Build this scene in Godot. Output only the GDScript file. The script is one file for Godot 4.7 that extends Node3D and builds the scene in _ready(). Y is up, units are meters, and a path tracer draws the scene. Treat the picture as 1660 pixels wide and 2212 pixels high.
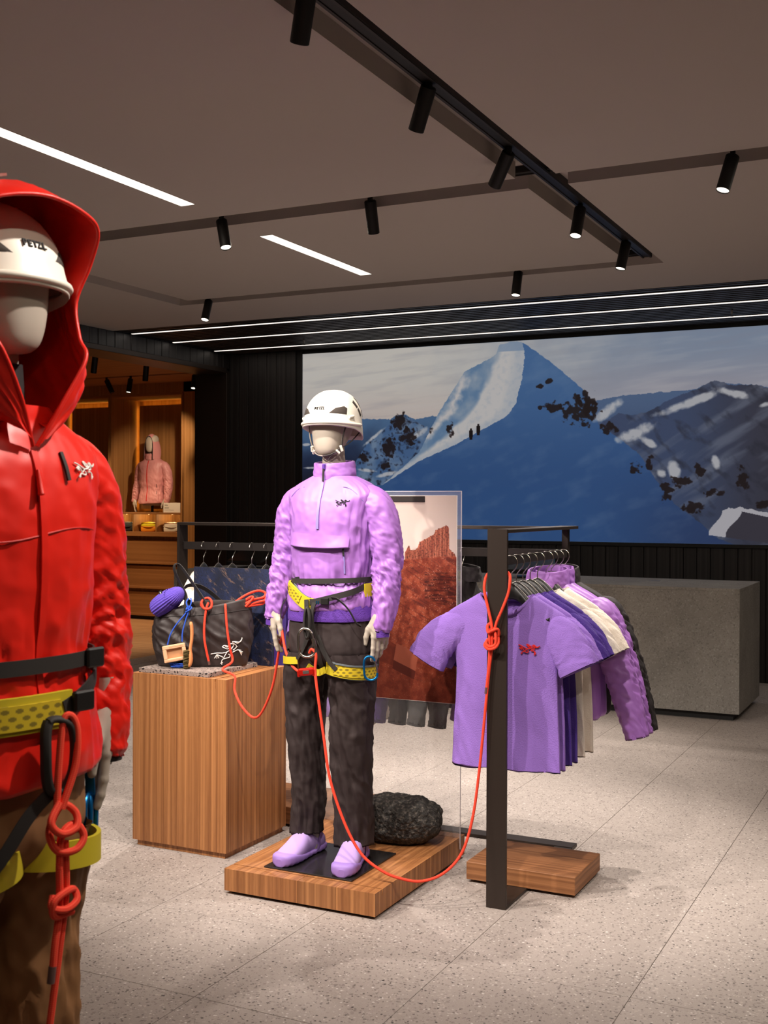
extends Node3D
# A climbing shop interior. World axes follow the shop: +x along the screen wall, -z into the shop.

var M := {}
var used := {}
var rng := RandomNumberGenerator.new()
var fn := FastNoiseLite.new()

# ---------------------------------------------------------------- mesh builder
class MB:
	var v := PackedVector3Array()
	var uv := PackedVector2Array()
	var ix := PackedInt32Array()
	var xf := Transform3D()

	func vert(p: Vector3, t := Vector2.ZERO) -> int:
		v.append(xf * p)
		uv.append(t)
		return v.size() - 1

	func tri(a: int, b: int, c: int) -> void:      # counterclockwise seen from outside
		ix.append(a); ix.append(c); ix.append(b)

	func quad(a: Vector3, b: Vector3, c: Vector3, d: Vector3, ua := Vector2(0, 0), ub := Vector2(1, 0), uc := Vector2(1, 1), ud := Vector2(0, 1)) -> void:
		var i := vert(a, ua); var j := vert(b, ub); var k := vert(c, uc); var l := vert(d, ud)
		tri(i, j, k); tri(i, k, l)

	func box(lo: Vector3, hi: Vector3, bev := 0.0) -> void:
		var c := (lo + hi) * 0.5
		var h := (hi - lo) * 0.5
		bev = minf(bev, minf(h.x, minf(h.y, h.z)) * 0.9)
		for ax in 3:
			var b := (ax + 1) % 3
			var d := (ax + 2) % 3
			for s in [-1.0, 1.0]:
				var q := []
				for k in [[-1, -1], [1, -1], [1, 1], [-1, 1]]:
					var p := Vector3()
					p[ax] = s * h[ax]; p[b] = k[0] * (h[b] - bev); p[d] = k[1] * (h[d] - bev)
					q.append(c + p)
				if s < 0: q.reverse()
				quad(q[0], q[1], q[2], q[3])
		if bev <= 0.0: return
		for ax in 3:
			var b := (ax + 1) % 3
			var d := (ax + 2) % 3
			for sb in [-1.0, 1.0]:
				for sd in [-1.0, 1.0]:
					var q := []
					for k in [[-1, 0], [1, 0], [1, 1], [-1, 1]]:
						var p := Vector3()
						p[ax] = k[0] * (h[ax] - bev)
						p[b] = sb * (h[b] if k[1] == 0 else h[b] - bev)
						p[d] = sd * (h[d] - bev if k[1] == 0 else h[d])
						q.append(c + p)
					if sb * sd < 0: q.reverse()
					quad(q[0], q[1], q[2], q[3])
		for sx in [-1.0, 1.0]:
			for sy in [-1.0, 1.0]:
				for sz in [-1.0, 1.0]:
					var s := Vector3(sx, sy, sz)
					var a := c + s * (h - Vector3(0, bev, bev))
					var b2 := c + s * (h - Vector3(bev, 0, bev))
					var d2 := c + s * (h - Vector3(bev, bev, 0))
					var i := vert(a); var j := vert(b2); var k := vert(d2)
					if sx * sy * sz > 0: tri(i, j, k)
					else: tri(i, k, j)

	# rows of points; each row is one ring. wrap closes the ring.
	func grid(rows: Array, wrap := true, flip := false, us := 1.0, vs := 1.0, v0 := 0.0) -> void:
		var n: int = rows[0].size()
		var m := rows.size()
		var cols := n + 1 if wrap else n
		var start := v.size()
		var vv := v0
		for r in m:
			if r > 0: vv += (rows[r][0] - rows[r - 1][0]).length() if vs < 0.0 else vs / (m - 1)
			for k in cols:
				vert(rows[r][k % n], Vector2(us * k / (cols - 1), vv * (-vs if vs < 0.0 else 1.0)))
		for r in m - 1:
			for k in cols - 1:
				var a := start + r * cols + k
				var b := a + 1
				var c := a + cols
				var d := c + 1
				if flip:
					tri(a, c, b); tri(b, c, d)
				else:
					tri(a, b, c); tri(b, d, c)

	func fan(ring: PackedVector3Array, flip := false) -> void:
		var c := Vector3()
		for p in ring: c += p
		c /= ring.size()
		var ci := vert(c, Vector2(0.5, 0.5))
		var f := v.size()
		for p in ring: vert(p, Vector2(0.5, 0.5))
		for k in ring.size():
			var a := f + k
			var b := f + (k + 1) % ring.size()
			if flip: tri(ci, b, a)
			else: tri(ci, a, b)

	# a swept tube; r is a number or an array; sq squashes the second axis
	func tube(path: Array, r, sides := 10, caps := true, vper := 1.0, up := Vector3.ZERO, sq := 1.0) -> void:
		var n := path.size()
		var rows := []
		var t0: Vector3 = (path[1] - path[0]).normalized()
		var nn := up if up != Vector3.ZERO else (Vector3.UP if absf(t0.y) < 0.9 else Vector3.RIGHT)
		nn = (nn - t0 * nn.dot(t0)).normalized()
		for i in n:
			var t: Vector3
			if i == 0: t = path[1] - path[0]
			elif i == n - 1: t = path[n - 1] - path[n - 2]
			else: t = path[i + 1] - path[i - 1]
			t = t.normalized()
			nn = (nn - t * nn.dot(t)).normalized()
			var bb := t.cross(nn)
			var rr: float = r[i] if r is Array or r is PackedFloat32Array else r
			var ring := PackedVector3Array()
			for k in sides:
				var a := TAU * k / sides
				ring.append(path[i] + nn * (cos(a) * rr) + bb * (sin(a) * rr * sq))
			rows.append(ring)
		grid(rows, true, false, 1.0, -vper)
		if caps:
			fan(rows[0], true)
			fan(rows[n - 1], false)

	# flat webbing: rectangle swept along a path; side[i] = width direction
	func strap(path: Array, side, w: float, th: float) -> void:
		var n := path.size()
		var rows := []
		for i in n:
			var t: Vector3
			if i == 0: t = path[1] - path[0]
			elif i == n - 1: t = path[n - 1] - path[n - 2]
			else: t = path[i + 1] - path[i - 1]
			t = t.normalized()
			var s: Vector3 = side[i] if side is Array else side
			s = (s - t * s.dot(t)).normalized()
			var o := t.cross(s)
			var p: Vector3 = path[i]
			rows.append(PackedVector3Array([p + s * w * 0.5 + o * th * 0.5, p - s * w * 0.5 + o * th * 0.5, p - s * w * 0.5 - o * th * 0.5, p + s * w * 0.5 - o * th * 0.5]))
		for e in 4:
			var rr := []
			for i in n: rr.append(PackedVector3Array([rows[i][e], rows[i][(e + 1) % 4]]))
			grid(rr, false, false, 1.0, -1.0)
		quad(rows[0][3], rows[0][2], rows[0][1], rows[0][0])
		quad(rows[n - 1][0], rows[n - 1][1], rows[n - 1][2], rows[n - 1][3])

	func lathe(prof: Array, segs := 24) -> void:      # Vector2(radius, y), from bottom to top
		var rows := []
		if prof[prof.size() - 1].y < prof[0].y - 1e-6:
			prof = prof.duplicate()
			prof.reverse()
		for p in prof:
			var ring := PackedVector3Array()
			for k in segs:
				var a := -TAU * k / segs
				ring.append(Vector3(cos(a) * p.x, p.y, sin(a) * p.x))
			rows.append(ring)
		grid(rows, true, false)

	# a flat polygon in xy given depth along z (front face at z1)
	func prism(poly: PackedVector2Array, z0: float, z1: float) -> void:
		var pg := poly.duplicate()
		if Geometry2D.is_polygon_clockwise(pg): pg.reverse()
		var t := Geometry2D.triangulate_polygon(pg)
		var ccw := true
		if t.size() >= 3:
			ccw = (pg[t[1]] - pg[t[0]]).cross(pg[t[2]] - pg[t[0]]) > 0
		var f := v.size()
		for p in pg: vert(Vector3(p.x, p.y, z1), p)
		var g := v.size()
		for p in pg: vert(Vector3(p.x, p.y, z0), p)
		for k in range(0, t.size(), 3):
			var a := t[k]; var b := t[k + 1]; var c := t[k + 2]
			if not ccw:
				var q := b; b = c; c = q
			tri(f + a, f + b, f + c)
			tri(g + a, g + c, g + b)
		var n := pg.size()
		var area := 0.0
		for k in n: area += pg[k].cross(pg[(k + 1) % n])
		for k in n:
			var a := pg[k]; var b := pg[(k + 1) % n]
			if area < 0:
				var q := a; a = b; b = q
			quad(Vector3(a.x, a.y, z0), Vector3(b.x, b.y, z0), Vector3(b.x, b.y, z1), Vector3(a.x, a.y, z1))

	func mesh() -> ArrayMesh:
		var nr := PackedVector3Array()
		nr.resize(v.size())
		# points that coincide on a ring's seam share a normal
		for k in range(0, ix.size(), 3):
			var a := v[ix[k]]
			var fnm := (v[ix[k + 2]] - a).cross(v[ix[k + 1]] - a)
			nr[ix[k]] += fnm; nr[ix[k + 1]] += fnm; nr[ix[k + 2]] += fnm
		for k in nr.size():
			nr[k] = nr[k].normalized() if nr[k].length_squared() > 1e-20 else Vector3.UP
		return make(nr)

	func weld() -> ArrayMesh:     # smooth across duplicated points
		var acc := {}
		for k in range(0, ix.size(), 3):
			var a := v[ix[k]]
			var fnm := (v[ix[k + 2]] - a).cross(v[ix[k + 1]] - a)
			for j in 3:
				var key := Vector3i((v[ix[k + j]] * 20000.0).round())
				acc[key] = acc.get(key, Vector3.ZERO) + fnm
		var nr := PackedVector3Array()
		for p in v:
			var q: Vector3 = acc.get(Vector3i((p * 20000.0).round()), Vector3.UP)
			nr.append(q.normalized() if q.length_squared() > 1e-20 else Vector3.UP)
		return make(nr)

	func make(nr: PackedVector3Array) -> ArrayMesh:
		var arr := []
		arr.resize(Mesh.ARRAY_MAX)
		arr[Mesh.ARRAY_VERTEX] = v
		arr[Mesh.ARRAY_NORMAL] = nr
		arr[Mesh.ARRAY_TEX_UV] = uv
		arr[Mesh.ARRAY_INDEX] = ix
		var m := ArrayMesh.new()
		m.add_surface_from_arrays(Mesh.PRIMITIVE_TRIANGLES, arr)
		return m

# ---------------------------------------------------------------- scene helpers
func numbered(called: String) -> String:
	var n: int = used.get(called, 0)
	used[called] = n + 1
	return called if n == 0 else "%s_%03d" % [called, n]

func tag(o: Node3D, label: String, category: String, group := "") -> void:
	o.set_meta("label", label)
	o.set_meta("category", category)
	if group != "": o.set_meta("group", group)

func thing(called: String, label: String, category: String, at := Vector3.ZERO, turn := 0.0, group := "") -> Node3D:
	var o := Node3D.new()
	o.name = numbered(called)
	add_child(o, true)
	o.position = at
	o.rotation.y = turn
	tag(o, label, category, group)
	return o

func part(called: String, mesh: Mesh, mat: Material, parent: Node3D, at := Vector3.ZERO) -> MeshInstance3D:
	var o := MeshInstance3D.new()
	var key := str(parent.get_instance_id()) + called
	var n: int = used.get(key, 0)
	used[key] = n + 1
	o.name = called if n == 0 else "%s_%03d" % [called, n]
	o.mesh = mesh
	o.material_override = mat
	parent.add_child(o, true)
	o.position = at
	return o

func solo(called: String, mesh: Mesh, mat: Material, label: String, category: String, at := Vector3.ZERO, group := "") -> MeshInstance3D:
	var o := MeshInstance3D.new()
	o.name = numbered(called)
	o.mesh = mesh
	o.material_override = mat
	add_child(o, true)
	o.position = at
	tag(o, label, category, group)
	return o

func struct(called: String, mesh: Mesh, mat: Material) -> MeshInstance3D:
	var o := MeshInstance3D.new()
	o.name = numbered(called)
	o.mesh = mesh
	o.material_override = mat
	add_child(o, true)
	o.set_meta("kind", "structure")
	return o

func bx(lo: Vector3, hi: Vector3, bev := 0.0) -> ArrayMesh:
	var b := MB.new()
	b.box(lo, hi, bev)
	return b.mesh()

func tb(path: Array, r, sides := 10, vper := 1.0, up := Vector3.ZERO, sq := 1.0) -> ArrayMesh:
	var b := MB.new()
	b.tube(path, r, sides, true, vper, up, sq)
	return b.mesh()

func curve(pts: Array, per := 8, closed := false) -> Array:      # Catmull-Rom
	var out := []
	var n := pts.size()
	var segs := n if closed else n - 1
	for i in segs:
		var p0: Vector3 = pts[(i - 1 + n) % n] if closed or i > 0 else pts[0] * 2.0 - pts[1]
		var p1: Vector3 = pts[i]
		var p2: Vector3 = pts[(i + 1) % n]
		var p3: Vector3 = pts[(i + 2) % n] if closed or i + 2 < n else p2 * 2.0 - p1
		for k in per:
			out.append(p1.cubic_interpolate(p2, p0, p3, float(k) / per))
	if not closed: out.append(pts[n - 1])
	else: out.append(out[0])
	return out

func lerp_rows(keys: Array, t: float) -> Array:      # keys: [t, a, b, ...] rows, smooth interpolation
	var n := keys.size()
	if t <= keys[0][0]: return keys[0]
	if t >= keys[n - 1][0]: return keys[n - 1]
	var i := 0
	while keys[i + 1][0] < t: i += 1
	var a: Array = keys[i]
	var b: Array = keys[i + 1]
	var p: Array = keys[maxi(i - 1, 0)]
	var q: Array = keys[mini(i + 2, n - 1)]
	var h: float = b[0] - a[0]
	var w: float = (t - a[0]) / h
	var out := [t]
	for k in range(1, a.size()):
		var ma: float = (b[k] - p[k]) / maxf(b[0] - p[0], 1e-6) * h
		var mb: float = (q[k] - a[k]) / maxf(q[0] - a[0], 1e-6) * h
		var w2 := w * w
		var w3 := w2 * w
		out.append((2 * w3 - 3 * w2 + 1) * a[k] + (w3 - 2 * w2 + w) * ma + (-2 * w3 + 3 * w2) * b[k] + (w3 - w2) * mb)
	return out

func mat(key: String, c: Color, rough := 0.7, metal := 0.0) -> StandardMaterial3D:
	var m := StandardMaterial3D.new()
	m.resource_name = key
	m.albedo_color = c
	m.roughness = rough
	m.metallic = metal
	M[key] = m
	return m

func rgb(r: int, g: int, b: int) -> Color:
	return Color(r / 255.0, g / 255.0, b / 255.0)

func glow(key: String, c: Color, e: float) -> StandardMaterial3D:
	var m := mat(key, c, 0.5)
	m.emission_enabled = true
	m.emission = c
	m.emission_energy_multiplier = e
	return m

func ntex(freq: float, size := 256, kind := FastNoiseLite.TYPE_SIMPLEX_SMOOTH, oct := 4, normal := false, strength := 4.0, seed_ := 1, cols := []) -> NoiseTexture2D:
	var n := FastNoiseLite.new()
	n.noise_type = kind
	n.frequency = freq
	n.fractal_octaves = oct
	n.seed = seed_
	var t := NoiseTexture2D.new()
	t.width = size
	t.height = size
	t.seamless = true
	t.noise = n
	t.as_normal_map = normal
	t.bump_strength = strength
	if cols.size() > 0:
		var g := Gradient.new()
		var offs := PackedFloat32Array()
		var cc := PackedColorArray()
		for k in cols:
			offs.append(k[0])
			cc.append(k[1])
		g.offsets = offs
		g.colors = cc
		t.color_ramp = g
	return t

func tri(m: StandardMaterial3D, scale: Vector3, world := false) -> void:
	m.uv1_triplanar = true
	m.uv1_world_triplanar = world
	m.uv1_scale = scale
	m.uv1_triplanar_sharpness = 8.0

# ---------------------------------------------------------------- textures and materials
func wood_image(w: int, h: int, dark: Color, light: Color, seed_: int, streak := 0.5, across := false) -> ImageTexture:
	# grain runs along the image's v (or u when across)
	var n := FastNoiseLite.new()
	n.seed = seed_
	n.frequency = 0.012
	n.fractal_octaves = 5
	var im := Image.create(w, h, false, Image.FORMAT_RGB8)
	var fine := FastNoiseLite.new()
	fine.seed = seed_ + 7
	fine.frequency = 0.35
	var tau_w := TAU / w
	var tau_h := TAU / h
	for x in w:
		var cx := cos(x * tau_w) * w / TAU
		var sx := sin(x * tau_w) * w / TAU
		for y in h:
			var wy := sin(y * tau_h) * 9.0
			var wz := cos(y * tau_h) * 9.0
			var g := n.get_noise_3d(cx * 6.0 + wy, sx * 6.0, wz) * 0.9
			g += fine.get_noise_3d(cx, sx, wy * 1.5) * streak * 0.6
			var t := clampf(0.5 + g, 0.0, 1.0)
			im.set_pixel(y if across else x, x if across else y, dark.lerp(light, t))
	return ImageTexture.create_from_image(im)

func terrazzo_image(size: int, base: Color, chips: Array, amount: int, fine: float, seed_: int) -> ImageTexture:
	var im := Image.create(size, size, false, Image.FORMAT_RGB8)
	rng.seed = seed_
	for x in size:
		for y in size:
			var g := rng.randf_range(-1, 1) * fine
			im.set_pixel(x, y, Color(base.r + g, base.g + g, base.b + g))
	for k in amount:
		var cx := rng.randi() % size
		var cy := rng.randi() % size
		var c: Array = chips[rng.randi() % chips.size()]
		var col: Color = c[0]
		var r: float = rng.randf_range(c[1], c[2])
		var el := rng.randf_range(0.5, 1.0)
		var ang := rng.randf() * TAU
		var ca := cos(ang)
		var sa := sin(ang)
		var al: float = rng.randf_range(c[3], 1.0)
		var ri := int(ceil(r))
		for dx in range(-ri, ri + 1):
			for dy in range(-ri, ri + 1):
				var a := dx * ca + dy * sa
				var b := (dy * ca - dx * sa) / el
				var d := a * a + b * b
				if d <= r * r:
					var px := (cx + dx + size) % size
					var py := (cy + dy + size) % size
					im.set_pixel(px, py, im.get_pixel(px, py).lerp(col, al))
	return ImageTexture.create_from_image(im)

func rope_image(base: Color, dot: Color, dark: Color) -> ImageTexture:
	# a woven sheath: diamonds, u round the rope, v along it
	var w := 64
	var h := 64
	var im := Image.create(w, h, false, Image.FORMAT_RGB8)
	for x in w:
		for y in h:
			var a := fposmod((x + y) / 16.0, 1.0)
			var b := fposmod((x - y) / 16.0, 1.0)
			var e := minf(minf(a, 1 - a), minf(b, 1 - b))
			var row := int(floor((x + y) / 16.0)) + int(floor((x - y) / 16.0))
			var c := dot if posmod(row, 2) == 0 else base
			im.set_pixel(x, y, c.lerp(dark, clampf(1.0 - e * 6.0, 0.0, 1.0) * 0.75))
	return ImageTexture.create_from_image(im)

func knit_image(a: Color, b: Color) -> ImageTexture:
	var im := Image.create(64, 64, false, Image.FORMAT_RGB8)
	for x in 64:
		for y in 64:
			var t := 0.5 + 0.5 * sin(TAU * (y + absf(fposmod(x, 32) - 16) * 0.6) / 8.0)
			im.set_pixel(x, y, a.lerp(b, t * 0.6))
	return ImageTexture.create_from_image(im)

func mesh_image(a: Color, b: Color) -> ImageTexture:       # open honeycomb weave of a harness pad
	var im := Image.create(32, 32, false, Image.FORMAT_RGB8)
	for x in 32:
		for y in 32:
			var px := fposmod(x + (8 if (y / 8) % 2 == 1 else 0), 16) - 8
			var py := fposmod(y, 8) - 4
			var d := sqrt(px * px * 0.35 + py * py)
			im.set_pixel(x, y, b if d < 2.6 else a)
	return ImageTexture.create_from_image(im)

func cloth(key: String, c: Color, rough: float, wr := 0.0, weave := 0.0, sheen := 0.0) -> StandardMaterial3D:
	var m := mat(key, c, rough)
	if wr > 0.0:
		m.normal_enabled = true
		m.normal_texture = ntex(0.008, 512, FastNoiseLite.TYPE_SIMPLEX, 3, true, 10.0, 11)
		m.normal_scale = wr
		tri(m, Vector3.ONE * 1.6)
	elif weave > 0.0:
		m.normal_enabled = true
		m.normal_texture = ntex(0.12, 256, FastNoiseLite.TYPE_SIMPLEX_SMOOTH, 3, true, 5.0, 12)
		m.normal_scale = weave
		tri(m, Vector3.ONE * 5.0)
	if sheen > 0.0:
		m.rim_enabled = true
		m.rim = sheen
		m.rim_tint = 0.6
	return m

func build_materials() -> void:
	mat("ceiling", rgb(186, 176, 168), 0.95)
	var m := mat("terrazzo", Color.WHITE, 0.62)
	m.albedo_texture = terrazzo_image(1024, Color(0.655, 0.615, 0.59), [[Color(0.24, 0.22, 0.21), 1.2, 3.4, 0.5], [Color(0.34, 0.31, 0.3), 0.8, 2.4, 0.4], [Color(0.46, 0.43, 0.41), 1.0, 4.0, 0.3], [Color(0.86, 0.84, 0.82), 1.0, 3.4, 0.4], [Color(0.55, 0.51, 0.49), 2.0, 5.0, 0.25], [Color(0.73, 0.69, 0.66), 2.0, 5.0, 0.25]], 11000, 0.035, 5)
	tri(m, Vector3.ONE / 1.35, true)
	m = mat("grout", rgb(150, 141, 135), 0.9)
	m = mat("oak", Color.WHITE, 0.5)
	m.albedo_texture = wood_image(384, 384, rgb(134, 84, 46), rgb(186, 128, 78), 21, 0.35)
	tri(m, Vector3(2.2, 0.7, 2.2))
	for k in 3:
		m = mat("oak_end_%d" % k, [Color(1, 1, 1), Color(0.95, 0.93, 0.92), Color(0.97, 0.98, 1.0)][k], 0.5)
		m.albedo_texture = M.oak.albedo_texture
		tri(m, Vector3(2.2, 0.7, 2.2))
		m.uv1_offset = Vector3(0.21 * k, 0.37 * k, 0.11 * k)
	m = mat("oak_flat", Color.WHITE, 0.55)
	m.albedo_texture = wood_image(384, 384, rgb(126, 80, 46), rgb(170, 116, 74), 22, 0.35, true)
	tri(m, Vector3(0.9, 3.4, 3.4))
	m = mat("joinery", Color.WHITE, 0.6)
	m.albedo_texture = wood_image(256, 256, rgb(140, 96, 50), rgb(172, 124, 72), 23, 0.3)
	tri(m, Vector3(1.0, 0.35, 1.0))
	m = mat("joinery_top", Color.WHITE, 0.6)
	m.albedo_texture = wood_image(256, 256, rgb(140, 92, 50), rgb(164, 112, 64), 26, 0.3, true)
	tri(m, Vector3(0.35, 1.0, 1.0))
	m = mat("floorboard", Color.WHITE, 0.5)
	m.albedo_texture = wood_image(256, 256, rgb(150, 108, 74), rgb(206, 160, 118), 24, 0.5, true)
	tri(m, Vector3(0.3, 1.6, 1.6), true)
	m = mat("plank", Color.WHITE, 0.5)
	m.albedo_texture = wood_image(256, 256, rgb(24, 22, 22), rgb(50, 46, 45), 25, 0.7)
	tri(m, Vector3(1.6, 0.25, 1.6))
	mat("steel", rgb(58, 49, 44), 0.42, 0.55)
	mat("steel_edge", rgb(46, 40, 38), 0.5, 0.4)
	mat("black_metal", rgb(24, 22, 21), 0.5, 0.3)
	mat("black", rgb(16, 15, 15), 0.6)
	mat("black_plastic", rgb(26, 25, 25), 0.4)
	mat("chrome", rgb(190, 185, 178), 0.25, 1.0)
	mat("grey_metal", rgb(150, 146, 142), 0.35, 0.9)
	mat("blue_metal", rgb(18, 108, 170), 0.3, 0.75)
	mat("red_metal", rgb(200, 30, 18), 0.35, 0.6)
	m = mat("concrete", Color.WHITE, 0.75)
	m.albedo_texture = terrazzo_image(512, Color(0.585, 0.57, 0.545), [[Color(0.66, 0.65, 0.625), 1.0, 3.0, 0.2], [Color(0.5, 0.485, 0.465), 1.0, 3.0, 0.2]], 9000, 0.025, 6)
	m.detail_enabled = true
	m.detail_blend_mode = BaseMaterial3D.BLEND_MODE_MUL
	m.detail_albedo = ntex(0.008, 256, FastNoiseLite.TYPE_SIMPLEX_SMOOTH, 4, false, 1, 31, [[0.0, Color(0.86, 0.86, 0.86)], [1.0, Color(1, 1, 1)]])
	tri(m, Vector3.ONE * 0.9)
	m = mat("pumice", Color.WHITE, 0.9)
	m.albedo_texture = terrazzo_image(512, Color(0.56, 0.5, 0.47), [[Color(0.12, 0.1, 0.1), 3.0, 9.0, 0.9], [Color(0.2, 0.17, 0.16), 1.5, 5.0, 0.8], [Color(0.66, 0.6, 0.57), 2.0, 8.0, 0.3], [Color(0.42, 0.37, 0.35), 2.0, 6.0, 0.4]], 1500, 0.03, 7)
	tri(m, Vector3.ONE * 3.0)
	m = mat("rock", Color.WHITE, 0.75)
	m.albedo_texture = ntex(0.02, 512, FastNoiseLite.TYPE_SIMPLEX, 6, false, 1, 41, [[0.0, rgb(26, 24, 23)], [0.5, rgb(46, 43, 40)], [0.75, rgb(86, 80, 74)], [1.0, rgb(128, 120, 110)]])
	m.normal_enabled = true
	m.normal_texture = ntex(0.02, 512, FastNoiseLite.TYPE_SIMPLEX, 6, true, 14.0, 42)
	m.normal_scale = 1.4
	tri(m, Vector3.ONE * 4.0)
	mat("skin", rgb(176, 165, 152), 0.62)
	cloth("lilac_nylon", rgb(160, 108, 190), 0.46, 0.35, 0, 0.25)
	cloth("lilac_trim", rgb(134, 118, 184), 0.5)
	cloth("red_nylon", rgb(222, 26, 8), 0.42, 0.3, 0, 0.2)
	cloth("red_dark", rgb(190, 16, 6), 0.5)
	cloth("pink_nylon", rgb(196, 132, 132), 0.5, 0.3)
	cloth("purple_jersey", rgb(84, 44, 142), 0.85, 0, 0.3)
	cloth("lilac_jersey", rgb(140, 104, 190), 0.9, 0, 0.3, 0.2)
	cloth("dark_jersey", rgb(66, 40, 128), 0.9, 0, 0.3, 0.2)
	cloth("white_jersey", rgb(226, 216, 204), 0.9, 0, 0.3)
	cloth("black_cloth", rgb(34, 29, 30), 0.75, 0.3)
	cloth("grey_cloth", rgb(70, 66, 64), 0.8, 0.3)
	cloth("brown_trouser", rgb(42, 30, 30), 0.78, 0.4)
	cloth("tan_trouser", rgb(134, 92, 54), 0.78, 0.35)
	cloth("webbing", rgb(36, 32, 30), 0.7)
	cloth("bag_cloth", rgb(46, 37, 36), 0.5, 0.25)
	mat("lilac_foam", rgb(158, 126, 204), 0.6)
	mat("lilac_mesh", rgb(178, 150, 214), 0.85)
	m = mat("pad", Color.WHITE, 0.75)
	m.albedo_texture = mesh_image(rgb(196, 170, 20), rgb(120, 104, 14))
	tri(m, Vector3.ONE * 22.0)
	mat("pad_edge", rgb(190, 172, 24), 0.7)
	mat("pad_grey", rgb(92, 100, 104), 0.7)
	m = mat("rope", Color.WHITE, 0.8)
	m.albedo_texture = rope_image(rgb(232, 44, 22), rgb(242, 92, 58), rgb(196, 26, 12))
	m.uv1_scale = Vector3(2, 90, 1)
	mat("rope_end", rgb(96, 66, 62), 0.6)
	m = mat("blue_cord", Color.WHITE, 0.8)
	m.albedo_texture = rope_image(rgb(30, 74, 190), rgb(48, 104, 214), rgb(20, 44, 130))
	m.uv1_scale = Vector3(2, 120, 1)
	mat("cord_fleck", rgb(222, 170, 170), 0.8)
	mat("helmet", rgb(236, 230, 216), 0.38)
	mat("helmet_dark", rgb(40, 38, 36), 0.7)
	mat("vent", rgb(58, 50, 44), 0.8)
	mat("ink", rgb(20, 18, 20), 0.8)
	mat("white_ink", rgb(240, 236, 230), 0.8)
	mat("red_ink", rgb(206, 24, 18), 0.8)
	mat("maple", rgb(226, 178, 138), 0.6)
	mat("maple_dark", rgb(196, 142, 98), 0.6)
	mat("beech", rgb(214, 142, 88), 0.5)
	mat("bristle", rgb(96, 82, 44), 0.9)
	mat("white_paper", rgb(238, 232, 226), 0.8)
	mat("grey_print", rgb(120, 112, 108), 0.8)
	m = mat("knit", Color.WHITE, 0.95)
	m.albedo_texture = knit_image(rgb(84, 62, 168), rgb(116, 92, 200))
	tri(m, Vector3.ONE * 14.0)
	m = mat("acrylic", Color(1, 1, 1, 0.06), 0.03)
	m.transparency = BaseMaterial3D.TRANSPARENCY_ALPHA
	mat("acrylic_edge", rgb(206, 200, 206), 0.2)
	m = mat("glass_black", rgb(36, 34, 34), 0.16)
	glow("lamp_white", Color(1.0, 0.95, 0.88), 6.0)
	glow("strip_white", Color(1.0, 0.97, 0.92), 3.2)
	glow("line_white", Color(1.0, 0.95, 0.9), 3.0)
	glow("led_warm", Color(1.0, 0.74, 0.3), 4.5)
	glow("led_cubby", Color(1.0, 0.86, 0.62), 4.0)
	mat("yellow_cloth", rgb(214, 196, 20), 0.7)
	mat("orange_cloth", rgb(226, 138, 16), 0.7)
	mat("slate_cloth", rgb(54, 58, 58), 0.7)
	mat("pale_cloth", rgb(226, 220, 206), 0.7)

# ---------------------------------------------------------------- the shop's shell
const CEIL := 3.05
const WALLZ := -10.18
const WALLX := -6.85

func build_view() -> void:
	var cam := Camera3D.new()
	cam.name = "camera"
	add_child(cam)
	cam.position = Vector3(0, 1.5, 0)
	cam.rotation_order = EULER_ORDER_YXZ
	cam.rotation_degrees = Vector3(-0.4134, 26.3209, 0.1928)
	cam.fov = 47.662
	cam.near = 0.05
	cam.far = 60.0
	cam.current = true
	var ca := CameraAttributesPhysical.new()
	ca.frustum_focus_distance = 4.9
	ca.frustum_focal_length = 27.2
	ca.exposure_aperture = 8.0
	cam.attributes = ca
	var we := WorldEnvironment.new()
	we.name = "world_environment"
	var e := Environment.new()
	e.background_mode = Environment.BG_COLOR
	e.background_color = Color(0.02, 0.02, 0.022)
	e.tonemap_mode = Environment.TONE_MAPPER_LINEAR
	e.tonemap_exposure = 0.5
	e.sdfgi_enabled = true
	e.ssao_enabled = true
	e.ssil_enabled = true
	we.environment = e
	add_child(we)

func spot(at: Vector3, dir: Vector3, energy: float, angle: float, col := Color(1.0, 0.95, 0.905), size := 0.03) -> void:
	var l := SpotLight3D.new()
	l.name = numbered("track_spot_beam")
	add_child(l, true)
	l.position = at
	l.look_at_from_position(at, at + dir, Vector3.RIGHT if absf(dir.y) > 0.9 else Vector3.UP)
	l.light_energy = energy
	l.light_color = col
	l.spot_angle = angle
	l.spot_angle_attenuation = 0.8
	l.spot_range = 16.0
	l.spot_attenuation = 2.0
	l.light_size = size
	l.shadow_enabled = true

func area(at: Vector3, dir: Vector3, size: Vector2, energy: float, col: Color, called := "strip_beam", up := Vector3.FORWARD) -> void:
	var l := AreaLight3D.new()
	l.name = numbered(called)
	add_child(l, true)
	l.look_at_from_position(at, at + dir, up)
	l.area_size = size
	l.area_normalize_energy = true
	l.light_energy = energy
	l.light_color = col
	l.area_range = 16.0
	l.area_attenuation = 2.0
	l.shadow_enabled = true

func omni(at: Vector3, energy: float, col: Color, size := 0.02, called := "led_lamp_light") -> void:
	var l := OmniLight3D.new()
	l.name = numbered(called)
	add_child(l, true)
	l.position = at
	l.light_energy = energy
	l.light_color = col
	l.light_size = size
	l.omni_range = 14.0
	l.omni_attenuation = 2.0
	l.shadow_enabled = true

func folder(called: String) -> Node3D:
	var o := Node3D.new()
	o.name = called
	add_child(o, true)
	o.set_meta("kind", "structure")
	return o

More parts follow.
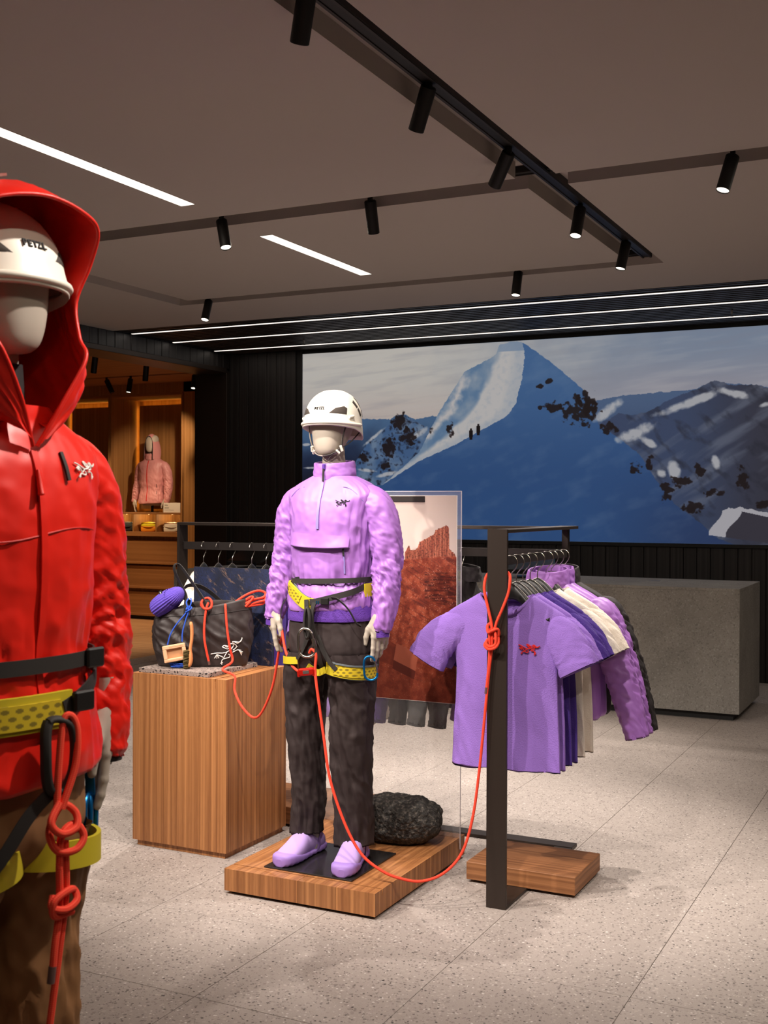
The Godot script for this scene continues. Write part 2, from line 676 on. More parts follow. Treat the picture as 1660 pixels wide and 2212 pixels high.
func build_shell() -> void:
	# floor: a screed slab, terrazzo tiles with thin joints on it, and boards past the doorway
	var fl := folder("floor")
	part("floor_slab", bx(Vector3(-7.1, -0.2, -10.6), Vector3(3.4, -0.004, 3.4)), M.grout, fl)
	var tile := bx(Vector3(-0.2955, -0.0035, -0.2955), Vector3(0.2955, 0.0, 0.2955), 0.0008)
	for i in 13:
		for j in 15:
			var x := -0.885 + 0.593 * 1.5 - 0.593 * i
			var z := -4.07 + 0.59 * 4.5 - 0.593 * j
			if x < -6.85: continue
			part("floor_tile", tile, M.terrazzo, fl, Vector3(x, 0, z))
	part("floor_margin", bx(Vector3(-7.1, -0.02, -10.3), Vector3(-6.83, 0.0, 3.4)), M.terrazzo, fl)
	part("floor_margin", bx(Vector3(-6.83, -0.02, -1.1), Vector3(3.4, 0.0, 3.4)), M.terrazzo, fl)
	part("floor_margin", bx(Vector3(0.3, -0.02, -10.3), Vector3(3.4, 0.0, -1.1)), M.terrazzo, fl)
	part("floor_slab", bx(Vector3(-12.4, -0.2, -12.8), Vector3(-7.1, -0.012, -3.0)), M.grout, fl)
	var board := bx(Vector3(-0.0735, -0.012, -4.6), Vector3(0.0735, 0.0, 4.6), 0.001)
	for i in 34:
		part("floor_board", board, M.floorboard, fl, Vector3(-7.174 - 0.148 * i, 0.0, -7.9))

	# ceiling: plaster panels, with the lighting troughs as the gaps between them
	var ce := folder("ceiling")
	var pan := [[-5.30, -1.90, -5.24, -2.12], [-5.30, -1.90, -1.92, 3.4], [-5.30, -1.90, -7.31, -5.43], [-6.87, -5.49, -8.32, 3.4], [-1.70, 3.4, -5.24, -2.12], [-1.70, 3.4, -1.92, 3.4], [-1.70, 3.4, -8.32, -5.43], [-5.49, -1.70, -8.32, -7.47]]
	for p in pan:
		part("ceiling_panel", bx(Vector3(p[0], CEIL, p[2]), Vector3(p[1], CEIL + 0.09, p[3])), M.ceiling, ce)
	part("ceiling_slab", bx(Vector3(-6.87, CEIL + 0.08, -8.32), Vector3(3.4, CEIL + 0.25, 3.4)), M.ceiling, ce)
	part("slat_backing", bx(Vector3(-6.87, CEIL + 0.075, -10.4), Vector3(3.4, CEIL + 0.25, -8.32)), M.black, ce)
	var slat := bx(Vector3(-6.83, 0, -0.021), Vector3(3.3, 0.055, 0.021), 0.002)
	for k in 24:
		var z := -8.352 - 0.0781 * k
		if absf(z + 8.54) < 0.034 or absf(z + 9.166) < 0.034 or absf(z + 9.865) < 0.034: continue
		part("ceiling_slat", slat, M.plank, ce, Vector3(0, CEIL, z))
	part("ceiling_trim", bx(Vector3(-6.85, CEIL - 0.004, -8.334), Vector3(3.4, CEIL + 0.07, -8.318)), M.black, ce)
	part("wood_ceiling", bx(Vector3(-12.4, 3.03, -12.8), Vector3(-7.2, 3.2, -11.28)), M.joinery_top, ce)
	part("wood_ceiling", bx(Vector3(-12.4, 3.03, -11.2), Vector3(-8.0, 3.2, -3.0)), M.joinery_top, ce)
	part("wood_ceiling", bx(Vector3(-7.92, 3.03, -11.2), Vector3(-7.2, 3.2, -3.0)), M.joinery_top, ce)
	part("wood_ceiling", bx(Vector3(-12.4, 3.09, -11.28), Vector3(-7.2, 3.2, -3.0)), M.black, ce)

	# the screen wall: dark stained boards
	var wb := folder("wall_back")
	part("backing", bx(Vector3(-7.3, 0, -10.5), Vector3(3.4, 3.3, WALLZ - 0.018)), M.black, wb)
	var i0 := 0
	while true:
		var x0 := WALLX + 0.115 * i0
		if x0 > -0.6: break
		var top := 3.05 if x0 + 0.1 < -5.97 else 1.13
		part("plank", bx(Vector3(x0 + 0.002, 0.0, WALLZ - 0.02), Vector3(x0 + 0.113, top, WALLZ - 0.002 * (i0 % 3)), 0.0025), M.plank, wb)
		i0 += 1
	part("plank_panel", bx(Vector3(-0.55, 0, WALLZ - 0.02), Vector3(3.4, 3.05, WALLZ)), M.plank, wb)
	part("ledge", bx(Vector3(-5.97, 1.13, WALLZ - 0.02), Vector3(-0.55, 1.158, WALLZ + 0.012), 0.002), M.black, wb)
	part("ledge", bx(Vector3(-5.985, 1.13, WALLZ - 0.02), Vector3(-5.962, 3.05, WALLZ + 0.01), 0.002), M.black, wb)

	# the doorway wall: boarded fascia over a dark metal-lined opening
	var wl := folder("wall_left")
	part("fascia_backing", bx(Vector3(-7.22, 2.862, -10.2), Vector3(WALLX - 0.015, 3.3, 3.4)), M.black, wl)
	for k in 30:
		var z1 := WALLZ + 0.115 * k
		part("fascia_plank", bx(Vector3(WALLX - 0.02, 2.905, z1 + 0.002), Vector3(WALLX + 0.002 * (k % 2), 3.05, z1 + 0.113), 0.0025), M.plank, wl)
	part("fascia_board", bx(Vector3(WALLX - 0.02, 2.905, WALLZ + 3.45), Vector3(WALLX, 3.05, 3.4)), M.plank, wl)
	part("wall_solid", bx(Vector3(-7.22, 0, -4.0), Vector3(WALLX, 2.9, 3.4)), M.plank, wl)
	var d := folder("door_1")
	part("door_head", bx(Vector3(-7.23, 2.857, -10.13), Vector3(WALLX + 0.006, 2.906, -4.0), 0.003), M.steel, d)
	part("door_jamb", bx(Vector3(-7.23, 0, -10.4), Vector3(WALLX + 0.004, 2.88, -10.125), 0.003), M.steel, d)

	# far wall and outer walls
	var wf := folder("wall_far")
	part("wall_solid", bx(Vector3(-12.4, 0, -12.9), Vector3(-7.2, 3.2, -12.62)), M.joinery, wf)
	for k in 5:
		part("wall_panel", bx(Vector3(-12.3 + 0.8 * k + 0.002, 2.90, -12.62), Vector3(-12.3 + 0.8 * (k + 1) - 0.002, 3.03, -12.0), 0.001), M.joinery, wf)
	part("wall_panel", bx(Vector3(-8.765, 0, -12.62), Vector3(-7.2, 3.03, -12.0), 0.002), M.joinery, wf)
	struct("wall_west", bx(Vector3(-12.6, 0, -12.8), Vector3(-12.4, 3.2, -3.0)), M.joinery)
	struct("wall_divider", bx(Vector3(-7.23, 0, -12.7), Vector3(-7.1, 3.2, -10.4)), M.joinery)
	struct("wall_annex", bx(Vector3(-12.6, 0, -3.2), Vector3(-7.2, 3.2, -3.0)), M.joinery)
	struct("wall_right", bx(Vector3(3.4, 0, -10.4), Vector3(3.6, 3.3, 3.6)), M.ceiling)
	struct("wall_front", bx(Vector3(-7.2, 0, 3.4), Vector3(3.6, 3.3, 3.6)), M.ceiling)

func track(called: String, lo: Vector3, hi: Vector3, label: String) -> void:
	var t := thing(called, label, "track", Vector3(), 0.0)
	part("rail", bx(lo, hi, 0.002), M.black_metal, t)
	var along := 0 if hi.x - lo.x > hi.z - lo.z else 2
	var c := (lo + hi) * 0.5
	var l2 := lo; var h2 := hi
	l2.y = lo.y - 0.004; h2.y = lo.y + 0.004
	var ac := 2 - along
	for s in [-1.0, 1.0]:
		var a := l2; var b := h2
		a[ac] = c[ac] + s * 0.024 - 0.006
		b[ac] = c[ac] + s * 0.024 + 0.006
		part("rail_lip", bx(a, b), M.steel_edge, t)

var can_tube: ArrayMesh
var can_rim: ArrayMesh
var can_lens: ArrayMesh
var can_neck: ArrayMesh
var can_foot: ArrayMesh

func spot_can(top: Vector3, dir: Vector3, label: String, lit: bool, energy := 0.0, angle := 30.0, group := "cylindrical track spotlights", aim := Vector3.ZERO) -> void:
	if can_tube == null:
		var b := MB.new()
		b.lathe([Vector2(0.0, 0.0), Vector2(0.027, 0.0), Vector2(0.031, -0.004), Vector2(0.031, -0.168), Vector2(0.0295, -0.17), Vector2(0.028, -0.168), Vector2(0.027, -0.16)], 28)
		can_tube = b.weld()
		b = MB.new()
		b.lathe([Vector2(0.028, -0.1645), Vector2(0.0, -0.1635)], 28)
		can_lens = b.mesh()
		can_neck = bx(Vector3(-0.011, -0.012, -0.011), Vector3(0.011, 0.07, 0.011), 0.003)
		can_foot = bx(Vector3(-0.045, 0.0, -0.017), Vector3(0.045, 0.022, 0.017), 0.003)
	var t := thing("track_spotlight", label, "spotlight", top, 0.0, group)
	var foot := part("adapter", can_foot, M.black_metal, t, Vector3(0, 0.0, 0))
	foot.position.y = maxf(0.02, 3.088 - top.y)
	if absf(top.x + 1.8) < 0.02: foot.rotation.y = PI / 2
	part("neck", can_neck, M.black_metal, t)
	var y := -dir.normalized()
	var xa := y.cross(Vector3(0.3, 0.1, 1)).normalized()
	var bs := Basis(xa, y, xa.cross(y))
	var tu := part("housing", can_tube, M.black_metal, t)
	tu.basis = bs
	var le := part("lens", can_lens, M.lamp_white if lit else M.black_plastic, t)
	le.basis = bs
	if energy > 0.0:
		var a := dir if aim == Vector3.ZERO else aim - (top + dir * 0.19)
		spot(top + dir * 0.19, a, energy, angle)

func strip_light(x: float, z0: float, z1: float, label: String, energy: float) -> void:
	var t := thing("ceiling_strip_light", label, "light", Vector3(x, CEIL, (z0 + z1) / 2), 0.0, "recessed ceiling strip lights")
	part("trim", bx(Vector3(-0.046, -0.002, z0 - (z0 + z1) / 2 - 0.005), Vector3(0.046, 0.02, z1 - (z0 + z1) / 2 + 0.005)), M.ceiling, t)
	part("diffuser", bx(Vector3(-0.041, -0.004, z0 - (z0 + z1) / 2), Vector3(0.041, 0.01, z1 - (z0 + z1) / 2)), M.strip_white, t)
	area(Vector3(x, CEIL - 0.012, (z0 + z1) / 2), Vector3.DOWN, Vector2(0.08, z1 - z0), energy, Color(1.0, 0.94, 0.86))

func build_ceiling_lights() -> void:
	track("lighting_track", Vector3(-1.833, 3.088, -7.44), Vector3(-1.767, 3.14, 2.5), "long black lighting track recessed in the trough running towards the screen wall")
	track("lighting_track", Vector3(-5.4, 3.10, -5.36), Vector3(-1.834, 3.14, -5.31), "black lighting track in the middle cross trough, the part before the long track")
	track("lighting_track", Vector3(-1.766, 3.10, -5.36), Vector3(2.5, 3.14, -5.31), "black lighting track in the middle cross trough, the part beyond the long track")
	track("lighting_track", Vector3(-5.4, 3.10, -7.415), Vector3(-1.834, 3.14, -7.365), "black lighting track in the cross trough closest to the slatted ceiling")
	strip_light(-3.598, -4.96, -3.3, "longer white strip light in the ceiling above the figure in red", 3.2)
	strip_light(-3.598, -6.985, -5.724, "shorter white strip light in the ceiling panel between two cross troughs", 2.6)
	# more of the same fittings behind and beside the viewer
	for k in 4:
		var p: Array = [[-3.598, -1.6, -0.2], [0.2, -6.98, -5.72], [0.2, -4.9, -3.4], [0.2, -1.6, -0.2]][k]
		strip_light(p[0], p[1], p[2], ["white strip light in the ceiling behind the figure in red", "white strip light in the ceiling over the counter's open end", "white strip light in the ceiling over the open floor beside the rack", "white strip light in the ceiling above the viewer"][k], 2.6)
	var led := [[-8.54, "white light line in the slatted ceiling closest to the plaster"], [-9.166, "middle white light line of the slatted ceiling"], [-9.865, "white light line in the slatted ceiling just above the big screen"]]
	for p in led:
		var t := thing("light_line", p[1], "light", Vector3(-1.8, CEIL, p[0]), 0.0, "light lines between the ceiling slats")
		part("profile", bx(Vector3(-5.02, 0.002, -0.018), Vector3(5.0, 0.05, 0.018)), M.black_metal, t)
		part("diffuser", bx(Vector3(-5.015, -0.002, -0.012), Vector3(5.0, 0.006, 0.012)), M.line_white, t)
		area(Vector3(-1.8, CEIL - 0.008, p[0]), Vector3.DOWN, Vector2(10.0, 0.024), 1.3, Color(1.0, 0.94, 0.88), "line_beam", Vector3.FORWARD)
	var cans := [
		[Vector3(-1.8, 3.09, -3.10), Vector3(-0.397, -0.84, -0.37), "dark spotlight on the long track, cut off by the top of the picture", false, 0.0],
		[Vector3(-1.8, 3.075, -4.009), Vector3(-0.459, -0.831, -0.314), "dark tilted spotlight on the long track, second from the picture's top", false, 0.0],
		[Vector3(-1.8, 3.065, -4.882), Vector3(-0.566, -0.716, -0.408), "strongly tilted dark spotlight on the long track just before the track crossing", false, 0.0],
		[Vector3(-1.8, 3.067, -5.971), Vector3(-0.058, -0.941, 0.332), "brightest lit spotlight on the long track just past the track crossing", true, 9.0],
		[Vector3(-1.8, 3.079, -6.918), Vector3(-0.164, -0.97, 0.182), "spotlight at the far end of the long track near its corner", true, 7.0],
		[Vector3(-3.644, 3.055, -5.335), Vector3(0.291, -0.943, 0.161), "lit spotlight in the middle cross trough near the longer strip light's end", true, 9.0],
		[Vector3(-2.725, 3.061, -5.335), Vector3(-0.092, -0.895, -0.437), "unlit spotlight in the middle cross trough above the shorter strip light", false, 0.0],
		[Vector3(-0.909, 3.055, -5.335), Vector3(-0.212, -0.945, 0.248), "lit spotlight in the middle cross trough beyond the long track, alone at the picture's edge", true, 9.0],
		[Vector3(-2.655, 3.058, -7.39), Vector3(-0.024, -0.97, 0.243), "lit spotlight in the far cross trough straight above the mountain peak", true, 8.0],
		[Vector3(-5.161, 3.052, -7.39), Vector3(0.03, -0.931, 0.363), "lit spotlight in the far cross trough by its corner above the doorway", true, 8.0],
	]
	for c in cans:
		spot_can(c[0], c[1], c[2], c[3], c[4], 34.0)
	# the dark ones throw their beams away from the viewer; their light comes from the mouth all the same
	spot(Vector3(-1.876, 2.93, -3.17), Vector3(-0.397, -0.84, -0.37), 8.0, 30.0)
	spot(Vector3(-1.887, 2.917, -4.07), Vector3(-0.459, -0.831, -0.314), 8.0, 30.0)
	spot(Vector3(-1.908, 2.929, -4.96), Vector3(-0.566, -0.716, -0.408), 8.0, 30.0)
	spot(Vector3(-2.742, 2.891, -5.418), Vector3(-0.092, -0.895, -0.437), 7.0, 30.0)
	# fittings of the same track behind the viewer, aimed at the displays
	var back := [[Vector3(-3.3, 3.06, -2.02), Vector3(-2.25, 1.2, -4.0), 15.0], [Vector3(-2.3, 3.06, -2.02), Vector3(-2.1, 0.6, -3.9), 9.0], [Vector3(-1.2, 3.06, -2.02), Vector3(-1.5, 0.9, -4.2), 10.0], [Vector3(0.6, 3.06, -2.02), Vector3(-0.6, 0.0, -3.6), 9.0], [Vector3(-0.3, 3.06, -2.02), Vector3(-1.3, 1.4, -1.45), 8.0], [Vector3(-4.4, 3.06, -2.02), Vector3(-3.0, 0.7, -4.2), 12.0]]
	var bl := ["spotlight behind the viewer aimed at the lilac figure's chest", "spotlight behind the viewer aimed at the lilac figure's shoes", "spotlight behind the viewer aimed at the hanging shirts", "spotlight behind the viewer aimed at the open floor", "spotlight behind the viewer aimed at the figure in red", "spotlight behind the viewer aimed at the oak pedestal"]
	for b in back:
		var dir: Vector3 = (b[1] - b[0]).normalized()
		spot_can(b[0], dir, bl[back.find(b)], true, b[2], 26.0)
	track("lighting_track", Vector3(-5.4, 3.10, -2.045), Vector3(2.5, 3.14, -1.995), "lighting track behind the viewer")
	for p in [Vector3(-1.62, CEIL - 0.01, -9.5), Vector3(-5.55, CEIL - 0.01, -9.5)]:
		var b := MB.new()
		b.lathe([Vector2(0, -0.045), Vector2(0.014, -0.043), Vector2(0.014, -0.04), Vector2(0.004, -0.038), Vector2(0.004, -0.02), Vector2(0.009, -0.018), Vector2(0.009, 0.01)], 12)
		solo("sprinkler", b.mesh(), M.grey_metal, "small sprinkler head between the light lines, " + ("over the right of the screen" if p.x > -3 else "over the left of the screen"), "sprinkler", p, "sprinkler heads in the slatted ceiling")
	# doorway room spots
	var wood := [[Vector3(-8.05, 3.0, -11.24), Vector3(0.12, -0.95, 0.3), "lit tilted spotlight closest to the dark doorway jamb", true],
		[Vector3(-9.36, 3.0, -11.24), Vector3(0.4, -0.9, -0.15), "dark tilted spotlight in the oak ceiling above the wall between the niches", false],
		[Vector3(-8.99, 3.0, -11.24), Vector3(-0.03, -0.98, 0.2), "upright spotlight in the oak ceiling above the lit niche with the pink jacket", true],
		[Vector3(-9.965, 3.0, -11.24), Vector3(-0.03, -0.98, 0.15), "upright spotlight in the oak ceiling beside the red hood", true],
		[Vector3(-7.96, 3.0, -10.22), Vector3(-0.18, -0.97, -0.12), "spotlight hanging just under the doorway head near its middle", false],
		[Vector3(-7.96, 3.0, -9.384), Vector3(-0.25, -0.96, -0.12), "spotlight hanging just under the doorway head near the red hood", false]]
	for c in wood:
		spot_can(c[0], c[1].normalized(), c[2], c[3], 0.0, 30.0, "spotlights in the oak ceiling")
	spot(Vector3(-8.03, 2.8, -11.18), Vector3(-9.4, 2.0, -12.25) - Vector3(-8.03, 2.8, -11.18), 6.0, 20.0, Color(1.0, 0.88, 0.74))
	spot(Vector3(-9.0, 2.8, -11.2), Vector3(-0.03, -0.98, -0.3), 5.0, 36.0, Color(1.0, 0.85, 0.66))
	spot(Vector3(-10.0, 2.8, -11.2), Vector3(-0.03, -0.98, -0.3), 5.0, 36.0, Color(1.0, 0.85, 0.66))
	spot(Vector3(-7.99, 2.8, -10.24), Vector3(-0.18, -0.97, -0.12), 6.0, 40.0, Color(1.0, 0.88, 0.72))
	spot(Vector3(-8.0, 2.8, -9.4), Vector3(-0.25, -0.96, -0.12), 6.0, 40.0, Color(1.0, 0.88, 0.72))
	var sp := MB.new()
	sp.lathe([Vector2(0, -0.004), Vector2(0.09, -0.003), Vector2(0.095, 0.0), Vector2(0.095, 0.01)], 28)
	solo("ceiling_speaker", sp.mesh(), M.black_plastic, "flat round black speaker in the oak ceiling", "speaker", Vector3(-9.45, 3.03, -10.4))

# ---------------------------------------------------------------- the picture on the screen and on the boards
func pl(c: Array, x: float) -> float:
	if x <= c[0][0]: return c[0][1]
	for i in range(1, c.size()):
		if x <= c[i][0]:
			return lerpf(c[i - 1][1], c[i][1], (x - c[i - 1][0]) / (c[i][0] - c[i - 1][0]))
	return c[c.size() - 1][1]

func line_table(c: Array, n: int, span: float) -> PackedFloat32Array:
	var o := PackedFloat32Array()
	for i in n: o.append(pl(c, span * i / n))
	return o

func soft(a: float, b: float, x: float) -> float:
	var t := clampf((x - a) / (b - a), 0.0, 1.0)
	return t * t * (3 - 2 * t)

func inv_line(c: Array, y: float) -> float:      # x on a curve whose y falls along the list
	for i in range(1, c.size()):
		if y >= c[i][1]:
			return lerpf(c[i - 1][0], c[i][0], (c[i - 1][1] - y) / maxf(c[i - 1][1] - c[i][1], 1e-4))
	return c[c.size() - 1][0]

func mountain_image() -> ImageTexture:
	var peak := [[0.483, 0.721], [0.698, 0.552], [0.81, 0.348], [0.905, 0.212], [0.952, 0.142], [1.03, 0.109], [1.122, 0.064], [1.145, 0.012], [1.213, 0.001], [1.258, 0.004], [1.333, 0.054], [1.421, 0.122], [1.509, 0.196], [1.581, 0.261], [1.624, 0.318], [1.655, 0.432], [1.778, 0.515], [1.861, 0.584], [1.929, 0.693], [2.024, 0.814], [2.116, 0.88], [2.221, 0.972], [2.323, 1.009]]
	var edge := [[0.483, 0.721], [0.698, 0.596], [0.907, 0.511], [1.047, 0.442], [1.184, 0.374], [1.23, 0.318], [1.259, 0.206], [1.281, 0.079], [1.266, 0.007]]
	var lit := [[0.483, 0.714], [0.698, 0.567], [0.843, 0.481], [0.938, 0.395], [1.046, 0.283], [1.077, 0.198], [1.122, 0.085], [1.14, 0.022]]
	var far_l := [[-0.005, 0.408], [0.173, 0.374], [0.329, 0.363], [0.532, 0.372], [0.566, 0.352], [0.615, 0.348], [0.681, 0.376], [0.778, 0.362], [0.906, 0.373]]
	var mid_l := [[0.278, 0.682], [0.338, 0.576], [0.415, 0.471], [0.499, 0.421], [0.566, 0.363], [0.623, 0.357], [0.681, 0.388], [0.762, 0.427], [0.843, 0.481]]
	var far_r := [[1.609, 0.32], [1.763, 0.293], [1.846, 0.288], [1.981, 0.284], [2.113, 0.276], [2.204, 0.247], [2.319, 0.262], [2.432, 0.277], [2.84, 0.33]]
	var mid_r := [[1.624, 0.456], [1.75, 0.377], [1.901, 0.382], [2.021, 0.306], [2.204, 0.245], [2.294, 0.261], [2.444, 0.283], [2.84, 0.36]]
	var span := 2.839
	var w := 1136
	var h := 400
	var tp := line_table(peak, w, span)
	var tf := line_table(far_l, w, span)
	var tm := line_table(mid_l, w, span)
	var tfr := line_table(far_r, w, span)
	var tmr := line_table(mid_r, w, span)
	# x, y, radius x, radius y of dark rock
	var rocks := [[1.363, 0.231, 0.022, 0.012], [1.403, 0.208, 0.022, 0.016], [1.425, 0.337, 0.045, 0.03], [1.358, 0.338, 0.012, 0.01], [1.567, 0.358, 0.1, 0.075], [1.6, 0.32, 0.05, 0.06], [1.837, 0.646, 0.035, 0.03], [1.905, 0.62, 0.02, 0.04], [1.984, 0.754, 0.035, 0.05], [2.05, 0.71, 0.06, 0.03], [2.11, 0.83, 0.06, 0.03], [0.591, 0.386, 0.05, 0.05], [0.525, 0.519, 0.05, 0.06], [0.64, 0.47, 0.05, 0.05], [0.381, 0.572, 0.03, 0.035], [0.503, 0.612, 0.035, 0.03], [0.875, 0.438, 0.02, 0.05], [0.77, 0.435, 0.015, 0.02], [2.42, 0.82, 0.04, 0.03], [2.2, 0.76, 0.05, 0.02], [2.33, 0.7, 0.03, 0.06], [1.7, 0.45, 0.05, 0.03], [2.14, 0.66, 0.03, 0.04]]
	# sunlit snow: x, y, length, thickness, slant
	var snow := [[1.701, 0.365, 0.07, 0.03, -0.6], [1.83, 0.475, 0.09, 0.032, -0.35], [1.9, 0.52, 0.04, 0.02, 0.5], [2.1, 0.335, 0.16, 0.022, -0.33], [2.28, 0.3, 0.08, 0.02, 0.25], [2.212, 0.622, 0.02, 0.03, 0.6], [2.02, 0.66, 0.03, 0.045, 0.4], [1.96, 0.67, 0.025, 0.02, 0.2], [2.43, 0.36, 0.03, 0.012, -0.2], [0.398, 0.64, 0.05, 0.01, 0.1], [0.52, 0.66, 0.06, 0.012, -0.2], [0.02, 0.495, 0.025, 0.008, 0.0], [0.05, 0.622, 0.05, 0.006, 0.0], [0.44, 0.46, 0.06, 0.012, -0.7], [0.7, 0.45, 0.05, 0.02, -0.5]]
	var im := Image.create(w, h, false, Image.FORMAT_RGB8)
	fn.seed = 3
	fn.noise_type = FastNoiseLite.TYPE_SIMPLEX_SMOOTH
	fn.frequency = 1.0
	fn.fractal_octaves = 4
	for i in w:
		var x := span * i / w
		for j in h:
			var y := float(j) / h
			var n1 := fn.get_noise_2d(x * 6.0, y * 6.0)
			var n2 := fn.get_noise_2d(x * 22.0 + 40.0, y * 22.0)
			# sky
			var c := Color(0.965, 0.94, 0.905).lerp(Color(0.62, 0.68, 0.78), soft(0.5, 2.2, x + n1 * 0.15))
			c = c.lerp(Color(0.93, 0.865, 0.835), soft(0.12, 0.42, y) * (1.0 - soft(0.9, 1.9, x)))
			c = c.lerp(Color(0.74, 0.735, 0.79), soft(0.05, 0.3, y) * soft(1.2, 2.0, x))
			var st := fn.get_noise_2d(x * 1.6 - y * 0.6, y * 16.0 + x * 1.4)
			c = c.lerp(Color(0.96, 0.94, 0.93) if st > 0 else Color(0.66, 0.66, 0.72), absf(st) * 0.4)
			var yy := y + n2 * 0.006
			# far ranges
			if x < 1.0 and yy > tf[i]:
				c = Color(0.36, 0.5, 0.67).lerp(Color(0.16, 0.21, 0.33), soft(0.0, 0.24, y - tf[i] + n1 * 0.05))
				c = c.lerp(Color(0.14, 0.13, 0.18), soft(0.18, 0.36, y - tf[i]))
			if x > 1.5 and yy > tfr[i]:
				c = Color(0.38, 0.48, 0.64).lerp(Color(0.25, 0.31, 0.45), soft(0.0, 0.35, y - tfr[i]))
			if x > 0.27 and x < 1.0 and yy > tm[i]:
				c = Color(0.33, 0.47, 0.66).lerp(Color(0.6, 0.68, 0.78), clampf(n1 * 1.2 + 0.25, 0, 0.7))
				c = c.lerp(Color(0.12, 0.12, 0.18), clampf(n2 * 1.8 - 0.2, 0, 0.9))
			if x > 1.6 and yy > tmr[i] + n1 * 0.02:
				c = Color(0.3, 0.36, 0.5).lerp(Color(0.27, 0.27, 0.33), soft(2.0, 2.5, x))
				c = c.lerp(Color(0.52, 0.55, 0.63), clampf(fn.get_noise_2d(x * 5.0 + y * 7.0, y * 3.0) * 1.2, 0.0, 0.6))
				c = c.lerp(Color(0.19, 0.2, 0.26), clampf(fn.get_noise_2d(x * 9.0 - y * 6.0 + 9.0, y * 7.0) * 1.3 - 0.15, 0.0, 0.6))
			# the peak
			if yy > tp[i] and x > 0.4:
				c = Color(0.33, 0.5, 0.72).lerp(Color(0.235, 0.39, 0.62), soft(0.1, 0.75, y))
				c = c.lerp(Color(0.22, 0.3, 0.48), soft(1.5, 2.3, x) * soft(0.5, 1.0, y))
				c = c.lightened(clampf(n1 * 0.08 + fn.get_noise_2d(x * 4.0 + y * 9.0, y * 3.0 - x * 2.0) * 0.1, 0.0, 0.2))
				var yl := y
				if yl < 0.72 and x < 1.34:
					var xe := inv_line(edge, yl) + n2 * 0.008
					var xl := inv_line(lit, yl) + n1 * 0.03
					if x < xe:
						# the shaded left faces, then the sunlit band
						var face := Color(0.46, 0.6, 0.76).lerp(Color(0.73, 0.78, 0.84), clampf(0.35 + n1, 0, 1))
						var s2 := xl - 0.16 + 0.1 * y
						face = face.lerp(Color(0.92, 0.9, 0.9), clampf(1.0 - absf(x - s2) / 0.045 + n2 * 0.5, 0, 1) * soft(0.1, 0.2, y))
						var tt := soft(-0.02, 0.02, x - xl)
						var band := Color(0.93, 0.915, 0.91).lerp(Color(0.66, 0.74, 0.84), clampf(0.5 - (xe - x) * 6.0, 0, 0.3) + clampf(n2 * 0.4, 0, 0.3))
						if y < 0.05: band = band.lerp(Color(0.55, 0.66, 0.8), 0.7)
						c = face.lerp(band, tt)
			for s in snow:
				var dx: float = x - s[0]
				if absf(dx) < s[2] * 1.5:
					var dy: float = y - s[1] - dx * s[4]
					var d: float = dx * dx / (s[2] * s[2]) + dy * dy / (s[3] * s[3]) + n2 * 0.5 + n1 * 0.6
					c = c.lerp(Color(0.88, 0.88, 0.9), clampf(1.25 - d, 0, 0.92))
			for r in rocks:
				var dx: float = x - r[0]
				if absf(dx) < r[2] * 1.4:
					var dy: float = y - r[1]
					var d: float = dx * dx / (r[2] * r[2]) + dy * dy / (r[3] * r[3]) + n2 * 1.5
					c = c.lerp(Color(0.13, 0.09, 0.1), clampf((0.8 - d) * 2.5, 0, 0.9))
			# the pale block at the lower right
			var bx0 := 2.18 + soft(0.95, 0.85, y) * 0.06
			if y > 0.825 + absf(x - 2.32) * 0.22 + n2 * 0.01 and y < 0.96 + (x - 2.2) * 0.12 and x > bx0:
				c = Color(0.28, 0.27, 0.32)
				if x < bx0 + 0.09 - (y - 0.83) * 0.1 or y < 0.845 + absf(x - 2.32) * 0.22: c = Color(0.84, 0.83, 0.86)
			# two climbers on the ridge
			for p in [[0.991, 0.459], [1.031, 0.437]]:
				var dx: float = absf(x - p[0])
				var dy: float = y - p[1]
				if (dx < 0.010 and dy > -0.018 and dy < 0.016) or (dx < 0.006 and dy > -0.028 and dy <= -0.016) or (dx < 0.007 and dy > 0.01 and dy < 0.03):
					c = Color(0.1, 0.07, 0.08)
			im.set_pixel(i, j, c)
	return ImageTexture.create_from_image(im)

func build_screen() -> void:
	var m := mat("screen_picture", Color.BLACK, 0.6)
	m.emission_enabled = true
	m.emission = Color.BLACK
	m.emission_texture = mountain_image()
	m.emission_energy_multiplier = 0.92
	var x0 := -5.958
	var x1 := -0.7
	var t := thing("video_screen", "huge wall screen showing a snowy mountain peak above the counter", "screen", Vector3(0, 0, WALLZ))
	part("casing", bx(Vector3(x0 - 0.003, 1.161, -0.01), Vector3(x1 + 0.003, 3.013, 0.0035)), M.black_plastic, t)
	var b := MB.new()
	b.quad(Vector3(x0, 1.163, 0.006), Vector3(x1, 1.163, 0.006), Vector3(x1, 3.01, 0.006), Vector3(x0, 3.01, 0.006), Vector2(0, 1), Vector2(1, 1), Vector2(1, 0), Vector2(0, 0))
	part("display", b.mesh(), m, t)
	area(Vector3((x0 + x1) / 2, 2.09, WALLZ + 0.05), Vector3(0, 0, 1), Vector2(x1 - x0, 1.85), 0.25, Color(0.72, 0.82, 1.0), "screen_light", Vector3.UP)

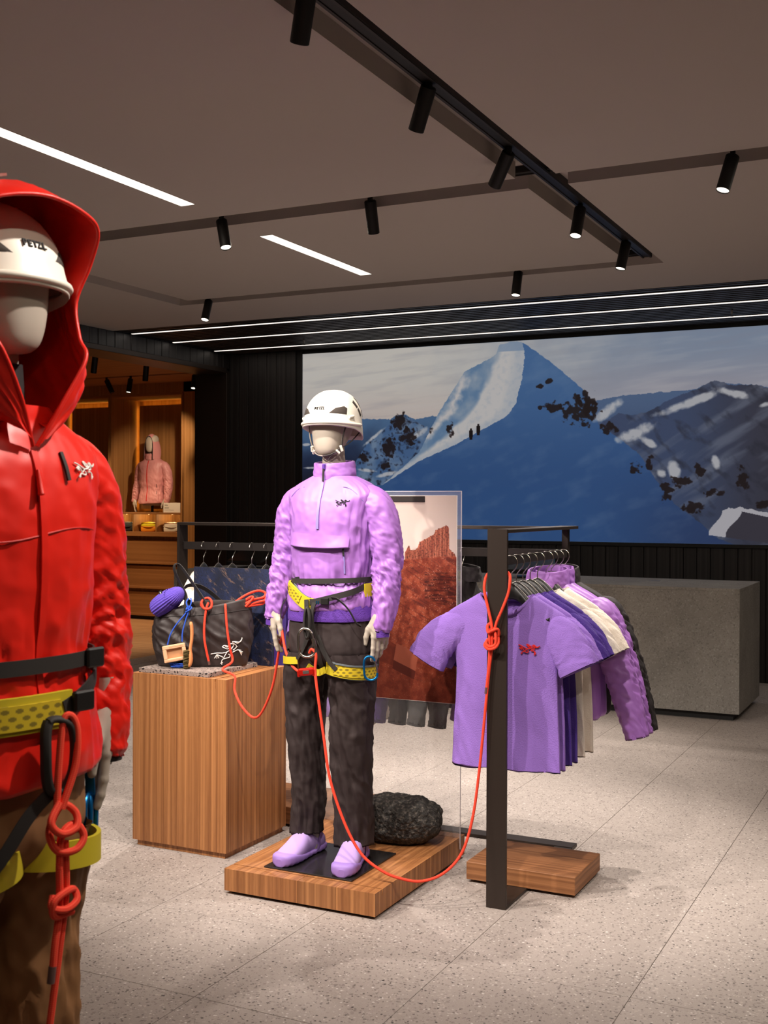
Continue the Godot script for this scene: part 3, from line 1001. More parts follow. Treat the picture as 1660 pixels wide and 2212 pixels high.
# ---------------------------------------------------------------- the oak display wall past the doorway
func cabinet(x: float, label: String) -> void:
	var t := thing("display_cabinet", label, "cabinet", Vector3(x, 0, -12.0), 0.0, "oak display cabinets")
	var W := 0.5575
	for s in [-1.0, 1.0]:
		part("side_panel", bx(Vector3(s * W - (0.022 if s < 0 else 0.0), 0.0, -0.61), Vector3(s * W + (0.022 if s > 0 else 0.0), 2.9, 0.012), 0.001), M.joinery, t)
	part("top_panel", bx(Vector3(-W, 2.868, -0.61), Vector3(W, 2.9, 0.0), 0.001), M.joinery_top, t)
	part("back_panel", bx(Vector3(-W, 1.37, -0.61), Vector3(W, 2.87, -0.585)), M.joinery, t)
	part("display_panel", bx(Vector3(-W + 0.042, 1.42, -0.54), Vector3(W - 0.002, 2.80, -0.52), 0.001), M.joinery, t)
	part("led_strip", bx(Vector3(-W + 0.05, 1.43, -0.56), Vector3(-W + 0.056, 2.79, -0.542)), M.led_warm, t)
	part("led_strip", bx(Vector3(-W + 0.06, 2.786, -0.56), Vector3(W - 0.01, 2.792, -0.542)), M.led_warm, t)
	part("led_strip", bx(Vector3(-W + 0.06, 1.428, -0.56), Vector3(W - 0.01, 1.434, -0.542)), M.led_warm, t)
	part("shelf", bx(Vector3(-W, 1.353, -0.61), Vector3(W, 1.377, 0.008), 0.001), M.joinery_top, t)
	part("cubby_back", bx(Vector3(-W, 1.1, -0.42), Vector3(W, 1.36, -0.40)), M.joinery, t)
	for k in 4:
		var dx: float = [-W + 0.01, -0.2035, 0.1605, W - 0.01][k]
		part("divider", bx(Vector3(dx - 0.01, 1.128, -0.41), Vector3(dx + 0.01, 1.353, 0.004), 0.001), M.joinery, t)
	part("cubby_floor", bx(Vector3(-W, 1.071, -0.42), Vector3(W, 1.128, 0.018), 0.002), M.joinery_top, t)
	for k in 3:
		var c: float = [-0.38, -0.02, 0.355][k]
		for j in 2:
			var lb := MB.new()
			lb.lathe([Vector2(0.0, -0.004), Vector2(0.009, -0.004), Vector2(0.011, 0.0)], 10)
			part("led_dot", lb.mesh(), M.led_cubby, t, Vector3(c - 0.09 + 0.18 * j, 1.352, -0.2))
		omni(Vector3(x + c + 0.02, 1.335, -12.2), 0.10, Color(1.0, 0.87, 0.64), 0.02)
	part("cabinet_back", bx(Vector3(-W, 0.0, -0.5), Vector3(W, 1.08, -0.06)), M.joinery, t)
	for d in [[0.745, 1.02], [0.43, 0.69], [0.08, 0.355]]:
		var dr := part("drawer", bx(Vector3(-W + 0.003, d[0], -0.06), Vector3(W - 0.003, d[1], -0.012), 0.001), M.joinery_top, t)
		part("pull_lip", bx(Vector3(-W + 0.003, d[0] - 0.03, -0.06), Vector3(W - 0.003, d[0], 0.014), 0.002), M.joinery_top, dr)
	part("kick_board", bx(Vector3(-W, 0.0, -0.06), Vector3(W, 0.07, -0.04)), M.black, t)
	area(Vector3(x - W + 0.046, 2.11, -12.545), Vector3(-1, 0, 0.35), Vector2(0.012, 1.36), 0.10, Color(1.0, 0.72, 0.28), "led_strip_light", Vector3.UP)
	area(Vector3(x, 2.798, -12.545), Vector3(0, 1, 0.35), Vector2(1.0, 0.012), 0.10, Color(1.0, 0.72, 0.28), "led_strip_light", Vector3.FORWARD)

func folded(x: float, label: String, top: Material, under: Material) -> void:
	var t := thing("folded_jacket", label, "jacket", Vector3(x, 1.128, -12.17), 0.0, "folded jackets in the lit cubbyholes")
	for k in 2:
		var b := MB.new()
		var rows := []
		var y0: float = [0.0, 0.05][k]
		var hh: float = [0.085, 0.072][k]
		var wx: float = [0.15, 0.14][k]
		for i in 13:
			var v := PI * i / 12.0
			var ring := PackedVector3Array()
			for j in 36:
				var a := -TAU * j / 36.0
				var ca := signf(cos(a)) * pow(absf(cos(a)), 0.5)
				var sa := signf(sin(a)) * pow(absf(sin(a)), 0.5)
				var r := pow(sin(v), 0.35)
				var wob := 1.0 + 0.05 * sin(a * 3.0 + k * 2.0 + v * 2.0)
				ring.append(Vector3(ca * wx * r * wob, y0 + hh * (0.5 - 0.5 * signf(cos(v)) * pow(absf(cos(v)), 0.5)) + 0.012 * sin(a * 2.0 + 1.0) * sin(v), sa * 0.12 * r))
			rows.append(ring)
		b.grid(rows)
		part(["bundle", "folded_front"][k], b.weld(), under if k == 0 else top, t)
	part("fold_edge", tb(curve([Vector3(-0.13, 0.07, 0.09), Vector3(-0.05, 0.064, 0.122), Vector3(0.06, 0.062, 0.122), Vector3(0.135, 0.085, 0.08)]), 0.006, 6), under, t)

func build_cabinets() -> void:
	cabinet(-9.3475, "oak display cabinet with a lit niche holding the pink jacket above three drawers")
	cabinet(-10.512, "oak display cabinet half hidden behind the red jacket, its niche edge glowing")
	folded(-9.72, "dark folded jacket in the first lit cubbyhole under the pink jacket", M.slate_cloth, M.black_cloth)
	folded(-9.36, "yellow and orange folded jacket in the middle lit cubbyhole", M.yellow_cloth, M.orange_cloth)
	folded(-9.0, "white folded jacket in the cubbyhole under the small sign", M.white_jersey, M.pale_cloth)
	var s := thing("sign_card", "small white card sign reading Beta Jacket on the niche shelf", "sign", Vector3(-8.962, 1.377, -12.03))
	part("card", bx(Vector3(-0.13, 0.0, -0.006), Vector3(0.13, 0.125, 0.0), 0.001), M.white_paper, s)
	part("lettering", words("Beta", 0.026, 0.0015), M.ink, s, Vector3(-0.115, 0.078, 0.0))
	part("lettering", words("Jacket", 0.026, 0.0015), M.ink, s, Vector3(-0.115, 0.046, 0.0))
	part("small_print", bx(Vector3(-0.115, 0.03, 0.0), Vector3(0.03, 0.0325, 0.001)), M.grey_print, s)

func words(text: String, size: float, depth: float, bold := false) -> TextMesh:
	var t := TextMesh.new()
	t.text = text
	var f := SystemFont.new()
	f.font_names = PackedStringArray(["Droid Sans"])
	if bold: f.font_weight = 700
	t.font = f
	t.font_size = 48
	t.pixel_size = size / 48.0
	t.depth = depth
	t.horizontal_alignment = HORIZONTAL_ALIGNMENT_LEFT
	t.vertical_alignment = VERTICAL_ALIGNMENT_BOTTOM
	return t

# ---------------------------------------------------------------- counter, platforms, boards
func canyon_image() -> ImageTexture:
	# red sandstone tower under a pale sky
	var w := 420
	var h := 588
	var im := Image.create(w, h, false, Image.FORMAT_RGB8)
	fn.seed = 9
	fn.fractal_octaves = 5
	var tower := [[0.6, 0.29], [0.64, 0.24], [0.655, 0.265], [0.69, 0.262], [0.705, 0.255], [0.72, 0.225], [0.79, 0.2], [0.83, 0.185], [0.842, 0.165], [0.88, 0.155], [0.925, 0.142], [0.94, 0.15], [0.945, 0.2], [0.94, 0.255], [0.98, 0.275], [1.0, 0.3]]
	var ground := [[0.0, 0.52], [0.2, 0.42], [0.36, 0.35], [0.44, 0.325], [0.48, 0.345], [0.56, 0.325], [0.62, 0.31], [0.7, 0.31], [0.8, 0.3], [1.0, 0.29]]
	for i in w:
		var x := float(i) / w
		var ty := pl(tower, x) if x > 0.6 else 9.0
		var gy := pl(ground, x)
		for j in h:
			var y := float(j) / h
			var n := fn.get_noise_2d(x * 14.0, y * 18.0)
			var f := fn.get_noise_2d(x * 60.0, y * 80.0)
			var c := Color(0.76, 0.685, 0.65).lerp(Color(0.8, 0.74, 0.71), y * 2.0)
			if y > 0.3 and y < gy: c = Color(0.72, 0.68, 0.68)
			if y > ty + f * 0.006 and x > 0.61:
				var s := fn.get_noise_2d(x * 60.0, y * 5.0)
				c = Color(0.52, 0.24, 0.17).lerp(Color(0.72, 0.42, 0.32), clampf(0.5 + s * 1.4, 0, 1)).darkened(clampf(-f * 0.8, 0, 0.5))
			if y > gy + f * 0.008:
				c = Color(0.5, 0.19, 0.11).lerp(Color(0.66, 0.31, 0.2), clampf(0.5 + n * 1.3, 0, 1))
				c = c.lerp(Color(0.36, 0.14, 0.09), clampf(f * 1.4, 0, 0.6))
				var strat := fn.get_noise_2d(x * 6.0 - y * 5.0, (y - x * 0.35) * 40.0)
				if y < 0.62: c = c.lerp(Color(0.3, 0.1, 0.07), clampf(strat * 1.3 - 0.1, 0, 0.6))
				if x > 0.76 and y > 0.37 and y < 0.5 + (x - 0.76) * 0.2:
					c = c.lerp(Color(0.24, 0.08, 0.05), clampf(0.35 + fn.get_noise_2d(x * 10.0, y * 60.0) * 1.2, 0, 0.8))
				if f > 0.34 and n > 0.0: c = Color(0.74, 0.46, 0.37)
				c = c.lerp(Color(0.42, 0.15, 0.09), soft(0.7, 1.0, y) * 0.5)
			# flat boulder at the bottom
			var u := (x - 0.62) * 1.0 + (y - 0.79) * 0.25
			var v := (y - 0.79) - (x - 0.62) * 0.28
			if absf(u) < 0.09 and absf(v) < 0.045: c = Color(0.64, 0.33, 0.24)
			elif absf(u) < 0.09 and v >= 0.045 and v < 0.09: c = Color(0.36, 0.12, 0.07)
			elif u > -0.24 and u < -0.09 and absf(v - 0.02) < 0.07 - (u + 0.24) * 0.1: c = Color(0.4, 0.14, 0.08).lerp(Color(0.5, 0.2, 0.12), clampf(0.5 + n, 0, 1))
			im.set_pixel(i, j, c)
	return ImageTexture.create_from_image(im)

func slash_image() -> ImageTexture:
	# dark blue board with slanting rough streaks
	var im := Image.create(384, 384, false, Image.FORMAT_RGB8)
	fn.seed = 17
	fn.fractal_octaves = 4
	for i in 384:
		for j in 384:
			var x := i / 384.0
			var y := j / 384.0
			var a := x * 0.75 + y * 0.62
			var b := y * 0.75 - x * 0.62
			var n := fn.get_noise_2d(a * 4.5, b * 15.0)
			var f := fn.get_noise_2d(a * 24.0, b * 100.0)
			var g := fn.get_noise_2d(a * 3.0 + 30.0, b * 3.0)
			var c := Color(0.055, 0.09, 0.19).lerp(Color(0.1, 0.15, 0.3), clampf(0.5 + g, 0, 1))
			c = c.lerp(Color(0.03, 0.03, 0.05), clampf(-f * 1.6 - 0.15, 0, 0.8))
			c = c.lerp(Color(0.5, 0.38, 0.31), clampf(n * 3.0 - 0.55, 0, 0.85) * clampf(0.7 + f * 2.0, 0, 1))
			im.set_pixel(i, j, c)
	return ImageTexture.create_from_image(im)

func notched(w: float, y0: float, y1: float, cuts: Array, depth: float, cut_w := 0.006) -> PackedVector2Array:
	# side profile: width w from 0, notches sawn into the top
	var p := PackedVector2Array([Vector2(0, y0), Vector2(w, y0), Vector2(w, y1)])
	var c := cuts.duplicate()
	c.reverse()
	for x in c:
		p.append(Vector2(x + cut_w / 2, y1)); p.append(Vector2(x + cut_w / 2, y1 - depth))
		p.append(Vector2(x - cut_w / 2, y1 - depth)); p.append(Vector2(x - cut_w / 2, y1))
	p.append(Vector2(0, y1))
	return p

func low_block(at: Vector3, sx: float, sz: float, hgt: float, label: String, group: String) -> Node3D:
	var t := thing("low_platform", label, "platform", at, 0.0, group)
	part("block", bx(Vector3(0, 0.012, 0), Vector3(sx, hgt, sz), 0.002), M.oak_flat, t)
	part("skid", bx(Vector3(0.02, 0.0, 0.03), Vector3(sx - 0.02, 0.013, sz - 0.03)), M.black, t)
	return t

func build_furniture() -> void:
	# service counter
	var c := thing("counter", "long grey concrete service counter on a dark recessed plinth under the big screen", "counter", Vector3(-3.72, 0, -8.7))
	part("body", bx(Vector3(-2.4, 0.052, -0.45), Vector3(2.378, 0.9, 0.455), 0.002), M.concrete, c)
	part("worktop", bx(Vector3(-2.4, 0.9, -0.45), Vector3(2.378, 0.92, 0.455), 0.002), M.concrete, c)
	part("plinth", bx(Vector3(-2.35, 0.0, -0.4), Vector3(2.33, 0.055, 0.4)), M.black, c)
	part("cable_grommet", bx(Vector3(1.62, 0.9195, -0.13), Vector3(1.7, 0.9225, -0.08), 0.001), M.grey_metal, c)
	for k in 2:
		var p := thing("card_terminal", ["black tilted checkout tablet on the counter behind the hanging black jackets", "black tilted checkout tablet on the counter behind the dark hangers"][k], "terminal", Vector3([-3.02, -5.62][k], 0.92, -8.72), 0.35 if k == 0 else -0.1, "checkout tablets")
		part("base", bx(Vector3(-0.11, 0, -0.09), Vector3(0.11, 0.014, 0.09), 0.004), M.black_plastic, p)
		part("arm", tb([Vector3(0, 0.01, -0.03), Vector3(0, 0.06, -0.03), Vector3(0, 0.1, 0.0)], 0.016, 10), M.black_plastic, p)
		var tab := part("tablet", bx(Vector3(-0.19, -0.008, -0.13), Vector3(0.19, 0.008, 0.13), 0.004), M.glass_black, p, Vector3(0, 0.115, 0.0))
		tab.rotation_degrees.x = 24.0

	# main platform of four oak boards with sawn slots
	var t := thing("figure_platform", "low oak platform of four end grain boards under the lilac figure", "platform", Vector3(-2.52, 0, -4.565))
	for k in 4:
		var b := MB.new()
		b.xf = Transform3D(Basis(Vector3(0, 0, 1), Vector3(0, 1, 0), Vector3(-1, 0, 0)), Vector3(0.1625 * (k + 1) - 0.0006, 0, 0))
		b.prism(notched(0.845, 0.012, 0.096, [0.06, 0.785], 0.022), 0.0006, 0.1619)
		part("board", b.mesh(), M["oak_end_%d" % (k % 3)], t)
	part("skid", bx(Vector3(0.02, 0, 0.02), Vector3(0.63, 0.0125, 0.825)), M.black, t)

	# tall pedestal
	t = thing("pedestal", "tall square oak pedestal carrying the stone slab and black tote bag", "pedestal", Vector3(-3.24, 0, -4.555))
	var pb := MB.new()
	pb.prism(notched(0.49, 0.025, 0.757, [0.435], 0.012), 0.0, 0.485)
	part("body", pb.mesh(), M.oak, t)
	part("slot_peg", bx(Vector3(0.4325, 0.72, 0.476), Vector3(0.4375, 0.7445, 0.4862)), M.oak_end_0, t)
	part("base", bx(Vector3(0.018, 0, 0.012), Vector3(0.478, 0.026, 0.473)), M.oak, t)

	# low blocks standing on the rack's foot bars
	low_block(Vector3(-1.74, 0, -4.61), 0.445, 0.345, 0.082, "low oak block under the hanging lilac shirts", "oak blocks on the rack's foot bars")
	low_block(Vector3(-3.2, 0, -5.02), 0.955, 0.4, 0.092, "low oak block behind the dark boulder and the tall pedestal", "oak blocks on the rack's foot bars")

	# stone slab, blue board
	solo("stone_slab", bx(Vector3(-3.22, 0.757, -4.47), Vector3(-2.85, 0.777, -4.085), 0.0015), M.pumice, "grey pitted stone slab on the oak pedestal under the bag", "slab")
	var m := mat("slashed_board", Color.WHITE, 0.6)
	m.albedo_texture = slash_image()
	var bd := MB.new()
	bd.box(Vector3(-0.22, 0, -0.006), Vector3(0.22, 0.443, 0.0))
	var f := MB.new()
	f.quad(Vector3(-0.2195, 0.0005, 0.0004), Vector3(0.2195, 0.0005, 0.0004), Vector3(0.2195, 0.4425, 0.0004), Vector3(-0.2195, 0.4425, 0.0004), Vector2(0, 1), Vector2(1, 1), Vector2(1, 0), Vector2(0, 0))
	t = thing("backdrop_board", "upright navy board with rough slanting bronze streaks behind the tote bag", "board", Vector3(-3.008, 0.757, -4.505))
	part("panel", bd.mesh(), M.black, t)
	part("face", f.mesh(), m, t)

	# clear acrylic stand with the canyon poster
	t = thing("poster_stand", "clear acrylic stand with a red canyon poster behind the lilac figure", "poster", Vector3(-2.1925, 0.0, -4.502))
	part("sheet", bx(Vector3(-0.3275, 0.074, -0.0022), Vector3(0.3275, 1.553, 0.0022)), M.acrylic, t)
	part("sheet_edge", bx(Vector3(0.3265, 0.05, -0.0026), Vector3(0.3285, 1.554, 0.0026)), M.acrylic_edge, t)
	part("sheet_edge", bx(Vector3(-0.3285, 0.074, -0.0026), Vector3(-0.3265, 1.554, 0.0026)), M.acrylic_edge, t)
	part("sheet_edge", bx(Vector3(-0.3275, 1.552, -0.0026), Vector3(0.3275, 1.5545, 0.0026)), M.acrylic_edge, t)
	m = mat("canyon_print", Color.WHITE, 0.5)
	m.albedo_texture = canyon_image()
	f = MB.new()
	f.quad(Vector3(-0.308, 0.66, 0.0042), Vector3(0.308, 0.66, 0.0042), Vector3(0.308, 1.534, 0.0042), Vector3(-0.308, 1.534, 0.0042), Vector2(0, 1), Vector2(1, 1), Vector2(1, 0), Vector2(0, 0))
	var po := part("poster", bx(Vector3(-0.3095, 0.6585, 0.0024), Vector3(0.3095, 1.5355, 0.004)), M.white_paper, t)
	part("print", f.mesh(), m, po)
	part("clip_bar", bx(Vector3(-0.16, 1.507, 0.004), Vector3(0.162, 1.532, 0.0075), 0.001), M.steel_edge, t)

	# steel plate and pole of the lilac figure's stand
	t = thing("figure_stand", "black glossy steel base plate with a pole holding the lilac figure", "stand", Vector3(-2.2, 0.096, -4.0))
	part("plate", bx(Vector3(-0.19, 0.0, -0.178), Vector3(0.193, 0.006, 0.203), 0.001), M.glass_black, t)
	part("collar", tb([Vector3(-0.115, 0.005, -0.096), Vector3(-0.115, 0.013, -0.096)], 0.022, 24), M.black_metal, t)
	part("pole", tb([Vector3(-0.115, 0.01, -0.096), Vector3(-0.115, 0.24, -0.096)], 0.0085, 14), M.black_metal, t)
	part("clamp_knob", tb([Vector3(-0.125, 0.062, -0.094), Vector3(-0.146, 0.062, -0.09)], PackedFloat32Array([0.004, 0.006]), 10), M.black_metal, t)

	# boulder
	var rows := []
	var n := FastNoiseLite.new()
	n.seed = 5
	n.frequency = 1.0
	n.noise_type = FastNoiseLite.TYPE_CELLULAR
	n.cellular_return_type = FastNoiseLite.RETURN_DISTANCE2_SUB
	n.fractal_octaves = 3
	fn.seed = 77
	fn.fractal_octaves = 4
	for i in 61:
		var v := PI * i / 60.0
		var ring := PackedVector3Array()
		for j in 110:
			var a := -TAU * j / 110.0
			var d := Vector3(sin(v) * cos(a), -cos(v), sin(v) * sin(a))
			var e := 1.0 / pow(pow(absf(d.x) / 0.195, 2.6) + pow(absf(d.y) / 0.098, 2.6) + pow(absf(d.z) / 0.125, 2.6), 1.0 / 2.6)
			e *= 1.0 + 0.13 * fn.get_noise_3d(d.x * 1.3, d.y * 1.3, d.z * 1.3)
			var crag := n.get_noise_3d(d.x * 1.6, d.y * 1.6 + 3.0, d.z * 1.6)
			e *= 1.0 - 0.12 * clampf(0.35 - (crag + 1.0) * 0.5, 0.0, 1.0) + 0.03 * fn.get_noise_3d(d.x * 5.0, d.y * 5.0, d.z * 5.0) + 0.02 * fn.get_noise_3d(d.x * 12.0, d.y * 12.0, d.z * 12.0)
			var p := d * e
			if p.y < -0.085: p.y = -0.085 + (p.y + 0.085) * 0.1
			ring.append(p)
		rows.append(ring)
	var rb := MB.new()
	rb.grid(rows)
	var rock := solo("boulder", rb.weld(), M.rock, "dark rugged boulder lying on the oak platform behind the lilac figure's feet", "rock", Vector3(-2.09, 0.186, -4.36))
	rock.rotation_degrees.y = 8.0

# ---------------------------------------------------------------- distance field for bodies and hands
class Field:
	var lo: Vector3
	var h: float
	var nx: int
	var ny: int
	var nz: int
	var d := PackedFloat32Array()

	func _init(a: Vector3, b: Vector3, cell: float) -> void:
		lo = a
		h = cell
		nx = int((b.x - a.x) / h) + 2
		ny = int((b.y - a.y) / h) + 2
		nz = int((b.z - a.z) / h) + 2
		d.resize(nx * ny * nz)
		d.fill(0.5)

	func bone(a: Vector3, b: Vector3, ra: float, rb: float, k := 0.01, sq := Vector3.ONE) -> void:
		var m := maxf(ra, rb) * maxf(sq.x, maxf(sq.y, sq.z)) + k + h * 2.0
		var p0 := (a.min(b) - Vector3.ONE * m - lo) / h
		var p1 := (a.max(b) + Vector3.ONE * m - lo) / h
		var isq := Vector3.ONE / sq
		var aa := a * isq
		var ba := (b - a) * isq
		var bl := maxf(ba.length_squared(), 1e-9)
		for i in range(maxi(int(p0.x), 0), mini(int(p1.x) + 2, nx)):
			for j in range(maxi(int(p0.y), 0), mini(int(p1.y) + 2, ny)):
				var row := (i * ny + j) * nz
				for l in range(maxi(int(p0.z), 0), mini(int(p1.z) + 2, nz)):
					var p := (lo + Vector3(i, j, l) * h) * isq - aa
					var t := clampf(p.dot(ba) / bl, 0.0, 1.0)
					var e := (p - ba * t).length() - lerpf(ra, rb, t)
					var o := d[row + l]
					var q := maxf(k - absf(o - e), 0.0) / k
					d[row + l] = minf(o, e) - q * q * k * 0.25

	func into(mb: MB, xf := Transform3D.IDENTITY) -> void:
		var id := PackedInt32Array()
		id.resize(nx * ny * nz)
		id.fill(-1)
		var corner := [0, 1, nz, nz + 1, ny * nz, ny * nz + 1, ny * nz + nz, ny * nz + nz + 1]
		var off := [Vector3(0, 0, 0), Vector3(0, 0, 1), Vector3(0, 1, 0), Vector3(0, 1, 1), Vector3(1, 0, 0), Vector3(1, 0, 1), Vector3(1, 1, 0), Vector3(1, 1, 1)]
		var edges := [[0, 1], [0, 2], [0, 4], [1, 3], [1, 5], [2, 3], [2, 6], [4, 5], [4, 6], [3, 7], [5, 7], [6, 7]]
		var mirrored := xf.basis.determinant() < 0
		for i in nx - 1:
			for j in ny - 1:
				for l in nz - 1:
					var at := (i * ny + j) * nz + l
					var v0 := d[at]
					if v0 > h * 2.0 or v0 < -h * 2.0: continue
					var neg := 0
					for c in 8:
						if d[at + corner[c]] < 0.0: neg += 1
					if neg == 0 or neg == 8: continue
					var s := Vector3.ZERO
					var n := 0
					for e in edges:
						var da := d[at + corner[e[0]]]
						var db := d[at + corner[e[1]]]
						if (da < 0.0) != (db < 0.0):
							s += (off[e[0]] as Vector3).lerp(off[e[1]], da / (da - db))
							n += 1
					id[at] = mb.vert(xf * (lo + (Vector3(i, j, l) + s / n) * h))
		var st := [ny * nz, nz, 1]
		for i in range(1, nx - 1):
			for j in range(1, ny - 1):
				for l in range(1, nz - 1):
					var at := (i * ny + j) * nz + l
					var v0 := d[at]
					if v0 > h * 2.0 or v0 < -h * 2.0: continue
					for ax in 3:
						var v1 := d[at + st[ax]]
						if (v0 < 0.0) == (v1 < 0.0): continue
						var u: int = st[(ax + 1) % 3]
						var w: int = st[(ax + 2) % 3]
						var a := id[at]; var b := id[at - u]; var c := id[at - u - w]; var e2 := id[at - w]
						if a < 0 or b < 0 or c < 0 or e2 < 0: continue
						if (v0 < 0.0) != mirrored:
							mb.tri(a, b, c); mb.tri(a, c, e2)
						else:
							mb.tri(a, c, b); mb.tri(a, e2, c)

var hand_field: Field

func make_hand() -> void:
	# a left hand hanging from the wrist at the origin: fingers down -y, thumb towards +z, palm towards -x
	var f := Field.new(Vector3(-0.055, -0.2, -0.055), Vector3(0.035, 0.05, 0.075), 0.003)
	f.bone(Vector3(0, 0.05, 0), Vector3(0, -0.005, 0), 0.024, 0.021, 0.02, Vector3(0.85, 1, 1.1))
	for k in 4:
		var z: float = [0.027, 0.009, -0.009, -0.025][k]
		f.bone(Vector3(0, -0.01, z * 0.55), Vector3(0.002, -0.083 + absf(k - 1.2) * 0.004, z), 0.016, 0.0125, 0.016)
	f.bone(Vector3(-0.006, -0.03, 0.008), Vector3(-0.006, -0.06, -0.006), 0.018, 0.016, 0.016)
	for k in 4:
		var z: float = [0.028, 0.0095, -0.0095, -0.0265][k]
		var y: float = [-0.084, -0.088, -0.085, -0.077][k]
		var ln: float = [0.040, 0.044, 0.040, 0.031][k]
		var r: float = [0.0095, 0.0097, 0.0092, 0.0082][k]
		var cur: float = [0.1, 0.22, 0.3, 0.36][k]
		var p := Vector3(0.002, y, z)
		var ang := -0.02
		for s in 3:
			ang += cur
			var l2: float = ln * [1.0, 0.66, 0.52][s]
			var q := p + Vector3(-sin(ang), -cos(ang), -0.02 * k + 0.02) * l2
			f.bone(p, q, r * (1.0 - 0.06 * s), r * (0.94 - 0.09 * s), 0.004)
			p = q
	var t := [Vector3(-0.008, -0.022, 0.02), Vector3(-0.014, -0.052, 0.043), Vector3(-0.018, -0.083, 0.052), Vector3(-0.02, -0.108, 0.053)]
	f.bone(t[0], t[1], 0.0155, 0.0125, 0.014)
	f.bone(t[1], t[2], 0.012, 0.0105, 0.006)
	f.bone(t[2], t[3], 0.0105, 0.008, 0.004)
	hand_field = f

const HEAD := [[0.0, 0.004, 0.06, 0.05], [0.004, 0.026, 0.075, 0.022], [0.016, 0.042, 0.086, 0.0], [0.035, 0.053, 0.092, -0.03], [0.06, 0.0615, 0.095, -0.06], [0.09, 0.068, 0.096, -0.085], [0.13, 0.074, 0.094, -0.1], [0.17, 0.0755, 0.085, -0.102], [0.2, 0.068, 0.066, -0.09], [0.22, 0.05, 0.038, -0.066], [0.231, 0.024, 0.006, -0.036], [0.234, 0.002, -0.014, -0.016]]

func put_head(b: MB, chin: Vector3) -> void:
	var rows := []
	for i in 49:
		var y := 0.234 * (0.5 - 0.5 * cos(PI * i / 48.0))
		var k := lerp_rows(HEAD, y)
		var ring := PackedVector3Array()
		for j in 48:
			var a := -TAU * j / 48.0
			var c := cos(a)
			var s := sin(a)
			var zc: float = (k[2] + k[3]) / 2.0
			var zb: float = (k[2] - k[3]) / 2.0
			# flatter face plane with soft edges
			var e := 2.5 if s > 0 else 2.1
			var r := 1.0 / pow(pow(absf(c), e) + pow(absf(s), e), 1.0 / e)
			ring.append(chin + Vector3(k[1] * c * r, y, zc + zb * s * r - 0.005))
		rows.append(ring)
	b.grid(rows)

# arms: [y, x, z, radius] down the sleeve, figure's right (x<0) then left
const ARM_R := [[0, -0.1, 1.42, -0.01, 0.05], [0.1, -0.158, 1.404, -0.01, 0.064], [0.22, -0.196, 1.345, -0.012, 0.062], [0.4, -0.214, 1.245, -0.016, 0.057], [0.52, -0.221, 1.175, -0.016, 0.057], [0.68, -0.234, 1.085, -0.004, 0.055], [0.84, -0.25, 1.0, 0.012, 0.046], [0.93, -0.258, 0.956, 0.018, 0.039], [1.0, -0.261, 0.932, 0.02, 0.036]]
const ARM_L := [[0, 0.1, 1.42, -0.01, 0.05], [0.1, 0.164, 1.404, -0.01, 0.064], [0.22, 0.205, 1.345, -0.012, 0.063], [0.4, 0.224, 1.235, -0.016, 0.061], [0.54, 0.23, 1.155, -0.014, 0.058], [0.7, 0.232, 1.07, -0.002, 0.053], [0.84, 0.23, 0.99, 0.012, 0.046], [0.93, 0.224, 0.936, 0.02, 0.04], [1.0, 0.22, 0.908, 0.022, 0.037]]

func body_mesh(legs: float, hands_up: float, low := 0.0) -> ArrayMesh:
	# one continuous figure; legs = extra length below the plate level, hands_up lifts the hands to the cuffs
	var b := MB.new()
	var f := Field.new(Vector3(-0.33, -legs - 0.02 if low == 0.0 else low, -0.16), Vector3(0.33, 1.66, 0.16), 0.015)
	f.bone(Vector3(0, 1.62, 0.005), Vector3(0, 1.44, -0.015), 0.045, 0.05, 0.03)
	f.bone(Vector3(-0.1, 1.4, -0.01), Vector3(0.1, 1.4, -0.01), 0.07, 0.07, 0.05)
	f.bone(Vector3(0, 1.38, 0.0), Vector3(0, 1.12, 0.0), 0.095, 0.085, 0.05, Vector3(1.25, 1, 0.9))
	f.bone(Vector3(0, 1.12, 0.0), Vector3(0, 0.9, 0.0), 0.09, 0.1, 0.05, Vector3(1.35, 1, 0.9))
	for s in [-1, 1]:
		var arm := ARM_R if s < 0 else ARM_L
		for i in range(1, arm.size() - 1):
			f.bone(Vector3(arm[i][1], arm[i][2], arm[i][3]), Vector3(arm[i + 1][1], arm[i + 1][2], arm[i + 1][3]), arm[i][4] * 0.6, arm[i + 1][4] * 0.6, 0.02)
		if low == 0.0:
			var hx := -0.12 if s < 0 else 0.084
			f.bone(Vector3(hx * 0.8, 0.86, 0), Vector3(hx, 0.48, 0.006), 0.07, 0.052, 0.04)
			f.bone(Vector3(hx, 0.48, 0.006), Vector3(hx, 0.1, -0.03), 0.05, 0.036, 0.03)
			f.bone(Vector3(hx, 0.1, -0.03), Vector3(hx, 0.03 - legs, -0.03), 0.036, 0.036, 0.03)
			f.bone(Vector3(hx, 0.03 - legs, -0.05), Vector3(hx * 1.1, 0.024 - legs, 0.12), 0.032, 0.022, 0.03)
	f.into(b)
	put_head(b, Vector3(0.0, 1.582, 0.012))
	if hand_field == null: make_hand()
	var wl: Array = ARM_L[8]
	var wr: Array = ARM_R[8]
	var bl := Basis(Vector3.UP, 0.0).rotated(Vector3.UP, -0.75)
	hand_field.into(b, Transform3D(bl, Vector3(wl[1], wl[2] + 0.06 + hands_up, wl[3] + 0.004)))
	var br := Basis(Vector3(-1, 0, 0), Vector3.UP, Vector3(0, 0, 1))
	hand_field.into(b, Transform3D(Basis(Vector3.UP, 0.75) * br, Vector3(wr[1], wr[2] + 0.05 + hands_up, wr[3] + 0.004)))
	return b.mesh()

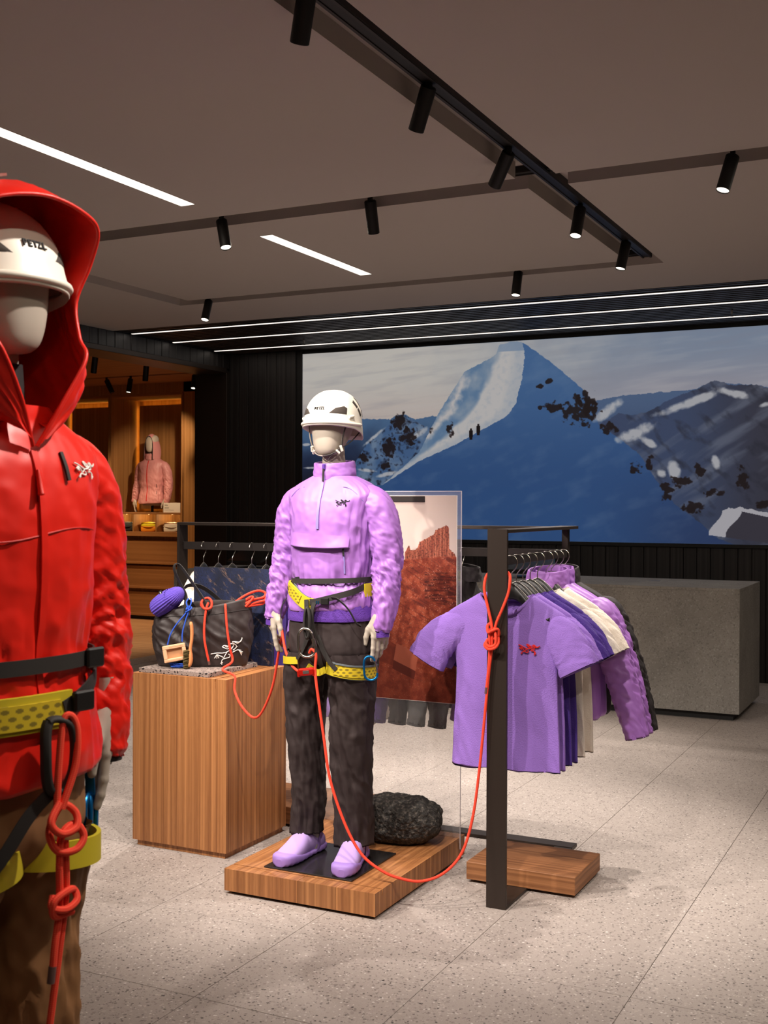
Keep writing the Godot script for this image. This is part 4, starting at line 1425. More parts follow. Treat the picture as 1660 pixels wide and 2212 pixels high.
# ---------------------------------------------------------------- garments
# torso of a jacket: [y, half width, half depth, z]
const TORSO := [[0.985, 0.174, 0.132, 0.0], [1.0, 0.181, 0.137, 0.0], [1.03, 0.179, 0.134, 0.0], [1.06, 0.171, 0.127, 0.0], [1.085, 0.153, 0.114, 0.0], [1.1, 0.149, 0.111, 0.0], [1.125, 0.155, 0.116, 0.0], [1.17, 0.161, 0.121, 0.0], [1.26, 0.167, 0.127, 0.0], [1.34, 0.174, 0.127, -0.002], [1.4, 0.186, 0.12, -0.006], [1.435, 0.188, 0.11, -0.01], [1.455, 0.176, 0.104, -0.012], [1.475, 0.15, 0.098, -0.014], [1.49, 0.12, 0.092, -0.014], [1.505, 0.087, 0.082, -0.012]]
const TORSO_RED := [[0.915, 0.176, 0.14, 0.0], [0.93, 0.181, 0.144, 0.0], [0.98, 0.178, 0.14, 0.0], [1.03, 0.17, 0.132, 0.0], [1.07, 0.158, 0.122, 0.0], [1.1, 0.154, 0.118, 0.0], [1.125, 0.155, 0.119, 0.0], [1.17, 0.165, 0.127, 0.0], [1.26, 0.172, 0.132, 0.0], [1.34, 0.178, 0.131, -0.002], [1.4, 0.189, 0.124, -0.006], [1.435, 0.19, 0.114, -0.01], [1.455, 0.172, 0.107, -0.012], [1.475, 0.14, 0.1, -0.014], [1.49, 0.115, 0.096, -0.012], [1.503, 0.095, 0.09, -0.008]]

func sup(c: float, s: float, e: float) -> float:
	return 1.0 / pow(pow(absf(c), e) + pow(absf(s), e), 1.0 / e)

func fold(x: float, y: float, z: float) -> float:      # creases: sharp ridges, round valleys
	return 1.0 - 2.0 * absf(fn.get_noise_3d(x, y, z))

func torso_mesh(keys: Array, seed_: int, amp: float, hem_wave: float) -> ArrayMesh:
	fn.seed = seed_
	fn.fractal_octaves = 2
	var rows := []
	var y0: float = keys[0][0]
	var y1: float = keys[keys.size() - 1][0]
	var n := 110
	for i in n + 1:
		var y := lerpf(y0, y1, float(i) / n)
		var k := lerp_rows(keys, y)
		var ring := PackedVector3Array()
		for j in 128:
			var a := -TAU * j / 128.0
			var c := cos(a)
			var s := sin(a)
			var r := sup(c, s, 2.35)
			# soft diagonal drags from the armpits, gathers at belt and hem
			var w := fold(c * 1.5 + y * 3.0, y * 6.5, s * 1.5) * 0.6 + fold(c * 4.5, y * 2.2 + c * 2.0, s * 4.5 + 5.0) * 0.5 - 0.55
			var gather := clampf(1.0 - absf(y - 1.1) / 0.09, 0.0, 1.0)
			w += gather * 0.9 * fold(c * 9.0, y * 3.0, s * 9.0)
			var top := clampf((y1 - y) / 0.06, 0.0, 1.0)
			var side := clampf(absf(c) * 1.6 - 0.35, 0.0, 1.0)
			var e := amp * w * (0.35 + 0.65 * maxf(side, gather)) * top
			if y > 1.2: e *= 0.55 + 0.45 * side
			var yy := y
			if y < y0 + 0.06:
				yy += (hem_wave * sin(a * 2.0 + 0.6) + 0.3 * hem_wave * sin(a * 5.0)) * (1.0 - (y - y0) / 0.06)
			ring.append(Vector3(c * r * (k[1] + e), yy, k[3] + s * r * (k[2] + e)))
		rows.append(ring)
	var inner := PackedVector3Array()      # turned-in hem
	for p in rows[0]: inner.append(Vector3(p.x * 0.95, p.y + 0.006, p.z * 0.95))
	rows.insert(0, inner)
	var b := MB.new()
	b.grid(rows)
	return b.weld()

func front(keys: Array, x: float, y: float, off := 0.003) -> Vector3:
	var k := lerp_rows(keys, y)
	var u := clampf(absf(x) / k[1], 0.0, 0.999)
	return Vector3(x, y, k[3] + k[2] * pow(1.0 - pow(u, 2.35), 1.0 / 2.35) + off)

func sleeve_mesh(arm: Array, grow: float, seed_: int, amp: float, to := 1.0, ext := 0.0) -> ArrayMesh:
	fn.seed = seed_
	fn.fractal_octaves = 2
	var rows := []
	var n := 96
	for i in n + 1:
		var t := to * i / n
		var k := lerp_rows(arm, t)
		var k2 := lerp_rows(arm, minf(t + 0.01, 1.0))
		var k1 := lerp_rows(arm, maxf(t - 0.01, 0.0))
		var d := Vector3(k2[1] - k1[1], k2[2] - k1[2], k2[3] - k1[3]).normalized()
		var side := Vector3(0, 0, 1)
		side = (side - d * side.dot(d)).normalized()
		var oth := d.cross(side)
		var c0 := Vector3(k[1], k[2] - ext * clampf((t - 0.4) / 0.6, 0, 1), k[3])
		var ring := PackedVector3Array()
		var soft_end := clampf((t - 0.06) / 0.12, 0.0, 1.0)
		for j in 56:
			var a := TAU * j / 56.0
			var c := cos(a)
			var s := sin(a)
			var w := fold(c * 0.8 + t * 1.6, t * 7.5 + c * 1.1, s * 0.8) * 0.8 + fold(c * 1.6, t * 17.0 + s * 1.4, s * 1.6 + 3.0) * 0.3 - 0.55
			var elbow := 0.55 + 0.6 * clampf(1.0 - absf(t - 0.62) / 0.3, 0.0, 1.0)
			var r: float = k[4] * grow + amp * w * elbow * soft_end
			if t > to - 0.025: r *= 0.93
			ring.append(c0 + side * (c * r) + oth * (s * r))
		rows.append(ring)
	var last: PackedVector3Array = rows[n]
	var kk := lerp_rows(arm, to)
	var cen := Vector3.ZERO
	for p in last: cen += p / last.size()
	var inn := PackedVector3Array()
	for p in last: inn.append(cen + (p - cen) * 0.9 + Vector3(0, 0.012, 0))
	rows.append(inn)
	var b := MB.new()
	b.grid(rows)
	return b.weld()

func collar_mesh(cx: float, cz: float, r0: float, r1: float, y0: float, y1: float, tilt: float, seed_: int) -> ArrayMesh:
	fn.seed = seed_
	var rows := []
	for i in 31:
		var t := i / 30.0
		var up := minf(t / 0.55, 1.0)
		var inside := clampf((t - 0.55) / 0.1, 0.0, 1.0)
		var down := clampf((t - 0.65) / 0.35, 0.0, 1.0)
		var ring := PackedVector3Array()
		for j in 64:
			var a := -TAU * j / 64.0
			var s := sin(a)
			var c := cos(a)
			var r := lerpf(r0, r1, up) + sin(up * PI) * 0.003 - inside * 0.009 + 0.005 * fn.get_noise_3d(c * 2.0, t * 3.0, s * 2.0) * (1.0 if up > 0.05 else 0.0)
			var y := lerpf(y0, y1, up) + (0.004 if t > 0.5 and t < 0.68 else 0.0) - down * (y1 - y0) * 0.9
			y += -tilt * s * (0.4 + up * 0.6)
			ring.append(Vector3(cx + c * r, y, cz + s * r * 1.02))
		rows.append(ring)
	var b := MB.new()
	b.grid(rows)
	return b.weld()

func tube_cloth(keys: Array, seed_: int, amp: float, fr: float, steps := 90) -> ArrayMesh:
	# trouser leg: [y, x, z, rx, rz]
	fn.seed = seed_
	fn.fractal_octaves = 2
	var rows := []
	var y0: float = keys[0][0]
	var y1: float = keys[keys.size() - 1][0]
	for i in steps + 1:
		var y := lerpf(y0, y1, float(i) / steps)
		var k := lerp_rows(keys, y)
		var ring := PackedVector3Array()
		for j in 64:
			var a := -TAU * j / 64.0
			var c := cos(a)
			var s := sin(a)
			var w := fold(c * 1.1 + y * 2.0, y * fr, s * 1.1 - y * 1.5) * 0.7 + fold(c * 2.6, y * 3.0 + c, s * 2.6 + 7.0) * 0.5 - 0.6
			var r := sup(c, s, 2.2)
			ring.append(Vector3(k[1] + c * r * (k[3] + amp * w), y + (0.004 * sin(a * 2.0) if i == 0 else 0.0), k[2] + s * r * (k[4] + amp * w)))
		rows.append(ring)
	var inner := PackedVector3Array()
	var cen := Vector3.ZERO
	for p in rows[0]: cen += p / 64.0
	for p in rows[0]: inner.append(cen + (p - cen) * 0.9 + Vector3(0, 0.012, 0))
	rows.insert(0, inner)
	var b := MB.new()
	b.grid(rows)
	return b.weld()

# the shops's mark: strokes of a small running skeleton, in a box one unit wide
const MARK := [[[0.37, 0.255], [0.42, 0.215], [0.47, 0.22], [0.54, 0.25], [0.6, 0.24], [0.615, 0.285], [0.56, 0.345], [0.5, 0.345], [0.43, 0.3], [0.37, 0.255]],
	[[0.46, 0.235], [0.49, 0.275], [0.55, 0.285]],
	[[0.63, 0.18], [0.69, 0.185], [0.715, 0.24], [0.69, 0.3], [0.64, 0.365], [0.56, 0.43]],
	[[0.69, 0.115], [0.745, 0.11], [0.9, 0.16], [0.965, 0.1], [0.995, 0.01]],
	[[0.69, 0.115], [0.74, 0.2], [0.79, 0.25], [0.79, 0.29]], [[0.745, 0.11], [0.83, 0.19], [0.9, 0.16], [0.99, 0.06]],
	[[0.82, 0.305], [0.74, 0.385], [0.68, 0.42]],
	[[0.0, 0.465], [0.19, 0.455], [0.37, 0.48], [0.5, 0.46], [0.62, 0.375], [0.68, 0.3]],
	[[0.18, 0.51], [0.3, 0.595], [0.385, 0.65], [0.42, 0.585], [0.5, 0.46]],
	[[0.18, 0.51], [0.1, 0.64]], [[0.18, 0.51], [0.165, 0.66]], [[0.18, 0.51], [0.23, 0.66]],
	[[0.52, 0.54], [0.57, 0.6], [0.545, 0.67], [0.45, 0.69], [0.33, 0.72], [0.28, 0.86]], [[0.28, 0.86], [0.25, 0.85]], [[0.28, 0.86], [0.295, 0.91]], [[0.28, 0.86], [0.33, 0.84]],
	[[0.66, 0.5], [0.82, 0.44], [0.88, 0.52], [0.93, 0.6]], [[0.82, 0.44], [0.92, 0.48]], [[0.88, 0.52], [0.91, 0.66]], [[0.88, 0.52], [0.96, 0.55]]]

func mark_mesh(size: float, place: Callable, w := 0.03, rot := -0.36) -> ArrayMesh:
	# place maps (u right, v up) in metres to the cloth's surface
	var b := MB.new()
	for st in MARK:
		var pts := []
		for p in st: pts.append(Vector3(p[0], p[1], 0))
		var cv := curve(pts, 3) if pts.size() > 2 else pts
		var path := []
		for p in cv: 
			var mu: float = p.x - 0.5
			var mv: float = (0.45 - p.y) * 0.82
			path.append(place.call((mu * cos(rot) - mv * sin(rot)) * size, (mu * sin(rot) + mv * cos(rot)) * size))
		if path.size() >= 2:
			b.tube(path, w * size * 0.5, 5, true, 1.0, Vector3.ZERO, 1.0)
	return b.mesh()

const LEG_R := [[0.088, -0.127, -0.022, 0.063, 0.072], [0.12, -0.125, -0.022, 0.062, 0.071], [0.2, -0.119, -0.018, 0.063, 0.071], [0.285, -0.118, -0.012, 0.062, 0.07], [0.38, -0.117, -0.004, 0.064, 0.072], [0.47, -0.12, 0.004, 0.071, 0.078], [0.56, -0.122, 0.004, 0.072, 0.08], [0.64, -0.122, 0.0, 0.077, 0.09], [0.7, -0.118, 0.0, 0.084, 0.103], [0.76, -0.1, 0.0, 0.096, 0.116], [0.82, -0.085, 0.0, 0.1, 0.125]]
const LEG_L := [[0.066, 0.083, -0.022, 0.073, 0.076], [0.1, 0.083, -0.022, 0.072, 0.076], [0.2, 0.084, -0.018, 0.073, 0.076], [0.3, 0.084, -0.01, 0.075, 0.078], [0.38, 0.083, -0.002, 0.078, 0.08], [0.47, 0.084, 0.006, 0.08, 0.084], [0.55, 0.085, 0.006, 0.081, 0.086], [0.64, 0.086, 0.0, 0.083, 0.095], [0.7, 0.085, 0.0, 0.087, 0.106], [0.76, 0.083, 0.0, 0.096, 0.118], [0.82, 0.08, 0.0, 0.098, 0.125]]
const PELVIS := [[0.775, 0.13, 0.1, 0.0], [0.8, 0.16, 0.12, 0.0], [0.83, 0.178, 0.13, 0.0], [0.9, 0.177, 0.129, 0.0], [0.955, 0.172, 0.126, 0.0], [1.05, 0.135, 0.1, 0.0]]

func trousers(parent: Node3D, m: Material, seed_: int, slim := 1.0) -> void:
	var tr := Node3D.new()
	tr.name = "trousers"
	parent.add_child(tr)
	fn.seed = seed_
	var lr := LEG_R.duplicate(true)
	var ll := LEG_L.duplicate(true)
	for q in [lr, ll]:
		for k in q:
			k[1] *= slim
			k[3] *= slim
			k[4] *= slim
	var pv := PELVIS.duplicate(true)
	for k in pv:
		k[1] *= slim
		k[2] *= slim
	part("seat", torso_mesh(pv, seed_, 0.006, 0.0), m, tr)
	part("leg", tube_cloth(lr, seed_ + 1, 0.014, 6.0), m, tr)
	part("leg", tube_cloth(ll, seed_ + 2, 0.014, 6.0), m, tr)

func shoe(parent: Node3D, at: Vector3, turn: float) -> void:
	var s := Node3D.new()
	s.name = "clog" if parent.get_node_or_null("clog") == null else "clog_001"
	parent.add_child(s)
	s.position = at
	s.rotation.y = turn
	# [z, half width, height, x shift]
	var up := [[-0.088, 0.02, 0.05, 0.0], [-0.082, 0.036, 0.072, 0.0], [-0.05, 0.042, 0.09, 0.0], [0.0, 0.041, 0.098, 0.0], [0.05, 0.043, 0.098, 0.002], [0.1, 0.047, 0.075, 0.004], [0.15, 0.047, 0.057, 0.005], [0.18, 0.04, 0.046, 0.005], [0.193, 0.024, 0.034, 0.005]]
	var so := [[-0.095, 0.026, 0.03, 0.0], [-0.088, 0.04, 0.034, 0.0], [-0.05, 0.045, 0.03, 0.0], [0.0, 0.043, 0.026, 0.0], [0.05, 0.045, 0.028, 0.002], [0.1, 0.051, 0.036, 0.004], [0.15, 0.052, 0.047, 0.005], [0.183, 0.045, 0.048, 0.005], [0.2, 0.03, 0.042, 0.005], [0.206, 0.012, 0.03, 0.005]]
	for q in 2:
		var keys: Array = [up, so][q]
		var rows := []
		for i in 50:
			var z := lerpf(keys[0][0], keys[keys.size() - 1][0], 0.5 - 0.5 * cos(PI * i / 49.0))
			var k := lerp_rows(keys, z)
			var ring := PackedVector3Array()
			for j in 32:
				var a := TAU * j / 32.0
				var e := 2.4 if q == 0 else 3.6
				var r := sup(cos(a), sin(a), e)
				var y0 := 0.004 if q == 0 else (0.003 * (1.0 if fmod(i, 4.0) < 2.0 else 0.0))
				ring.append(Vector3(k[3] + cos(a) * r * k[1], y0 + (k[2] - y0) * (0.5 + 0.5 * sin(a) * r), z))
			rows.append(ring)
		var b := MB.new()
		b.grid(rows)
		b.fan(rows[0], true)
		b.fan(rows[49], false)
		part(["vamp", "sole"][q], b.weld(), M.lilac_mesh if q == 0 else M.lilac_foam, s)
	# heel counter
	var b2 := MB.new()
	var rows2 := []
	for i in 13:
		var t := i / 12.0
		var ring := PackedVector3Array()
		for j in 25:
			var a := PI + PI * j / 24.0
			var y := lerpf(0.02, 0.098 - 0.012 * absf(cos(a)), t)
			ring.append(Vector3(-cos(a) * (0.0465 - 0.004 * t), y, -0.03 + sin(a) * (0.066 - 0.008 * t) + 0.03 * absf(cos(a)) * (1.0 - t)))
		rows2.append(ring)
	b2.grid(rows2, false, true)
	part("heel_counter", b2.weld(), M.lilac_foam, s)

func zip_line(parent: Node3D, keys: Array, x0: float, y0: float, x1: float, y1: float, w: float, m: Material, called := "zip") -> void:
	var path := []
	for i in 17:
		var t := i / 16.0
		path.append(front(keys, lerpf(x0, x1, t), lerpf(y0, y1, t), 0.0035))
	var b := MB.new()
	b.strap(path, Vector3(1, 0, 0.0), w, 0.004)
	part(called, b.mesh(), m, parent)

func surface_mark(keys: Array, cx: float, cy: float, size: float) -> ArrayMesh:
	return mark_mesh(size, func(u: float, v: float) -> Vector3: return front(keys, cx + u, cy + v, 0.004), 0.05)

func jacket(parent: Node3D, keys: Array, m: Material, seed_: int, amp: float, grow: float) -> Node3D:
	var j := Node3D.new()
	j.name = "jacket"
	parent.add_child(j)
	part("torso", torso_mesh(keys, seed_, amp, 0.006), m, j)
	part("sleeve", sleeve_mesh(ARM_R, grow, seed_ + 3, amp * 1.25), m, j)
	part("sleeve", sleeve_mesh(ARM_L, grow, seed_ + 5, amp * 1.25), m, j)
	return j

var body_full: ArrayMesh

func lilac_figure() -> void:
	var o := thing("mannequin", "mannequin in lilac half-zip jacket, dark brown trousers and lilac clogs standing on the oak platform", "mannequin", Vector3(-2.2, 0.102, -4.0), 0.0)
	body_full = body_mesh(0.0, 0.0)
	part("body", body_full, M.skin, o)
	trousers(o, M.brown_trouser, 61)
	shoe(o, Vector3(-0.123, 0.0, -0.012), -0.05)
	shoe(o, Vector3(0.094, 0.0, -0.004), 0.22)
	# purple layer under the jacket
	var sh := Node3D.new()
	sh.name = "undershirt"
	o.add_child(sh)
	part("shirt_hem", torso_mesh([[0.944, 0.182, 0.134, 0.0], [0.96, 0.183, 0.135, 0.0], [1.0, 0.178, 0.131, 0.0], [1.06, 0.16, 0.12, 0.0]], 80, 0.003, 0.003), M.purple_jersey, sh)
	for s in 2:
		var arm: Array = [ARM_R, ARM_L][s]
		var a: Array = arm[7]
		var e: Array = arm[8]
		part("cuff", tb([Vector3(a[1], a[2], a[3]), Vector3(e[1], e[2] + 0.005, e[3]), Vector3(e[1] - 0.002 + 0.004 * s, e[2] - 0.022, e[3] + 0.001)], PackedFloat32Array([0.033, 0.0325, 0.031]), 28), M.purple_jersey, sh)
	var j := jacket(o, TORSO, M.lilac_nylon, 101, 0.013, 1.0)
	part("collar", collar_mesh(0.0, -0.008, 0.083, 0.079, 1.488, 1.558, 0.009, 111), M.lilac_nylon, j)
	zip_line(j, TORSO, 0.0, 1.478, 0.0, 1.3, 0.011, M.lilac_trim, "front_zip")
	var zc := MB.new()
	zc.strap([Vector3(0, 1.475, 0.078), Vector3(0, 1.5, 0.0765), Vector3(0, 1.53, 0.0745), Vector3(0, 1.552, 0.074)], Vector3(1, 0, 0), 0.011, 0.004)
	part("collar_zip", zc.mesh(), M.lilac_trim, j)
	part("zip_slider", bx(Vector3(-0.006, 1.528, 0.076), Vector3(0.006, 1.55, 0.084), 0.002), M.purple_jersey, j)
	part("zip_pull", tb([Vector3(0, 1.532, 0.083), Vector3(0.0005, 1.515, 0.086), Vector3(0.001, 1.482, 0.088)], 0.004, 8), M.webbing, j)
	# pocket flap across the front
	var rows := []
	for i in 9:
		var t := i / 8.0
		var row := PackedVector3Array()
		for k in 41:
			var u := k / 40.0
			var x := lerpf(-0.135, 0.125, u)
			var y := lerpf(1.232 - 0.004 * u - 0.006 * sin(u * PI), 1.286 - 0.012 * u, t)
			var off := 0.006 + 0.012 * pow(1.0 - t, 1.5) + 0.004 * sin(u * 9.0) * (1.0 - t)
			row.append(front(TORSO, x, y, off))
		rows.append(row)
	var under := PackedVector3Array()
	for p in rows[0]: under.append(p + Vector3(0, 0.004, -0.016))
	rows.insert(0, under)
	var b := MB.new()
	b.grid(rows, false)
	part("pocket_flap", b.weld(), M.lilac_nylon, j)
	zip_line(j, TORSO, 0.104, 1.225, 0.104, 1.13, 0.006, M.lilac_trim, "pocket_zip")
	part("pocket_pull", tb([front(TORSO, 0.104, 1.232, 0.006), front(TORSO, 0.104, 1.2, 0.008)], 0.004, 8), M.webbing, j)
	part("chest_mark", surface_mark(TORSO, 0.092, 1.402, 0.05), M.ink, j)
	for s in [-1.0, 1.0]:
		var seam := []
		for i in 12:
			var t := i / 11.0
			var p := front(TORSO, s * lerpf(0.085, 0.165, t), lerpf(1.462, 1.405, t * t), 0.0008)
			seam.append(p)
		part("shoulder_seam", tb(seam, 0.0012, 5), M.lilac_trim, j)

func red_figure() -> void:
	var o := thing("mannequin", "mannequin in a bright red hooded jacket and tan trousers, cut off by the picture's edge", "mannequin", Vector3(-1.39, 0.15, -1.383), 1.43)
	part("body", body_mesh(0.15, 0.03), M.skin, o)
	trousers(o, M.tan_trouser, 261, 0.9)
	var j := jacket(o, TORSO_RED, M.red_nylon, 201, 0.011, 1.02)
	# open neck: dark inside, standing lapels, hood over the helmet
	var neck := MB.new()
	neck.tube([Vector3(0, 1.44, -0.01), Vector3(0, 1.52, -0.006), Vector3(0, 1.575, 0.0)], PackedFloat32Array([0.07, 0.06, 0.052]), 32)
	part("inner_collar", neck.mesh(), M.black_cloth, j)
	hood(j)
	zip_line(j, TORSO_RED, 0.0, 1.43, 0.0, 0.955, 0.012, M.red_nylon, "front_zip")
	part("zip_pull", tb([front(TORSO_RED, -0.004, 1.4, 0.008), front(TORSO_RED, -0.008, 1.362, 0.012)], PackedFloat32Array([0.003, 0.0055]), 8), M.red_nylon, j)
	zip_line(j, TORSO_RED, 0.055, 1.43, 0.06, 1.385, 0.006, M.webbing, "chest_zip")
	part("chest_mark", surface_mark(TORSO_RED, 0.105, 1.405, 0.055), M.white_ink, j)
	var seam := []
	for i in 31:
		var x := lerpf(-0.165, 0.165, i / 30.0)
		seam.append(front(TORSO_RED, x, 1.3 + 0.01 * sin(x * 20.0), 0.001))
	part("chest_seam", tb(seam, 0.0014, 5), M.red_dark, j)
	part("cuff_lining", tb([Vector3(0.221, 0.93, 0.022), Vector3(0.22, 0.902, 0.022)], 0.033, 24), M.black_cloth, j)

func arc3(a: Vector3, c: Vector3, b: Vector3, t: float) -> Vector3:
	return a.lerp(c, t).lerp(c.lerp(b, t), t)

func hood(j: Node3D) -> void:
	# ribs swing from the front edge over the crown to the nape; v runs from one lapel over the top to the other
	fn.seed = 300
	fn.fractal_octaves = 2
	var half := [Vector3(0.004, 1.437, 0.113), Vector3(0.04, 1.508, 0.131), Vector3(0.08, 1.578, 0.137), Vector3(0.092, 1.615, 0.108), Vector3(0.1, 1.675, 0.09), Vector3(0.112, 1.735, 0.11), Vector3(0.107, 1.785, 0.134), Vector3(0.068, 1.806, 0.145), Vector3(0.0, 1.816, 0.15)]
	var pts := []
	for p in half: pts.append(p)
	for k in range(7, -1, -1): pts.append(half[k] * Vector3(-1, 1, 1))
	var rim := curve(pts, 6)
	var rows := []
	var nu := 52
	var nv := rim.size() - 1
	for i in nu + 1:
		var u := float(i) / nu
		var row := PackedVector3Array()
		for k in nv + 1:
			var v := float(k) / nv
			var h := minf(v, 1.0 - v)
			var sd := 1.0 if v < 0.5 else -1.0
			var r: Vector3 = rim[k]
			var phi := lerpf(0.3, PI, pow(clampf(h / 0.5, 0, 1), 0.8))
			var nape := Vector3(sd * sin(phi) * 0.098, 1.476 + 0.008 * (1 - cos(phi)), cos(phi) * 0.098 - 0.01)
			var a := PI * v
			var s := sin(a)
			var c := cos(a)
			var top := Vector3(c * 0.16, 1.5 + 0.415 * pow(s, 0.7), 0.03 - 0.03 * s)
			var backp := Vector3(c * 0.155, 1.5 + 0.35 * pow(s, 0.9), -0.06 - 0.15 * s)
			var crown := r * pow(1 - u, 3) + top * (3 * u * pow(1 - u, 2)) + backp * (3 * u * u * (1 - u)) + nape * pow(u, 3)
			var flat := r.lerp(nape, u)
			flat += Vector3(flat.x, 0, flat.z).normalized() * 0.022 * sin(PI * u)
			var p := flat.lerp(crown, soft(0.12, 0.26, h))
			var w := 0.008 * (fold(c * 2.0, u * 3.0 + v, s * 2.0) - 0.5) * sin(PI * minf(u * 1.1, 1.0))
			p += (p - Vector3(0, 1.62, 0)).normalized() * w
			row.append(p)
		rows.append(row)
	var b := MB.new()
	b.grid(rows, false, true)
	var hd := part("hood", b.weld(), M.red_nylon, j)
	part("hood_binding", tb(Array(rows[0]), 0.0034, 8), M.red_nylon, hd)
	# lettering on the side of the crown
	var tx := words("ARC'TERYX", 0.031, 0.004, true)
	tx.horizontal_alignment = HORIZONTAL_ALIGNMENT_CENTER
	var lt := part("lettering", tx, M.white_ink, hd)
	var kc := int(nv * 0.58)
	var ctr: Vector3 = rows[16][kc]
	var nrm := (ctr - Vector3(0, 1.68, -0.01)).normalized()
	var along := ((rows[8][kc + 1] as Vector3) - (rows[24][kc] as Vector3)).normalized()
	along = (along - nrm * along.dot(nrm)).normalized()
	lt.basis = Basis(along, nrm.cross(along), nrm)
	lt.position = ctr + nrm * 0.004

func pink_figure() -> void:
	var o := thing("mannequin", "small far mannequin torso in a dusty pink hooded jacket standing in the lit oak niche", "mannequin", Vector3(-9.44, 0.575, -12.25), 0.1)
	part("body", body_mesh(0.0, 0.0, 0.88), M.skin, o)
	var j := jacket(o, TORSO_RED, M.pink_nylon, 301, 0.009, 1.0)
	hood_small(j)
	zip_line(j, TORSO_RED, 0.0, 1.47, 0.0, 0.95, 0.008, M.red_dark, "front_zip")
	for s in [-1.0, 1.0]:
		zip_line(j, TORSO_RED, 0.12 * s, 1.17, 0.125 * s, 1.04, 0.006, M.black_cloth, "pocket_zip")
	part("pole", tb([Vector3(0, 0.802, 0), Vector3(0, 0.95, 0)], 0.018, 14), M.black_metal, o)
	part("pole_foot", tb([Vector3(0, 0.802, 0), Vector3(0, 0.81, 0)], 0.09, 24), M.black_metal, o)

func hood_small(j: Node3D) -> void:
	var rows := []
	for i in 31:
		var u := i / 30.0
		var row := PackedVector3Array()
		for k in 49:
			var a := PI * k / 48.0
			var s := sin(a)
			var c := cos(a)
			var rim := Vector3(c * (0.062 + 0.012 * s), 1.49 + 0.3 * pow(s, 0.7), 0.1 - 0.02 * s)
			var top := Vector3(c * 0.105, 1.5 + 0.38 * pow(s, 0.75), 0.03)
			var backp := Vector3(c * 0.12, 1.5 + 0.31 * s, -0.06 - 0.12 * s)
			var nape := Vector3(c * 0.09, 1.48, -0.01 - 0.09 * s)
			row.append(rim * pow(1 - u, 3) + top * (3 * u * pow(1 - u, 2)) + backp * (3 * u * u * (1 - u)) + nape * pow(u, 3))
		rows.append(row)
	var b := MB.new()
	b.grid(rows, false, true)
	var hd := part("hood", b.weld(), M.pink_nylon, j)
	part("hood_binding", tb(Array(rows[0]), 0.004, 6), M.webbing, hd)
	part("collar", collar_mesh(0.0, 0.004, 0.088, 0.082, 1.485, 1.56, 0.0, 311), M.pink_nylon, j)

# ---------------------------------------------------------------- helmets
const SHELL := [[0.0, 0.112, 0.118, -0.135], [0.012, 0.111, 0.116, -0.133], [0.03, 0.108, 0.11, -0.131], [0.06, 0.103, 0.1, -0.126], [0.09, 0.092, 0.083, -0.113], [0.115, 0.074, 0.06, -0.092], [0.132, 0.05, 0.034, -0.064], [0.14, 0.028, 0.012, -0.04], [0.1425, 0.004, -0.012, -0.018]]

func shell_pt(az: float, t: float, off: float) -> Vector3:      # azimuth from the front (towards +x), height fraction
	var y := 0.1425 * t
	var k := lerp_rows(SHELL, y)
	var s := cos(az)
	var c := sin(az)
	var zc: float = (k[2] + k[3]) / 2.0
	var zb: float = (k[2] - k[3]) / 2.0
	var r := sup(c, s, 2.25)
	return Vector3(c * r * (k[1] + off), y + off * clampf(t - 0.4, 0, 1), zc + s * r * (zb + off))

